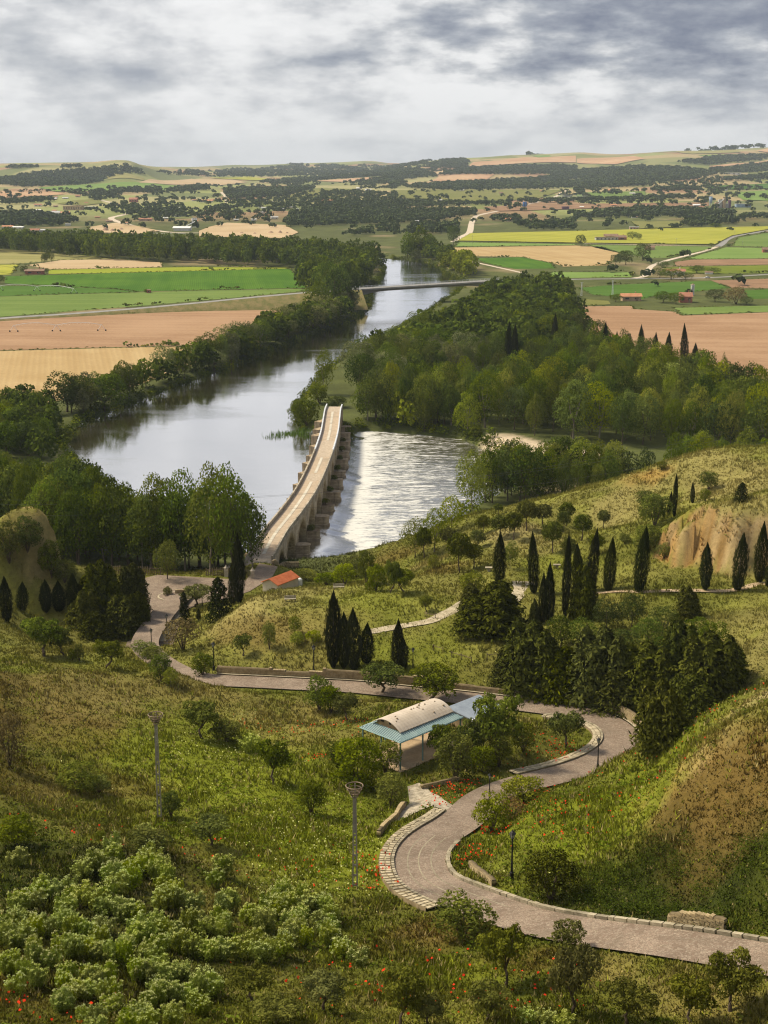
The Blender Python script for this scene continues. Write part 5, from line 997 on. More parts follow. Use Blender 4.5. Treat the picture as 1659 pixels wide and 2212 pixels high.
for _ in range(6): bc[1:-1] = .5 * bc[1:-1] + .25 * (bc[2:] + bc[:-2])
bn = normals2(bc); bL = np.r_[0, np.cumsum(np.linalg.norm(np.diff(bc[:, :2], axis=0), axis=1))]; BHW = 3.0
bridge = empty('stone_bridge', (bc[0][0], bc[0][1], 0.0)); tag(bridge, 'long weathered stone bridge with pointed arches crossing the river at the weir', 'bridge'); BO = np.array(bridge.location)
def bpt(s, off=0.0, z=0.0):
    x, y, zz = (np.interp(s, bL, bc[:, k]) for k in range(3)); nx_, ny_ = np.interp(s, bL, bn[:, 0]), np.interp(s, bL, bn[:, 1]); return np.array([x + nx_ * off, y + ny_ * off, zz + z]) - BO
def bang(s): return math.atan2(np.interp(s, bL, bn[:, 1]), np.interp(s, bL, bn[:, 0]))
Y0 = 12.0; SPAN = 14.6; NSP = 13
def body(s0, s1, arch, name):
    ss = np.linspace(s0, s1, 33); k = len(ss); top = np.array([bpt(s)[2] - .02 for s in ss]); bot = np.full(k, -3.0)
    if arch:
        hw = (s1 - s0) / 2 - 1.7; m = (s0 + s1) / 2; u = np.abs(ss - m) / hw; ins = u < 1; rise = 5.3
        bot = np.where(ins, 0.6 + rise * np.sqrt(np.clip(1 - np.clip(u, 0, 1) ** 1.7, 0, 1)), -3.0); bot = np.minimum(bot, top - .9)
    v = []; A = []
    for i, s in enumerate(ss):
        a = bpt(s, -BHW); b = bpt(s, BHW); v += [(a[0], a[1], bot[i]), (a[0], a[1], top[i]), (b[0], b[1], top[i]), (b[0], b[1], bot[i])]
    f = []
    for i in range(k - 1):
        p, q = 4 * i, 4 * i + 4
        f += [(p, q, q + 1, p + 1), (p + 1, q + 1, q + 2, p + 2), (p + 2, q + 2, q + 3, p + 3), (p + 3, q + 3, q, p)]
    return link(bpy.data.objects.new(name, np_mesh(name, v, np.array(f), M['ashlar'])), bridge)
body(0, Y0, False, 'abutment')
for i in range(NSP): body(Y0 + i * SPAN, Y0 + (i + 1) * SPAN, True, 'arch')
sE = Y0 + NSP * SPAN; body(sE, bL[-1], False, 'abutment')
# piers: rounded noses downstream (right), pointed cutwaters upstream (left)
pier_s = [Y0 + i * SPAN for i in range(NSP + 1)]
rgb_ = R_(9)
for i, s in enumerate(pier_s):
    p = bpt(s); ang = bang(s); top = 1.9 + rgb_.uniform(-.4, .6); mb = MB(); r = 1.45; L = 2.1 + rgb_.uniform(-.3, .4)
    prof = [(0, -r)] + [(L + r * math.sin(math.pi * t / 10), -r * math.cos(math.pi * t / 10)) for t in range(11)] + [(0, r)]
    def ring(z, g=1.0): return [(x * g, y * g, z) for x, y in prof]
    vs = ring(-3, 1.06) + ring(0.1, 1.06) + ring(.25, 1.0) + ring(top - .3, 1.0) + ring(top - .25, 1.04) + ring(top, 1.04); k = len(prof); fs = []
    for rI in range(5): fs += [(rI * k + j, rI * k + (j + 1) % k, (rI + 1) * k + (j + 1) % k, (rI + 1) * k + j) for j in range(k)]
    fs.append(tuple(range(5 * k, 6 * k))); mb.add(vs, fs)
    o = mb.build('pier', M['pier'], bridge); o.location = (p[0] - math.cos(ang) * (BHW - .05), p[1] - math.sin(ang) * (BHW - .05), 0); o.rotation_euler = (0, 0, ang + math.pi)
    mb = MB(); t2 = 3.6 + rgb_.uniform(-.5, .8); pr2 = [(0, -1.6), (1.6, -1.5), (3.6, 0), (1.6, 1.5), (0, 1.6)]
    vs = [(x, y, z) for z in (-3, t2) for x, y in pr2] + [(0.2, 0, t2 + .9)]; fs = [(j, (j + 1) % 5, 5 + (j + 1) % 5, 5 + j) for j in range(5)] + [(5 + j, 5 + (j + 1) % 5, 10) for j in range(5)]
    mb.add(vs, fs); o = mb.build('cutwater', M['pier'], bridge); o.location = (p[0] + math.cos(ang) * (BHW - .05), p[1] + math.sin(ang) * (BHW - .05), 0); o.rotation_euler = (0, 0, ang)
# deck, alternating smooth and rough lengths, a pale slab strip down the middle, parapets of blocks
def bstrip(s0, s1, a, b, z, mat, name, step=.6):
    ss = np.linspace(s0, s1, max(2, int((s1 - s0) / step))); v = [bpt(s, a, z) for s in ss] + [bpt(s, b, z) for s in ss]; k = len(ss)
    return link(bpy.data.objects.new(name, np_mesh(name, v, np.array([(i, k + i, k + i + 1, i + 1) for i in range(k - 1)]), mat)), bridge)
bstrip(0, bL[-1], -2.45, 2.45, .03, M['deck'], 'deck')
for s0, s1 in ((0, 12), (88, 97), (121, 146), (200, 213)): bstrip(s0, min(s1, bL[-1]), -2.4, 2.4, .045, M['deckrough'], 'paving_patch')
slabM = jbox('slab', M['slab'], .05)
for s0, s1 in ((13, 87), (98, 120), (147, 175), (176, 199)):
    for s in np.arange(s0, s1, 2.0): p = bpt(s + 1, 0, .04); t = bpt(s + 2) - bpt(s); piece('slab', slabM, bridge, p, math.atan2(t[1], t[0]), (1.96, .78, .08))
blockM = [jbox('parapet_block', M['parapet'], .1) for _ in range(4)]; railM = jbox('parapet_block', M['steel'], .03)
for side in (-1, 1):
    s = 8.0 if side < 0 else 0.0
    while s < bL[-1] - .8:
        far_ = s > 128; L = 1.45 if not far_ else 1.5; p = bpt(s + L / 2, side * 2.72, .48 + rgb_.uniform(-.03, .04)); t = bpt(s + L) - bpt(s)
        piece('parapet_block', railM if far_ else rgb_.choice(blockM), bridge, p, math.atan2(t[1], t[0]), (L - (.03 if far_ else .07), .42, .98 if not far_ else .9), 0); s += L
# weeds and moss on the noses and parapets
for i, s in enumerate(pier_s):
    if i in (0, 3, 5, 6, 7, 8, 9, 10, 11):
        p = bpt(s) + BO; ang = bang(s); q = 3.9; plant('bush', (p[0] - math.cos(ang) * q, p[1] - math.sin(ang) * q, 1.7), 2.4, 1.8, 'tuft of shrub growing on the bridge pier nose, %s from the near end' % ordinal(i + 1), 'bush')
# low wall at the near right end
short_wall('low golden stone wall at the near end of the old bridge', [(592,1223),(615,1226),(646,1226)], 0, 1.3, .5, 8, .32)

# ---------------------------------------------------------------- concrete road bridge upstream
M['conc'] = simple_mat('grey_concrete', (0.34, 0.315, 0.28), (0.45, 0.42, 0.38), 0.25, 0.85, 0.2)
A_ = Pz(790, 622, 13.2); B_ = Pz(1052, 606, 14.2); dirv = (B_ - A_)[:2]; LN = np.linalg.norm(dirv); dirv /= LN; nrm = np.array([-dirv[1], dirv[0]])
rb = empty('road_bridge', A_); tag(rb, 'grey concrete road bridge with two slab piers upstream', 'bridge'); rb.rotation_euler = (0, 0, math.atan2(dirv[1], dirv[0]))
up = (B_[2] - A_[2]) / LN
pA = Pz(806, 678, 0); pB = Pz(1018, 640, 1); sA = float((pA[:2] - A_[:2]) @ dirv); sB = float((pB[:2] - A_[:2]) @ dirv)
mb = MB(); xs = np.linspace(-14, LN + 14, 50); vs = []; fs = []
for x in xs:
    dep = 2.4 + 3.4 * max(math.exp(-((x - sA) / 14) ** 2), math.exp(-((x - sB) / 14) ** 2)); z = up * x
    vs += [(x, -5, z), (x, 5, z), (x, 5, z - .9), (x, 3.4, z - 1.0), (x, 2.4, z - dep), (x, -2.4, z - dep), (x, -3.4, z - 1.0), (x, -5, z - .9)]
for i in range(len(xs) - 1): fs += [(8 * i + j, 8 * i + (j + 1) % 8, 8 * i + 8 + (j + 1) % 8, 8 * i + 8 + j) for j in range(8)]
mb.add(vs, fs).build('deck', M['conc'], rb)
mb = MB(); mb.add([(xs[0], -4.1, up * xs[0] + .02), (xs[-1], -4.1, up * xs[-1] + .02), (xs[-1], 4.1, up * xs[-1] + .02), (xs[0], 4.1, up * xs[0] + .02)], [(0, 1, 2, 3)]).build('roadway', M['asphalt'], rb)
for y in (-4.8, 4.8):
    mb = MB(); mb.tube([(xs[0], y, up * xs[0] + .95), (xs[-1], y, up * xs[-1] + .95)], .07, 5); mb.tube([(xs[0], y, up * xs[0] + .5), (xs[-1], y, up * xs[-1] + .5)], .05, 5)
    for x in np.arange(xs[0], xs[-1], 3): mb.box((x, y, up * x + .5), (.1, .1, 1.0))
    mb.build('railing', M['steel'], rb)
for s in (sA, sB):
    for y in (-2.6, 2.6):
        mb = MB(); mb.add([(s - .8, y - 1.0, -2.5 - A_[2]), (s + .8, y - 1.0, -2.5 - A_[2]), (s + .8, y + 1.0, -2.5 - A_[2]), (s - .8, y + 1.0, -2.5 - A_[2]), (s - .7, y * .55 - 1.2, up * s - 5.0), (s + .7, y * .55 - 1.2, up * s - 5.0), (s + .7, y * .55 + 1.2, up * s - 5.0), (s - .7, y * .55 + 1.2, up * s - 5.0)],
            [(0, 3, 2, 1), (4, 5, 6, 7), (0, 1, 5, 4), (1, 2, 6, 5), (2, 3, 7, 6), (3, 0, 4, 7)]); mb.build('pier', M['conc'], rb)
    MB().box((s, 0, -A_[2] + .5), (2.6, 8.5, 3.0)).build('footing', M['conc'], rb)

# ---------------------------------------------------------------- open pavilion with vaulted roof
def ribbed_mat(name, c1, c2):
    return simple_mat(name, c1, c2, 0.6, 0.55, 0.15, spec=0.4)
M['teal'] = ribbed_mat('teal_sheet', (0.20, 0.30, 0.315), (0.29, 0.385, 0.39)); M['cream'] = ribbed_mat('cream_sheet', (0.44, 0.37, 0.295), (0.54, 0.465, 0.38)); M['tealpost'] = simple_mat('teal_paint', (0.14, 0.25, 0.25), (0.22, 0.34, 0.33), 2.0, 0.5, 0.1)
M['dark'] = simple_mat('dark_void', (0.02, 0.018, 0.015), (0.04, 0.035, 0.03), 1.0)
M['ply'] = simple_mat('gable_infill', (0.34, 0.24, 0.14), (0.46, 0.34, 0.21), 1.0); M['bluegrey'] = ribbed_mat('blue_grey_roof', (0.17, 0.20, 0.25), (0.24, 0.28, 0.33))
N0 = Pz(865, 1604, 24.0); e1 = math.atan2(.714, .70); FZ = 20.3 - 24.0
pv = empty('pavilion', (N0[0], N0[1], 24.0), e1); tag(pv, 'open pavilion with cream vaulted roof on a teal sheet canopy', 'pavilion')
LX, LY = 11.2, 6.8          # local x along the length (to the right, away), y across
cano = MB()
for side, (y0, y1) in (('a', (0, 1.4)), ('b', (LY - 1.4, LY))): pass
# canopy ring of sloping sheets around the vault: four trapezoids, each rising inward
z0, z1 = 0.0, 0.55; ix0, ix1, iy0, iy1 = 1.35, LX - .9, 1.25, LY - 1.25
def trap(vs, name='canopy_sheet'): MB().add(vs, [(0, 1, 2, 3)]).build(name, M['teal'], pv)
trap([(0, 0, z0), (LX, 0, z0), (ix1, iy0, z1), (ix0, iy0, z1)]); trap([(LX, 0, z0), (LX, LY, z0), (ix1, iy1, z1), (ix1, iy0, z1)]); trap([(LX, LY, z0), (0, LY, z0), (ix0, iy1, z1), (ix1, iy1, z1)]); trap([(0, LY, z0), (0, 0, z0), (ix0, iy0, z1), (ix0, iy1, z1)])
ribm = MB()
for x in np.arange(.2, LX, .33):
    t = min(1, max(0, (x) / ix0 if x < ix0 else (LX - x) / (LX - ix1) if x > ix1 else 1)); yy = iy0 * min(1, t)
    for a, b, m_ in ((0, yy, 1), (LY, LY - yy, -1)):
        if abs(b - a) > .15: ribm.tube([(x, a, z0 + .03), (x, b, z0 + .03 + (z1 - z0) * abs(b - a) / iy0)], .06, 4)
for y in np.arange(.2, LY, .33):
    t = min(1, (y / iy0 if y < iy0 else (LY - y) / iy0)); xx = ix0 * min(1, t)
    if xx > .15: ribm.tube([(0, y, z0 + .03), (xx, y, z0 + .03 + (z1 - z0) * xx / ix0)], .06, 4)
    x2 = (LX - ix1) * min(1, t)
    if x2 > .15: ribm.tube([(LX, y, z0 + .03), (LX - x2, y, z0 + .03 + (z1 - z0) * x2 / (LX - ix1))], .06, 4)
tag(ribm.build('canopy_rib', M['teal'], pv), kind='stuff')
for a, b in (((0, 0), (LX, 0)), ((LX, 0), (LX, LY)), ((LX, LY), (0, LY)), ((0, LY), (0, 0))): MB().tube([(*a, -.07), (*b, -.07)], .08, 4).build('edge_beam', M['tealpost'], pv)
# vault of single curved panels
cw = (iy1 - iy0) + .5; cy = LY / 2; rise = .95; vx0, vx1 = ix0 - .35, ix1 + .25; npan = 18
def arc(t): y = cy + (t - .5) * cw; return y, z1 + .08 + rise * (1 - (2 * t - 1) ** 2)
for i in range(npan):
    a, b = vx0 + (vx1 - vx0) * i / npan, vx0 + (vx1 - vx0) * (i + 1) / npan; vs = []; fs = []
    for t in np.linspace(0, 1, 13): y, z = arc(t); vs += [(a + .015, y, z), (b - .015, y, z), (b - .06, y, z + .05), (a + .06, y, z + .05), (a + .015, y, z - .05), (b - .015, y, z - .05)]
    for j in range(12): p, q = 6 * j, 6 * j + 6; fs += [(p, q, q + 3, p + 3), (p + 3, q + 3, q + 2, p + 2), (p + 2, q + 2, q + 1, p + 1), (p + 5, q + 5, q + 4, p + 4)]
    MB().add(vs, fs).build('roof_panel', M['cream'], pv, False)
for x in (ix0 + .3, ix1 - .25):
    vs = [(x, arc(t)[0], arc(t)[1] - .1) for t in np.linspace(.06, .94, 11)] + [(x, arc(.94)[0], z1 - .1), (x, arc(.06)[0], z1 - .1)]; MB().add(vs, [tuple(range(len(vs)))]).build('gable', M['ply'], pv)
MB().box((ix0 + .27, cy - .1, z1 + .55), (.05, .28, .5)).build('gable_opening', M['dark'], pv); MB().box((ix0 + .27, cy + 1.2, z1 + .5), (.05, .5, .3)).build('gable_opening', M['dark'], pv)
for x in (.25, LX * .37, LX * .68, LX - .25):
    for y in (.25, LY - .25): MB().lathe([(.14, FZ - .3), (.14, FZ + .05), (.10, FZ + .1), (.10, -.1), (.14, -.05)], 8, (x, y, 0)).build('post', M['tealpost'], pv)
for y in (LY * .5,): MB().lathe([(.10, FZ - .3), (.10, -.1)], 8, (.25, y, 0)).build('post', M['tealpost'], pv)
MB().box((LX / 2, LY / 2, FZ - .06), (LX + .6, LY + .6, .3)).build('floor', M['dirt'], pv)
for i in range(16):
    x, y = rgb_.uniform(vx0 + .5, vx1 - .5), None; t = rgb_.uniform(.1, .75); y, z = arc(t)
    st_ = MB(); rr0 = rgb_.uniform(.08, .14)
    for w in range(1): st_.lathe([(rr0, 0), (rr0 * 1.1, rr0 * .6), (rr0 * .5, rr0 * 1.2)], 6, (0, 0, 0))
    o = st_.build('stone', M['pier']); wm = Matrix.Translation((N0[0], N0[1], 24.0)) @ Matrix.Rotation(e1, 4, 'Z') @ Vector((x, y, z + .05)); o.location = wm
    tag(o, 'small loose stone lying on the cream vaulted roof', 'stone', 'loose stones on the pavilion roof')
an = empty('annex', Pz(1010, 1540, 21.8) * np.array([1, 1, 0]) + np.array([0, 0, 19.0]), e1); tag(an, 'low annex with blue grey roof behind the pavilion', 'building')
MB().box((1.5, 0, 1.4), (5.6, 3.6, 3.2)).build('wall', M['ply'], an); MB().box((1.5, 0, 3.15), (6.4, 4.4, .14), 0, Matrix.Rotation(R(6), 4, 'X')).build('roof', M['bluegrey'], an)
MB().box((1.5, -2.25, 2.86), (6.45, .12, .26)).build('fascia', M['white'], an); MB().box((0.4, -1.82, 1.0), (.9, .06, 2.0)).build('door', M['tealpost'], an)

# ---------------------------------------------------------------- lamp posts, basket poles, benches
M['iron'] = simple_mat('black_iron', (0.012, 0.012, 0.013), (0.028, 0.027, 0.027), 3.0, 0.45, 0.2); M['glass'] = simple_mat('lantern_glass', (0.30, 0.32, 0.34), (0.42, 0.44, 0.46), 1.0, 0.15, 0.0, spec=0.6)
M['concpole'] = simple_mat('weathered_pole', (0.26, 0.23, 0.19), (0.38, 0.35, 0.30), 1.0, 0.9, 0.3); M['rust'] = simple_mat('rusty_wire', (0.16, 0.115, 0.08), (0.28, 0.21, 0.15), 3.0, 0.8, 0.2); M['twig'] = simple_mat('nest_twigs', (0.07, 0.05, 0.03), (0.14, 0.10, 0.06), 4.0, 0.95, 0.6)
def lamp_meshes():
    base = MB(); base.lathe([(.17, -.3), (.17, .08), (.14, .12), (.12, .55), (.14, .6), (.085, .7), (.07, 1.5), (.085, 1.53), (.06, 1.6), (.05, 3.35), (.08, 3.4), (.05, 3.45), (.05, 3.6)], 10)
    cage = MB()
    for k in range(6): w = math.pi * k / 3; cage.tube([(.10 * math.cos(w), .10 * math.sin(w), 3.6), (.20 * math.cos(w), .20 * math.sin(w), 4.02)], .014, 4)
    cage.lathe([(.12, 3.58), (.12, 3.62)], 6); gl = MB(); gl.lathe([(.09, 3.62), (.185, 4.0)], 6)
    cap = MB(); cap.lathe([(.23, 4.0), (.25, 4.03), (.12, 4.2), (.06, 4.24), (.06, 4.3), (.02, 4.36), (.012, 4.46)], 6)
    return base.mesh('post', M['iron']), cage.mesh('lantern_frame', M['iron']), gl.mesh('lantern_glass', M['glass']), cap.mesh('lantern_cap', M['iron'])
LM = lamp_meshes()
for u, v, h, l in [(1105,1899,112,'black lantern post beside the dome shaped bush'),(1057,1734,64,'black lantern post at the driveway mouth'),(1291,1660,70,'black lantern post inside the hairpin bend'),(678,1456,65,'black lantern post left of the cypress clump'),(462,1448,63,'black lantern post at the left end of the rear wall'),(892,1452,55,'black lantern post right of the small meadow cypress'),(1092,1490,76,'black lantern post in front of the junipers'),
    (361,1377,52,'black lantern post on the pavement of the square road'),(328,1408,52,'black lantern post half hidden by shrubs at the square road'),(391,1330,42,'black lantern post beside the small fir'),(437,1308,30,'short black lantern post beside the olive on the square'),(496,1256,34,'black lantern post near the palisade')]:
    p = hit([(u, v)])[0]; o = empty('lamp_post', p, rgb_.random()); d = p[1] * CP + (H - p[2]) * SP; o.scale = (1, 1, 1); s = min(1.15, max(.8, h * d / FPX / .96 / 4.4)); o.scale = (s * 1.25, s * 1.25, s); tag(o, l, 'lamp post', 'black lantern posts')
    a = link(bpy.data.objects.new('post', LM[0]), o); b = link(bpy.data.objects.new('lantern', LM[1]), o)
    link(bpy.data.objects.new('glass', LM[2]), b); link(bpy.data.objects.new('cap', LM[3]), b)
for u, v, h, l, nest in [(345,1768,224,'tall concrete pole with a nest filled basket on the left slope',True),(767,1917,222,'tall concrete pole with an empty wire basket near the bend',False)]:
    p = hit([(u, v)])[0]; d = p[1] * CP + (H - p[2]) * SP; hm = h * d / FPX / .93; o = empty('basket_pole', p); tag(o, l, 'pole'); mb = MB(); ph = hm - 1.1
    for sx in (-1, 1): mb.add([(sx * .20 - .07, -.10, -.4), (sx * .20 + .07, -.10, -.4), (sx * .20 + .07, .10, -.4), (sx * .20 - .07, .10, -.4), (sx * .10 - .05, -.08, ph), (sx * .10 + .05, -.08, ph), (sx * .10 + .05, .08, ph), (sx * .10 - .05, .08, ph)], [(0, 1, 5, 4), (1, 2, 6, 5), (2, 3, 7, 6), (3, 0, 4, 7), (4, 5, 6, 7)])
    for k in range(18):
        z = ph * (k + .5) / 18
        if k % 2 == 0 or z > ph * .6: w = .40 - .2 * z / ph; mb.box((0, 0, z), (w, .12, .16 if z < ph * .6 else .5))
    mb.build('pole', M['concpole'], o)
    for rr_, z, t in ((.74, hm - .05, .055), (.64, hm - .35, .035), (.44, hm - .7, .045), (.28, hm - 1.05, .045)): MB().tube([(rr_ * math.cos(2 * math.pi * k / 20), rr_ * math.sin(2 * math.pi * k / 20), z) for k in range(21)], t, 4, False).build('ring', M['rust'], o)
    for k in range(8): w = math.pi * k / 4; MB().tube([(.24 * math.cos(w), .24 * math.sin(w), hm - 1.05), (.42 * math.cos(w), .42 * math.sin(w), hm - .7), (.74 * math.cos(w), .74 * math.sin(w), hm - .05)], .032, 4).build('spoke', M['rust'], o)
    MB().tube([(.05, 0, ph), (.05, 0, hm + .15)], .03, 5).build('stem', M['concpole'], o)
    nb = MB()
    for k in range(160 if nest else 50):
        w = rgb_.uniform(0, 6.28); q = rgb_.uniform(.02, .42 if nest else .25); z = hm - 1.0 + q * .9 + rgb_.uniform(0, .35 if nest else .15); a2 = w + 1.57 + rgb_.uniform(-.6, .6)
        nb.tube([(q * math.cos(w) - .16 * math.cos(a2), q * math.sin(w) - .16 * math.sin(a2), z), (q * math.cos(w) + .16 * math.cos(a2), q * math.sin(w) + .16 * math.sin(a2), z + rgb_.uniform(-.05, .05))], .014, 3)
    tag(nb.build('nest', M['twig'], o), kind='stuff')
M['wood'] = simple_mat('grey_wood', (0.30, 0.26, 0.20), (0.46, 0.41, 0.33), 2.0, 0.85, 0.3); M['fence'] = simple_mat('brown_fence_wood', (0.12, 0.085, 0.055), (0.22, 0.165, 0.115), 2.0, 0.9, 0.4)
for u, v, l in [(627,1299,'grey wooden bench on the mound'),(732,1273,'grey wooden bench overlooking the river behind the cypress clump')]:
    p = hit([(u, v)])[0]; o = empty('bench', p, .12); tag(o, l, 'bench')
    for k in range(3): MB().box((0, -.16 + .17 * k, .47), (2.0, .15, .06)).build('seat_slat', M['wood'], o)
    for k in range(3): MB().box((0, .30 + .02 * k, .62 + .15 * k), (2.0, .05, .12)).build('backrest_slat', M['wood'], o)
    for x in (-.8, .8): MB().box((x, .05, .2), (.1, .5, .5)).build('leg', M['fence'], o); MB().box((x, .33, .65), (.08, .06, .7)).build('back_post', M['fence'], o)
for u, v, l in [(1056,1234,'small stone picnic block under the pines'),(1203,1228,'small stone picnic block right of the light cypress gap')]:
    p = hit([(u, v)])[0]; o = empty('picnic_table', p); tag(o, l, 'table'); MB().box((0, 0, .7), (1.3, .8, .12)).build('tabletop', M['kerb'], o); MB().box((0, 0, .3), (.5, .5, .72)).build('leg', M['kerb'], o)

# ---------------------------------------------------------------- shed, palisade, turning circle
M['plaster'] = simple_mat('cream_plaster', (0.58, 0.49, 0.37), (0.70, 0.61, 0.49), 0.5, 0.9, 0.15); M['rooftile'] = simple_mat('red_roof_tile', (0.42, 0.12, 0.05), (0.55, 0.19, 0.085), 1.2, 0.8, 0.3)
a = Pz(561, 1258, 10.6); b = Pz(600, 1263, 10.6); c_ = Pz(644, 1246, 10.6); ex = (c_ - b)[:2]; Ls_ = np.linalg.norm(ex); ex /= Ls_; Wd = np.linalg.norm((a - b)[:2]); Wd = max(3.6, Wd * .95); Ls_ = min(Ls_, 9.5)
gz_ = 7.9; sh = empty('shed', (b[0], b[1], gz_), math.atan2(ex[1], ex[0])); tag(sh, 'cream plastered shed with red tiled gable roof by the bridge', 'shed'); eh = 10.6 - gz_
MB().add([(x, y, z) for x in (0, Ls_) for y in (0, Wd) for z in (-.5, eh)] + [(0, Wd / 2, eh + .85), (Ls_, Wd / 2, eh + .85)], [(0, 4, 5, 1), (2, 3, 7, 6), (0, 1, 8, 3, 2), (4, 6, 7, 9, 5)]).build('wall', M['plaster'], sh)
for sgn in (0, 1):
    y0_, y1_ = (-.25, Wd / 2) if sgn == 0 else (Wd + .25, Wd / 2); z0_ = eh - .08; rf = MB().add([(-.3, y0_, z0_), (Ls_ + .3, y0_, z0_), (Ls_ + .3, y1_, eh + .93), (-.3, y1_, eh + .93), (-.3, y0_, z0_ - .1), (Ls_ + .3, y0_, z0_ - .1), (Ls_ + .3, y1_, eh + .8), (-.3, y1_, eh + .8)], [(0, 1, 2, 3), (4, 7, 6, 5), (0, 4, 5, 1), (0, 3, 7, 4), (1, 5, 6, 2)]).build('roof', M['rooftile'], sh)
    tr = MB()
    for x in np.arange(-.2, Ls_ + .25, .24): tr.tube([(x, y0_, z0_ + .03), (x, y1_, eh + .96)], .055, 5)
    tag(tr.build('roof_tile', M['rooftile'], rf), kind='stuff')
MB().box((-.02, Wd * .3, .9), (.06, .9, 1.9)).build('door', M['fence'], sh)
MB().lathe([(.7, 0), (.72, 1.2), (.5, 1.45), (.2, 1.55)], 12, (Ls_ + 1.0, .6, .6)).build('water_tank', M['white'], sh)
def palisade(label, uvs, z, hgt):
    p = np.array([Pz(u, v, z) for u, v in uvs]); c = resample(p, .42); o = empty('palisade_fence', c[0]); tag(o, label, 'fence'); nn = normals2(c)
    for q in c: q = q - c[0]; hh2 = hgt * rgb_.uniform(.88, 1.12); MB().box((q[0], q[1], hh2 / 2 - .1), (.13, .13, hh2), rgb_.random()).build('picket', M['fence'], o)
    for zz in (.5, hgt * .8): MB().tube([(*(q[:2] - c[0][:2]), zz) for q in c[::4]] + [(*(c[-1][:2] - c[0][:2]), zz)], .05, 4).build('rail', M['fence'], o)
palisade('wooden palisade behind the evergreens left of the square', [(150,1240),(200,1240),(260,1238)], 8.4, 1.7); palisade('wooden palisade at the back of the square', [(300,1241),(325,1241),(352,1242)], 8.3, 1.7); palisade('wooden palisade left of the bridge end', [(446,1246),(475,1245),(512,1247),(538,1249)], 7.9, 1.9)
for u, v, l in [(489,1248,'stone gate pillar in the middle of the palisade'),(546,1254,'stone gate pillar at the bridge end of the palisade')]:
    p = Pz(u, v, 7.9); o = empty('gate_pillar', p); tag(o, l, 'pillar'); MB().box((0, 0, .9), (.75, .75, 2.2)).build('shaft', M['parapet'], o); MB().lathe([(.55, 2.0), (.58, 2.15), (.3, 2.35), (.08, 2.75)], 4).build('cap', M['parapet'], o)
ci = Pz(374, 1288, 8.5); isl = empty('turning_circle', ci); tag(isl, 'round kerbed traffic island with stone paving on the square', 'island')
MB().lathe([(3.0, -.2), (3.0, .12), (2.7, .12), (2.7, -.2)], 40).build('kerb', M['kerb'], isl); MB().lathe([(2.72, -.2), (2.72, .1), (.05, .16)], 40).build('paving', M['cobble'], isl); MB().box((1.6, .9, .5), (2.6, .35, 1.1)).build('wall', M['wall'], isl)
sw = hit([(335,1388),(345,1370),(362,1345),(385,1316)]); sw = resample(spline(sw, 5), 1.0); sw[:, 2] = hfast(sw[:, 0], sw[:, 1]) + .24; tag(link(bpy.data.objects.new('pavement', strip_mesh('pavement', sw, normals2(sw), 0.0, -1.9, M['flag']))), 'pale pavement beside the square road', 'pavement', kind='structure')
def post_rail(label, uvs):
    p = hit(uvs); o = empty('rail_fence', p[0]); tag(o, label, 'fence')
    for q in p: MB().box(tuple(q - p[0] + np.array([0, 0, .45])), (.12, .12, 1.1)).build('post', M['fence'], o)
    for q, r_ in zip(p[:-1], p[1:]): MB().tube([tuple(q - p[0] + np.array([0, 0, .8])), tuple(r_ - p[0] + np.array([0, 0, .75]))], .05, 5).build('rail', M['fence'], o)
post_rail('broken wooden rail fence on the meadow beside a lamp', [(936,1405),(957,1411)]); post_rail('broken wooden rail fence in the middle of the meadow', [(976,1420),(996,1425),(1018,1432)]); post_rail('wooden rail fence left of the junipers', [(1052,1425),(1090,1421)]); post_rail('wooden rail fence beside the meadow path', [(918,1332),(922,1336),(940,1337)])
# ---------------------------------------------------------------- buildings of the plain
for nm, c1, c2 in [('w_white',(0.62,0.60,0.55),(0.74,0.72,0.68)),('w_tan',(0.40,0.28,0.17),(0.50,0.37,0.24)),('w_brick',(0.30,0.10,0.07),(0.40,0.16,0.11)),('w_pink',(0.50,0.34,0.26),(0.60,0.43,0.34)),('w_grey',(0.36,0.35,0.33),(0.48,0.47,0.45)),('w_blue',(0.24,0.34,0.46),(0.36,0.45,0.56)),('r_red',(0.30,0.13,0.08),(0.42,0.20,0.13)),('r_orange',(0.45,0.20,0.10),(0.56,0.28,0.16)),('r_grey',(0.40,0.40,0.40),(0.55,0.55,0.55)),('r_brown',(0.20,0.13,0.09),(0.30,0.20,0.14)),('r_white',(0.66,0.66,0.66),(0.78,0.78,0.78)),('silo_blue',(0.06,0.17,0.42),(0.10,0.24,0.52)),('purple',(0.10,0.05,0.09),(0.16,0.08,0.13))]:
    M[nm] = simple_mat(nm, c1, c2, 0.3, 0.85, 0.1)
M['pane'] = simple_mat('window_glass', (0.03, 0.035, 0.04), (0.06, 0.065, 0.07), 1.0, 0.2, 0.0, spec=0.5)
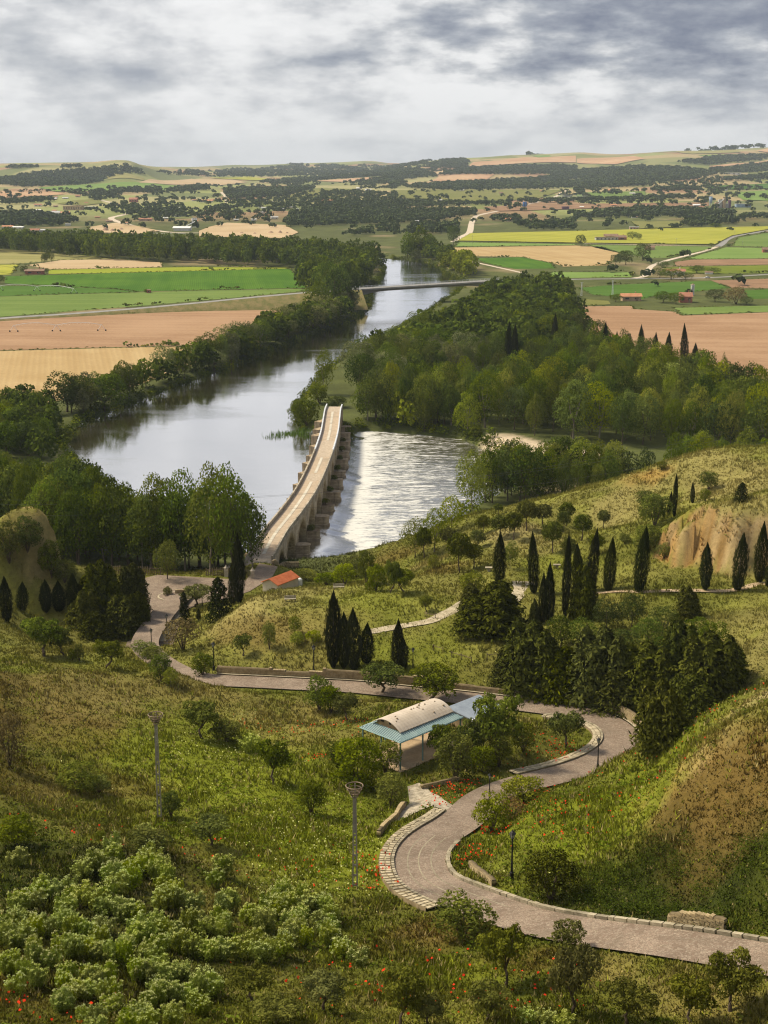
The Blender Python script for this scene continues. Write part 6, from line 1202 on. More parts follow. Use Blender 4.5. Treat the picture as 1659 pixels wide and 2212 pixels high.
def house(u0, u1, vb, vt, wall, roof, label, kind='gable', dep=.7, win=0, name='house', cat='house', rz=None, group=None):
    p = hit([((u0 + u1) / 2, vb)])[0]; d = p[1] * CP + (H - p[2]) * SP; w = (u1 - u0) * d / FPX; h = (vb - vt) * d / FPX; dd = max(4.0, w * dep)
    o = empty(name, (p[0], p[1] + dd * .3, p[2]), rz if rz is not None else (hash_(label) - .5) * .35); tag(o, label, cat, group); wh = h * (.62 if kind == 'gable' else .9)
    MB().box((0, 0, wh / 2 - .3), (w, dd, wh + .6)).build('wall', M[wall], o)
    if kind == 'gable':
        e = .06 * w; r = MB().add([(-w / 2 - e, -dd / 2 - e, wh - .02), (w / 2 + e, -dd / 2 - e, wh - .02), (w / 2 + e, 0, h), (-w / 2 - e, 0, h), (-w / 2 - e, dd / 2 + e, wh - .02), (w / 2 + e, dd / 2 + e, wh - .02)], [(0, 1, 2, 3), (3, 2, 5, 4), (0, 3, 4), (1, 5, 2), (0, 4, 5, 1)]).build('roof', M[roof], o)
        if w > 8 and win: MB().box((w * .25, dd * .1, h + .2), (w * .05, w * .05, h * .35)).build('chimney', M[wall], r)
    else: MB().box((0, 0, wh + h * .04), (w * 1.03, dd * 1.03, h * .1)).build('roof', M[roof], o)
    for i in range(win):
        x = -w / 2 + w * (i + .5) / win; f = MB().box((x, -dd / 2 - .03, wh * .55), (w / win * .4, .08, wh * .34)).build('window', M['pane'], o)
    if win: MB().box((w * .02 + w / (2 * win) if win > 1 else w * .3, -dd / 2 - .04, wh * .3), (min(1.6, w * .1) + .4, .08, wh * .6)).build('door', M['r_brown'], o)
    return o
def hash_(s): return (sum(ord(c) * (i + 7) for i, c in enumerate(s)) % 997) / 997
HS = [(137,180,454,444.5,'w_tan','w_tan','long tan two storey building on the left plain','flat',.3,8),(74,89,446,440.5,'w_white','r_red','white house with pink roof at the far left','gable',.6,2),(22,86,462,456.5,'w_white','r_white','row of long white sheds at the far left','flat',.2,0),(105,128,465,456,'w_white','r_grey','white workshop left of the sandy road','gable',.6,2),(128,150,464,457,'w_white','r_orange','white workshop with orange roof left of the sandy road','gable',.6,2),
 (280,297,437,427,'w_brick','r_red','red and white tall house on the village edge','gable',.7,3),(181,208,452,446.5,'w_grey','r_grey','low grey building right of the tan one','flat',.5,2),(300,327,477,471,'w_pink','r_red','pinkish shed among the trees left of the silos','gable',.5,2),(141,152,487.5,483,'w_white','r_white','white container standing left of the yards','flat',.4,0),(64,84,503,494,'w_white','r_red','white shed with red roof left of the yards','gable',.7,2),(84,98,501,495,'w_grey','r_grey','grey shed behind the red roofed one','gable',.7,1),(5,27,493,487,'w_white','r_orange','orange roofed house at the left edge','gable',.6,2),(28,50,493.5,489,'w_white','r_white','low white house beside the orange roofed one','gable',.6,2),
 (376,411,498.5,489,'w_white','r_white','white hall of the concrete works','gable',.5,0),(590,617,455,448,'w_brick','r_white','long shed with white roof in the far centre','gable',.5,3),(431,460,437,431.5,'w_white','r_orange','white and orange long house in the village','gable',.4,3),(697,721,436,431,'w_tan','r_orange','tan villa on the central rise','gable',.5,2),(585,600,472.5,467.5,'w_white','r_grey','small pale house in front of the pine wood','gable',.6,2),(770,782,409,405,'w_white','r_white','small white house in the far vineyards','gable',.6,1),(789,802,416,408,'w_white','r_grey','white house under dark trees in the far centre','gable',.7,2),
 (1214,1229,453,446,'purple','purple','dark purple container shed right of the blue silos','flat',.5,0),(1092,1103,478.5,471,'w_pink','r_orange','small pink house among the trees right of the dirt road','gable',.7,1),(897,909,480,476,'w_white','r_grey','small white shed under the central pine wood','gable',.6,1),(1589,1621,448,440.5,'w_blue','r_grey','blue hall beside the cement plant','flat',.4,0),(1498,1512,446,441,'w_white','r_white','white shed left of the cement plant','gable',.7,0),
 (1286,1335,520,512,'w_grey','r_brown','long pale ruined building in the yellow field','flat',.25,6),(1307,1334,515,505.5,'w_tan','r_brown','brown roofed house behind the ruined building','gable',.7,0),(1332,1352,519.5,508.5,'w_brick','r_brown','brick barn at the end of the ruined building','gable',.8,1),(1360,1380,496,490,'w_pink','r_white','small pink walled shed above the yellow field','flat',.4,3),(1394,1414,540,531,'w_tan','r_brown','lone tan hut on the green field','gable',.7,0),
 (1441,1479,593.5,581,'w_white','r_red','white farmhouse with brown hipped roof behind a hedge','gable',.6,3),(1558,1571,412,407.5,'w_white','r_white','small white shed at the far right','gable',.6,0),(1469,1495,653.5,632,'w_brick','r_red','brick red house beside the pump tower','gable',1.0,2),(1343,1384,650,634,'w_tan','r_orange','tan barn with low gable and two small windows','gable',.5,2),(1648,1664,545.5,535,'w_brick','r_brown','small brick hut at the right edge','gable',.8,1),
 (1278,1304,739,716,'w_brick','r_orange','brick farmhouse between the wood and the brown field','gable',.7,2),(1306,1326,737,721,'w_white','r_red','white annex of the farm by the brown field','gable',.7,1),(55,94,592.5,581,'w_brick','r_brown','low brown tiled shed beside the yellow field','gable',.4,2),(317,325,633,626,'w_brick','r_brown','tiny brick pump hut in the green fields','flat',.8,1),(1524,1540,592,586,'w_white','r_brown','small hut in the leafy vineyard','gable',.8,0),(1560,1600,378,373,'w_white','r_grey','long white building in the right woods','flat',.3,4),(1310,1330,414,409,'w_white','r_orange','orange roofed house behind the smoke','gable',.7,1)]
for h_ in HS: house(*h_[:7], kind=h_[7], dep=h_[8], win=h_[9])
rv_ = R_(31); VROOF = ['r_orange', 'r_red', 'r_grey', 'r_white', 'r_brown']; VW = ['w_white', 'w_pink', 'w_tan', 'w_white']
for i in range(64):
    u = rv_.uniform(20, 700) if i < 46 else rv_.uniform(850, 1640); v = rv_.uniform(424, 486) if i < 46 else rv_.uniform(408, 478); w = rv_.uniform(7, 13)
    house(u, u + w, v, v - rv_.uniform(3.2, 5), rv_.choice(VW), rv_.choice(VROOF), 'small distant pale house scattered among the trees of the far plain', dep=.7, win=1, group='scattered village houses')
# silos and plant
def silo(label, uvs, vb, vt, mat, wpx, cat='silo', legs=True):
    p = hit([(sum(uvs) / len(uvs), vb)])[0]; d = p[1] * CP + (H - p[2]) * SP; o = empty('silo_tower', p); tag(o, label, cat); h = (vb - vt) * d / FPX; r = wpx * d / FPX / 2
    for u in uvs:
        x = (u - sum(uvs) / len(uvs)) * d / FPX; MB().lathe([(r * .25, h * .22), (r, h * .38), (r, h * .95), (r * .3, h)], 14, (x, 0, 0)).build('silo', M[mat], o, True)
        for k in range(4): MB().tube([(x + r * .8 * math.cos(k * 1.57 + .78), r * .8 * math.sin(k * 1.57 + .78), -1), (x + r * .8 * math.cos(k * 1.57 + .78), r * .8 * math.sin(k * 1.57 + .78), h * .4)], r * .08, 4).build('leg', M['steel'], o)
    MB().box((0, 0, h * 1.01), ((max(uvs) - min(uvs) + wpx) * d / FPX, r * 1.4, h * .02)).build('walkway', M['steel'], o)
silo('three white silos of the concrete works', [416.5, 420.5, 424.5], 492, 471.5, 'r_white', 3.8); silo('pair of bright blue silos on the right plain', [1131, 1135.5], 451, 436, 'silo_blue', 3.8); silo('tall pale blue silo of the cement plant', [1535], 444, 425, 'w_blue', 7)
pl = hit([(1560, 449)])[0]; dpl = pl[1]; o = empty('cement_plant', pl); tag(o, 'grey and beige cement plant of stacked blocks and towers', 'factory'); k = dpl / FPX
for x, w, h, m in ((-12, 7, 12, 'w_tan'), (-5, 6, 17, 'w_grey'), (2, 9, 13, 'w_white'), (3, 5, 21, 'w_tan'), (10, 6, 9, 'w_grey'), (15, 4, 16, 'purple')): MB().box((x * k, (x % 3) * 4, h * k / 2 - 1), (w * k, 10, h * k + 2)).build('block', M[m], o)
MB().tube([(-16 * k, -6, 2), (2 * k, -6, 19 * k)], .9, 5).build('conveyor', M['steel'], o)
o = empty('conveyor', hit([(408, 497)])[0]); tag(o, 'sloping grey conveyor beside the white silos', 'conveyor'); MB().tube([(-12, 0, 1), (9, 0, 12)], .7, 5).build('belt', M['steel'], o)
for x, z in ((-4, 5), (4, 9)): MB().tube([(x, 0, -.5), (x, 0, z)], .25, 4).build('leg', M['steel'], o)
# pump tower, car, pivots, pylons, poles, heaps, smoke
tp = hit([(1495.5, 637)])[0]; d = tp[1]; k = d / FPX; o = empty('pump_tower', tp); tag(o, 'slim white tower behind the brick red house', 'tower'); MB().box((0, 0, 10 * k), (6.5 * k, 6.5 * k, 21 * k)).build('shaft', M['w_white'], o); MB().box((0, 0, 21 * k), (8 * k, 8 * k, 1.2 * k)).build('cornice', M['w_white'], o); MB().lathe([(4 * k, 21.6 * k), (.3, 24 * k)], 4).build('roof', M['r_brown'], o)
for z in (7, 13, 17): MB().box((0, -3.3 * k, z * k), (1.6 * k, .1, 2.2 * k)).build('window', M['pane'], o)
cp = hit([(1528, 601)])[0]; o = empty('car', cp, .1); tag(o, 'silver car on the road past the white farmhouse', 'car'); M['silver'] = simple_mat('silver_paint', (0.55, 0.57, 0.60), (0.62, 0.64, 0.68), 1.0, 0.3, 0.0, spec=0.6)
prof = [(-2.1, .35), (-2.1, .85), (-1.3, .98), (-.7, 1.45), (.7, 1.48), (1.35, 1.0), (2.1, .85), (2.15, .35)]; k8 = len(prof)
MB().add([(x, y, z) for y in (-.85, .85) for x, z in prof], [tuple(range(k8))[::-1], tuple(range(k8, 2 * k8))] + [(i, (i + 1) % k8, k8 + (i + 1) % k8, k8 + i) for i in range(k8)]).build('body', M['silver'], o)
for y in (-.86, .86): MB().add([(-1.1, y, 1.0), (-.65, y, 1.38), (.65, y, 1.4), (1.15, y, 1.02)], [(0, 1, 2, 3)]).build('window', M['pane'], o)
for x in (-1.3, 1.3):
    for y in (-.8, .8): MB().tube([(x, y - .1, .33), (x, y + .1, .33)], .33, 10).build('wheel', M['iron'], o)
def pivot(label, uvs):
    p = hit(uvs); o = empty('irrigation_pivot', p[0]); tag(o, label, 'irrigation pivot')
    for q in p:
        q = q - p[0]
        for sx in (-1, 1): MB().tube([(q[0] + sx * 2.2, q[1], .3), (q[0], q[1], 3.6)], .09, 4).build('leg', M['steel'], o); MB().tube([(q[0] + sx * 2.2, q[1] - .12, .45), (q[0] + sx * 2.2, q[1] + .12, .45)], .45, 8).build('wheel', M['iron'], o)
    for a, b in zip(p[:-1], p[1:]):
        a = a - p[0]; b = b - p[0]; pts_ = [a + (b - a) * t + np.array([0, 0, 3.5 + 1.4 * math.sin(math.pi * t)]) for t in np.linspace(0, 1, 13)]; MB().tube([tuple(q) for q in pts_], .10, 4).build('pipe', M['steel'], o)
        tr = MB(); 
        for q, r_ in zip(pts_[:-1], pts_[1:]): m = (q + r_) / 2 - np.array([0, 0, .9]); tr.tube([tuple(q), tuple(m), tuple(r_)], .035, 3)
        tr.build('truss', M['steel'], o)
pivot('irrigation boom standing on the brown field at the left', [(30,717),(122,716),(220,715)]); pivot('long irrigation boom across the green fields at the left', [(0,628),(80,629),(160,634)])
def pylon(label, u, vb, vt, lattice=True):
    p = hit([(u, vb)])[0]; d = p[1]; h = (vb - vt) * d / FPX; o = empty('pylon' if lattice else 'utility_pole', p); tag(o, label, 'pylon' if lattice else 'pole'); w = max(.5, h * .045); mb = MB()
    if lattice:
        for sx in (-1, 1):
            for sy in (-1, 1): mb.tube([(sx * w, sy * w, -.5), (sx * w * .35, sy * w * .35, h)], .07, 4)
        n = 9
        for i in range(n):
            a, b = h * i / n, h * (i + 1) / n; wa, wb = w * (1 - .65 * i / n), w * (1 - .65 * (i + 1) / n); s = 1 if i % 2 else -1
            for sy in (-1, 1): mb.tube([(s * wa, sy * wa, a), (-s * wb, sy * wb, b)], .045, 3); mb.tube([(sy * wa, s * wa, a), (sy * wb, -s * wb, b)], .045, 3)
        mb.build('lattice', M['steel'], o)
    else: mb.tube([(0, 0, -.5), (0, 0, h)], [.16, .10], 6).build('shaft', M['concpole'], o)
    MB().box((0, 0, h * .95), (h * .16 + 1, .12, .12)).build('crossarm', M['steel'], o)
pylon('grey lattice pylon beside the grove on the right', 1256, 639, 610); pylon('grey lattice pylon right of the first by the tan barn', 1323, 637, 606)
for u, vb, vt, l in [(1587,511,488,'road sign mast at the asphalt bend'),(1460,536,515,'thin pole above the dull green field'),(1020,528,508,'pole beside the dirt road'),(1604,529,521,'short pole in the road bend field'),(1274,402,368,'tall mast in the right woods'),(1460,322.5,318,'mast on the far right skyline'),(218,361,354,'mast on the left hilltop'),(359,478,452,'pole in the village right of the dark trees'),(490,470,456,'pole beside the sandy yard')]: pylon(l, u, vb, vt, False)
M['gravel'] = simple_mat('gravel_heap', (0.30, 0.18, 0.12), (0.46, 0.33, 0.23), 0.8, 0.95, 0.5)
for i, (u, v, w, h) in enumerate([(228,499,18,8),(243,500,16,6),(262,497,14,5),(550,506,12,4),(585,504,16,5),(605,504,12,6),(620,505,10,4),(522,505,14,4)]):
    p = hit([(u, v)])[0]; k = p[1] / FPX; n = 12; mb = MB(); mb.lathe([(w * k * .5, -.5), (w * k * .36, h * k * .35), (w * k * .18, h * k * .8), (w * k * .05, h * k)], n); o = mb.build('gravel_heap', M['gravel']); o.location = p; tag(o, ['brown gravel heap left in the sandy yard','pale gravel heap behind the brown one','low gravel heap by the sandy road','low gravel heap at the left of the concrete yard','long gravel heap in the concrete yard','reddish gravel heap in the concrete yard','small gravel heap at the right of the concrete yard','flat gravel heap near the straight track'][i], 'heap')
sm = bpy.data.materials.new('smoke'); sm.use_nodes = True; Ns = NT(sm.node_tree); g = Ns('ShaderNodeNewGeometry').outputs['Position']; nz = Ns.noise(g, 0.012, 4, .6, .4)
vol = Ns('ShaderNodeVolumePrincipled', {'Color': (.9, .9, .92, 1), 'Density': Ns.mapr(nz, .42, .7, 0.0, .02)}); Ns('ShaderNodeOutputMaterial', {'Volume': vol})
p = hit([(1225, 434)])[0]; k = p[1] / FPX; bm = bmesh.new(); bmesh.ops.create_icosphere(bm, subdivisions=3, radius=1.0)
for v_ in bm.verts: f_ = 1 + .25 * math.sin(v_.co.x * 5 + v_.co.y * 3); v_.co = Vector((v_.co.x * 62 * k, v_.co.y * 40, v_.co.z * 7.5 * k * f_))
me = bpy.data.meshes.new('smoke'); bm.to_mesh(me); bm.free(); me.materials.append(sm); o = link(bpy.data.objects.new('smoke', me)); o.location = (p[0], p[1], p[2] + 6.5 * k); tag(o, 'thin white smoke drifting over the vineyards', 'smoke', kind='stuff')
# overhead cables over the groves
M['cable'] = simple_mat('cable', (0.05, 0.05, 0.05), (0.1, 0.1, 0.1), 1.0)
for i, (a, b) in enumerate([((-200,1088,300),(1860,862,395)),((-200,1074,304),(1860,878,390)),((-200,1108,296),(1860,902,384))]):
    A = Pd(*a); B = Pd(*b); pts_ = [A + (B - A) * t - np.array([0, 0, 9 * 4 * t * (1 - t)]) for t in np.linspace(0, 1, 30)]; mb = MB(); mb.tube([tuple(q) for q in pts_], .022, 3); tag(mb.build('power_cable', M['cable']), ['upper overhead cable spanning the groves','middle overhead cable spanning the groves','lower overhead cable spanning the groves'][i], 'cable')

# ---------------------------------------------------------------- far woods (one mass), undergrowth, grass, flowers
WOODS = [ (1.0,[(0,388),(100,374),(175,368),(287,362.5),(320,381),(235,386),(175,401),(50,406),(0,400)]),(1,[(15,363),(82,360.5),(82,364),(15,366)]),(1,[(130,362),(175,359.5),(175,363),(130,364)]),(.6,[(0,428),(140,418),(250,415),(345,406),(347,417),(250,431),(140,443),(0,446)]),(1,[(355,416),(415,406),(450,404),(450,412),(415,415)]),(.8,[(0,463),(107,466),(172,478),(115,491),(0,491)]),(1,[(277,466),(347,455),(397,459),(397,466)]),(.25,[(220,440),(420,425),(420,470),(260,480)]),
 (1,[(482,413),(635,408),(682,408),(615,426),(497,433)]),(1,[(560,396),(690,386),(829,372),(829,381),(690,391),(615,400)]),(.5,[(747,396),(829,386),(870,386),(870,405),(780,404)]),(1,[(615,478.5),(635,464),(740,457),(829,454.5),(1024,457),(1027,466),(929,478),(829,485),(622,491)]),(.8,[(672,448),(752,438),(829,441),(829,451),(690,453)]),(.2,[(420,440),(700,425),(700,462),(420,485)]),(.22,[(690,410),(860,400),(860,455),(690,460)]),
 (1,[(829,371),(904,368),(944,383),(829,393)]),(.7,[(929,354),(1004,345),(1012,352),(1004,366),(927,368)]),(1,[(947,380),(1004,366),(1092,361),(1244,361),(1244,378),(1079,378)]),(1,[(872,406),(979,398),(1104,391),(1244,378),(1244,406),(1117,410),(954,412)]),(1,[(829,441),(934,436),(944,448),(829,451)]),(1.6,[(944,443),(1102,440.5),(1102,442.5),(944,445.5)]),(1.6,[(1137,438),(1300,434),(1499,427.5),(1499,430),(1300,436),(1137,440)]),
 (1,[(1244,368),(1419,363),(1494,368),(1554,376),(1494,391),(1404,396),(1404,403),(1244,411)]),(1,[(1464,353),(1544,341),(1659,337),(1720,337),(1720,343),(1659,344),(1531,358)]),(1,[(1531,368),(1659,353),(1720,350),(1720,372),(1659,371),(1556,374)]),(1,[(1531,393),(1659,379),(1720,378),(1720,388),(1659,388)]),(1.4,[(1409,411),(1511,407.5),(1511,411),(1409,414)]),(1,[(1289,462),(1344,454),(1469,454),(1586,459),(1584,465),(1469,470),(1344,471),(1244,472),(1244,466)]),
 (.9,[(1140,334),(1300,330),(1500,325),(1659,320.5),(1659,322),(1500,326.5),(1300,331.5),(1140,336)]),(.5,[(620,356),(950,348),(1000,346),(950,351),(620,359)]),(.35,[(330,372),(500,366),(800,358),(1000,352),(1000,372),(800,378),(500,384)]),(.7,[(1110,486),(1240,480),(1240,497),(1150,498)]),(.8,[(1474,487),(1500,470),(1590,478),(1590,484),(1500,492)]),(.5,[(1040,480),(1060,470),(1120,470),(1120,486)]),(.8,[(870,508),(900,490),(985,487),(985,505)]),(.5,[(740,510),(860,488),(860,512)]),(.5,[(1590,470),(1720,462),(1720,475),(1600,480)]),(.15,[(1244,385),(1659,385),(1659,440),(1244,445)]),(.05,[(0,415),(420,405),(420,500),(0,490)]),(.045,[(420,400),(860,390),(860,500),(420,490)]),(.045,[(850,395),(1250,395),(1250,500),(850,500)]),(.04,[(1250,430),(1659,425),(1659,500),(1250,500)]),(.012,[(1350,560),(1659,540),(1659,640),(1240,640),(1300,600)])]
def lump_template(rng, n=16):
    """small crown of leaf-spray faces"""
    d = rng.normal(size=(n, 3)); d /= np.linalg.norm(d, axis=1)[:, None]; d[:, 2] = np.abs(d[:, 2]) * .9 - .25; P = d * np.array([.5, .5, .5]) * rng.uniform(.75, 1.05, n)[:, None] + np.array([0, 0, .5])
    v, f, c = leaf_cards(P, d, .48, rng); return v, c
wr = np.random.default_rng(5); T = [lump_template(wr) for _ in range(6)]; WV = []; WC = []
MAT_L['wood'] = leaf_mat('far_wood_leaves', (0.036, 0.054, 0.018), (0.105, 0.125, 0.040), 0.15, 0.0)
for dens, poly in WOODS:
    pw = hit(poly); mnx, mny = pw[:, :2].min(0); mxx, mxy = pw[:, :2].max(0); dm = pw[:, 1].mean(); sp_ = (7 + dm / 420) / math.sqrt(dens); P = poisson(pw[:, :2], sp_, wr)
    if len(P) > 2200: P = P[wr.choice(len(P), 2200, False)]
    if not len(P): continue
    msk = fbm(P[:, 0] / 90, P[:, 1] / 200, 3) > (-.28 if dens > .6 else -.05); P = P[msk]; zz = hfast(P[:, 0], P[:, 1])
    for (x, y), z in zip(P, zz):
        t, c = T[int(wr.integers(6))]; w = (6 + dm / 620) * wr.uniform(.65, 1.4); h = min(w * wr.uniform(.75, 1.05), 12 + dm / 900); WV.append(t * np.array([w, w, h]) + np.array([x, y, z - .3])); WC.append(np.clip(c * wr.uniform(.5, 1.2), 0, 1))
v = np.vstack(WV); o = link(bpy.data.objects.new('woodland', np_mesh('woodland', v, np.arange(len(v)).reshape(-1, 4), MAT_L['wood'], False, np.vstack(WC)))); tag(o, 'dark pine woods and hedges spread over the far plain and hills', 'woodland', kind='stuff')

def slope_pts(n, rng, y0=66, y1=335, half=.44):
    y = y0 * (y1 / y0) ** rng.random(n); y = np.where(rng.random(n) < .5, y, y0 + (y1 - y0) * rng.random(n)); x = rng.uniform(-half, half, n) * y; z = hfast(x, y); D, I_ = road_dist(x, y); sd_ = ((x - road_c[I_, 0]) * road_n[I_, 0] + (y - road_c[I_, 1]) * road_n[I_, 1]) > 0
    bord = sd_ & (((I_ > iL0 - 2) & (I_ < iL1 + 2)) | ((I_ > iL2 - 2) & (I_ < iL3 + 2)))
    ok = (z > 3.2) & (D > np.where(bord, ROAD_HW + 1.6, ROAD_HW + .25)) & (sdf(x, y, PLAZA) > .3) & (sdf(x, y, drv[:, :2]) > .2); lx = (x - N0[0]) * math.cos(e1) + (y - N0[1]) * math.sin(e1); ly = -(x - N0[0]) * math.sin(e1) + (y - N0[1]) * math.cos(e1); ok &= ~((lx > 0) & (lx < LX) & (ly > 0) & (ly < LY))
    return x[ok], y[ok], z[ok]
def grass_mat():
    m, N = new_mat('grass_blades'); a = N('ShaderNodeVertexColor', layer_name='Col'); nm = N('ShaderNodeVectorMath', {0: N('ShaderNodeVectorMath', {0: N('ShaderNodeNewGeometry').outputs['Normal'], 1: (.75, .75, .75)}, operation='MULTIPLY'), 1: (0, 0, .45)}, operation='ADD'); nm = N('ShaderNodeVectorMath', {0: nm}, operation='NORMALIZE')
    d = N('ShaderNodeBsdfDiffuse', {'Color': a.outputs[0], 'Normal': nm}); t = N('ShaderNodeBsdfTranslucent', {'Color': a.outputs[0]}); N('ShaderNodeOutputMaterial', {0: N('ShaderNodeMixShader', {0: .15, 1: d, 2: t})}); return m
M['grass'] = grass_mat()
gr = np.random.default_rng(8); x, y, z = slope_pts(240000, gr); n = len(x)
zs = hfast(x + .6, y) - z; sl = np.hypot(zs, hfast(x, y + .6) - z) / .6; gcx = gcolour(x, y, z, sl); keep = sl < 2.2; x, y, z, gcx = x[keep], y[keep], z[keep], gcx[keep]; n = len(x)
rough_n = fbm(x / 4, y / 4, 3) * 2; hgt = (.18 + .26 * sstep(-.2, .5, rough_n)) * gr.uniform(.6, 1.4, n) * (1 + y / 500); GV = []; GC = []
amp_ = np.where(y > 190, .11, .30); jit = (1 + amp_ * gr.uniform(-1, 1.15, n))[:, None]; cc = gcx * jit; pick = gr.random(n); cc = cc * np.where(y < 190, .88, .95)[:, None] * np.array([1.0, .97, .85]); cc = np.where((pick < np.where(y > 190, .0, .08))[:, None], G_STRAW * jit * .9, cc); cc = np.where((pick > np.where(y > 190, 1.0, .93))[:, None], G_BRIGHT * jit, cc)  # nearer blades coloured darker, in place of shade over the foreground
for q in range(3):
    w = gr.random(n) * 6.283; wd = (.045 + y / 5500) * gr.uniform(.7, 1.4, n); ox, oy = gr.normal(0, .16, n), gr.normal(0, .16, n); lean = gr.normal(0, .35, (n, 2)) * hgt[:, None]; b = np.stack([x + ox, y + oy, z - .05], -1)
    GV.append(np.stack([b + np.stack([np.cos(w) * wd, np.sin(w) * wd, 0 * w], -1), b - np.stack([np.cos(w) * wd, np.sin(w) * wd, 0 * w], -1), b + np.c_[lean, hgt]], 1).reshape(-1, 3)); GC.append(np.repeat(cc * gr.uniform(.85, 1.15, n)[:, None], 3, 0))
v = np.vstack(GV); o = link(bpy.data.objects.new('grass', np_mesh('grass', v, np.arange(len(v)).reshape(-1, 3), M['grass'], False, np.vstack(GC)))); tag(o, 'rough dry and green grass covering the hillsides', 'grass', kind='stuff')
# low scrub and weeds between the grass
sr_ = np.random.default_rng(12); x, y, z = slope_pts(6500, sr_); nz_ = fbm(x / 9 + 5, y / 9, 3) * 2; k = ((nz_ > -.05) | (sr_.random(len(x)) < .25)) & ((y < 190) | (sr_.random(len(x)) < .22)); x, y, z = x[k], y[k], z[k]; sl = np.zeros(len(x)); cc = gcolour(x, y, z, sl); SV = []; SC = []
for i in range(len(x)):
    t, c = T[int(sr_.integers(6))]; w = sr_.uniform(.5, 1.7); h = w * sr_.uniform(.3, .6); sub = sr_.choice(len(t) // 4, 16, False); idx_ = (sub[:, None] * 4 + np.arange(4)).ravel()
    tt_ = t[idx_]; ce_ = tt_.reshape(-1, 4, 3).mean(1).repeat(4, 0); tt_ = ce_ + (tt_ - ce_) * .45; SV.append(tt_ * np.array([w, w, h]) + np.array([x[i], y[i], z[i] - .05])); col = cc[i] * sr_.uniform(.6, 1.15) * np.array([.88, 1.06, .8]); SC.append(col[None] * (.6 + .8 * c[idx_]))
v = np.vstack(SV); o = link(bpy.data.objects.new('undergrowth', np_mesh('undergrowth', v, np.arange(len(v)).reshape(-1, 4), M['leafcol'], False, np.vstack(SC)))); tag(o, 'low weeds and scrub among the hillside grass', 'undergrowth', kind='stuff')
# dark bramble thicket under the right mound, and fresh weeds under the groves
th = np.random.default_rng(15); TV = []; TC = []
def thicket(uvpoly, n, wr_, c0, c1, hm=.6):
    pw = hit(uvpoly)[:, :2]; mn, mx = pw.min(0), pw.max(0); P = th.uniform(mn, mx, (n * 3, 2)); P = P[sdf(P[:, 0], P[:, 1], pw) < 0][:n]; D, _ = road_dist(P[:, 0], P[:, 1]); P = P[D > ROAD_HW + 1.2]; zz = hfast(P[:, 0], P[:, 1])
    for (px, py), pz in zip(P, zz):
        v, f, c = LT[int(th.integers(6))]; pick = th.permutation(len(v) // 4)[:85]; ii = (pick[:, None] * 4 + np.arange(4)).ravel(); w = th.uniform(*wr_); h = w * th.uniform(hm * .7, hm * 1.3); vv = v[ii]; cen = vv.reshape(-1, 4, 3).mean(1).repeat(4, 0); vv = cen + (vv - cen) * .42
        TV.append(vv * np.array([w, w, h]) + np.array([px, py, pz - .25 * h])); TC.append((np.array(c0) + (np.array(c1) - np.array(c0)) * c[ii, :1]) * th.uniform(.7, 1.25))
thicket([(1230,1955),(1440,1992),(1640,2018),(1950,2060),(1950,1860),(1500,1850),(1330,1870),(1250,1900)], 340, (1.0, 2.4), (.035, .055, .006), (.10, .13, .016))
thicket([(1520,1850),(1950,1860),(1950,1650),(1600,1680),(1560,1760)], 90, (.9, 2.2), (.05, .05, .01), (.14, .11, .03))
thicket([(1380,1790),(1500,1800),(1520,1860),(1360,1860)], 50, (.9, 2.0), (.04, .06, .008), (.11, .13, .02))
thicket([(0,1760),(160,1740),(330,1830),(300,1900),(0,1960)], 90, (.8, 1.8), (.03, .045, .006), (.09, .11, .014), .5)
thicket([(0,1640),(240,1660),(320,1760),(60,1760)], 60, (.7, 1.6), (.05, .05, .01), (.14, .12, .03), .45)
thicket([(400,1620),(560,1600),(700,1760),(740,1900),(640,1900),(480,1740)], 130, (.7, 1.5), (.10, .13, .008), (.26, .28, .025), .4)
thicket([(660,1620),(800,1600),(860,1740),(800,1780),(680,1760)], 60, (.9, 2.0), (.07, .09, .01), (.18, .20, .024), .6)
thicket([(850,1700),(1000,1650),(1250,1640),(1260,1600),(1100,1600),(980,1640)], 120, (.7, 1.6), (.06, .09, .008), (.17, .20, .02), .5)
thicket([(0,2100),(500,2120),(820,2080),(820,2230),(0,2230)], 130, (.7, 1.6), (.05, .06, .008), (.15, .15, .025), .45)
thicket([(820,2060),(1100,2060),(1659,2120),(1659,2230),(820,2230)], 130, (.6, 1.4), (.06, .075, .008), (.17, .18, .024), .45)
thicket([(1080,1760),(1250,1700),(1380,1700),(1400,1850),(1150,1850)], 110, (.7, 1.7), (.08, .11, .01), (.22, .24, .03), .4)
v = np.vstack(TV); tag(link(bpy.data.objects.new('thicket', np_mesh('thicket', v, np.arange(len(v)).reshape(-1, 4), M['leafcol'], False, np.vstack(TC)))), 'brambles and tall weeds matted over the near slopes', 'thicket', kind='stuff')
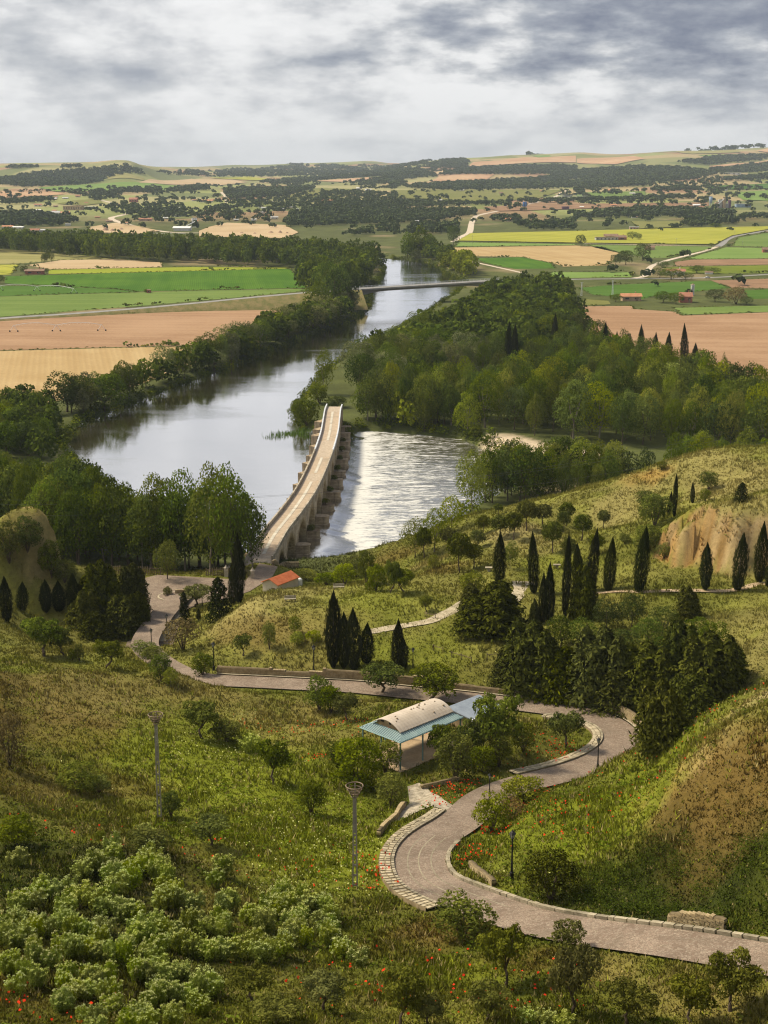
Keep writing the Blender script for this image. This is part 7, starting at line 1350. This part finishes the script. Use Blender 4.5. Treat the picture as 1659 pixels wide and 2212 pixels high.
# hedges, ditches and weedy margins between the fields
hr = np.random.default_rng(19); HV = []; HC = []
for e_ in EDGES:
    q = resample(e_, 3.5); nzz = fbm(q[:, 0] / 40, q[:, 1] / 40, 3) * 2; zz = hfast(q[:, 0], q[:, 1])
    for (px, py, _), nn_, pz in zip(q, nzz, zz):
        if abs(px / py) > .30 or nn_ < -.25 or hr.random() < .15: continue
        t, c = T[int(hr.integers(6))]; sub = hr.choice(len(t) // 4, 9, False); ii = (sub[:, None] * 4 + np.arange(4)).ravel(); big_ = nn_ > .42; w = hr.uniform(1.2, 2.6) * (1.8 if big_ else 1.0); h = w * hr.uniform(.25, .5) * (1.7 if big_ else 1.0)
        HV.append(t[ii] * np.array([w, w, h]) + np.array([px + hr.normal() * .8, py + hr.normal() * .8, pz])); HC.append(np.array([.075, .10, .018])[None] * (.5 + c[ii]) * hr.uniform(.7, 1.8) * (np.array([1.5, 1.15, 1.2]) if hr.random() < .3 else 1.0))
v = np.vstack(HV); tag(link(bpy.data.objects.new('hedgerow', np_mesh('hedgerow', v, np.arange(len(v)).reshape(-1, 4), M['leafcol'], False, np.vstack(HC)))), 'low hedges and weedy margins between the fields', 'hedgerow', kind='stuff')
# poppies and pale flowers
def flowers(name, label, spots, col, size, seed, up=.35):
    fr_ = np.random.default_rng(seed); P = []
    cen = hit([(u, v) for u, v, r_, n_ in spots])
    for c_, (u, v, r_, n_) in zip(cen, spots): P.append(c_[:2] + fr_.normal(0, 1, (n_, 2)) * r_ * np.array([1, .8]))
    P = np.vstack(P); D, _ = road_dist(P[:, 0], P[:, 1]); P = P[D > ROAD_HW + .3]; zz = hfast(P[:, 0], P[:, 1]) + up * fr_.uniform(.5, 1.5, len(P)); P = np.c_[P, zz]
    v, f, c = leaf_cards(P, np.tile([0, -.4, 1.0], (len(P), 1)), size, fr_); o = link(bpy.data.objects.new(name, np_mesh(name, v, f, M['grass'], False, np.array(col)[None] * (.7 + .6 * c)))); tag(o, label, 'flowers', kind='stuff')
flowers('poppies', 'red poppies scattered in the grass beside the road', [(845,1572,1.5,40),(690,1637,1.0,36),(520,1572,2.5,24),(640,1580,3,40),(870,1580,2.5,50),(735,1565,2.5,24),(1290,1648,3.5,80),(1395,1612,3.0,60),(1180,1668,3,40),(1130,1700,2,40),(975,1712,2.0,70),(1000,1695,1.6,40),(960,1738,1.2,30),(1170,1600,2,30),(1200,1640,2.5,70),(1230,1615,2,40),(1110,1740,2.2,50),(1170,1720,2.5,50),(1190,1755,2,40),(1150,1770,2,24),(1050,1797,1.2,50),(1025,1855,1.2,40),(1015,1835,1,20),(815,1885,1.2,40),(805,1855,1.5,30),(800,1920,1.2,20),(1300,1770,4,50),(1450,1600,4,40),(1550,1540,3,24),(230,1800,6,30),(560,1880,4,24),(620,1850,4,20),(30,2160,3,26),(90,2190,2,20),(1180,2120,2.5,24),(960,2160,2.5,24),(700,2130,4,20),(800,2130,3,18),(1110,2170,2,20),(870,2080,3,20),(940,1500,2,40),(1010,1510,2,30)], (0.62, 0.045, 0.015), .20, 3)
flowers('wildflowers', 'pale yellow and white wildflowers in the green slope', [(480,1640,6,120),(560,1700,7,160),(640,1790,6,160),(680,1850,5,160),(730,1900,4,140),(660,1930,4,60),(420,1610,5,80),(540,1560,3,50),(1120,1870,3,50),(960,1450,6,60),(700,1300,7,90)], (0.50, 0.50, 0.20), .15, 4)
# reeds standing in the shallow water left of the bridge
rd = np.random.default_rng(6); RV = []
for u, v_, r_, n_ in [(600,943,2,60),(618,938,2.5,120),(640,938,2.2,160),(655,930,1.5,120),(585,946,1.2,30),(660,945,1.2,40),(1000,635,3,60)]:
    c_ = Pz(u, v_, 0.0)
    for _ in range(n_):
        b = c_ + np.array([rd.normal() * r_, rd.normal() * r_ * .7, -.2]); h = rd.uniform(.8, 1.7); w = rd.uniform(.06, .16); a = rd.random() * 6.28; RV += [b + np.array([math.cos(a) * w, math.sin(a) * w, 0]), b - np.array([math.cos(a) * w, math.sin(a) * w, 0]), b + np.array([rd.normal() * .3, rd.normal() * .3, h])]
v = np.array(RV); o = link(bpy.data.objects.new('reeds', np_mesh('reeds', v, np.arange(len(v)).reshape(-1, 3), M['grass'], False, np.tile([.09, .16, .02], (len(v), 1))))); tag(o, 'green reeds standing in the shallow water left of the old bridge', 'reeds', kind='stuff')

# ---------------------------------------------------------------- haze over the plain
hm_ = bpy.data.materials.new('haze'); hm_.use_nodes = True; Nh = NT(hm_.node_tree); Nh('ShaderNodeOutputMaterial', {'Volume': Nh('ShaderNodeVolumePrincipled', {'Color': (.74, .84, .98, 1), 'Density': HAZE})})
HZ = MB(); HZ.add([(sx * 9500, y, z) for sx in (-1, 1) for y in (-300, 15400) for z in (-40, 320)], [(0, 1, 3, 2), (4, 6, 7, 5), (0, 4, 5, 1), (2, 3, 7, 6), (0, 2, 6, 4), (1, 5, 7, 3)])
tag(HZ.build('haze', hm_), 'thin blue air over the whole valley', 'haze', kind='stuff')
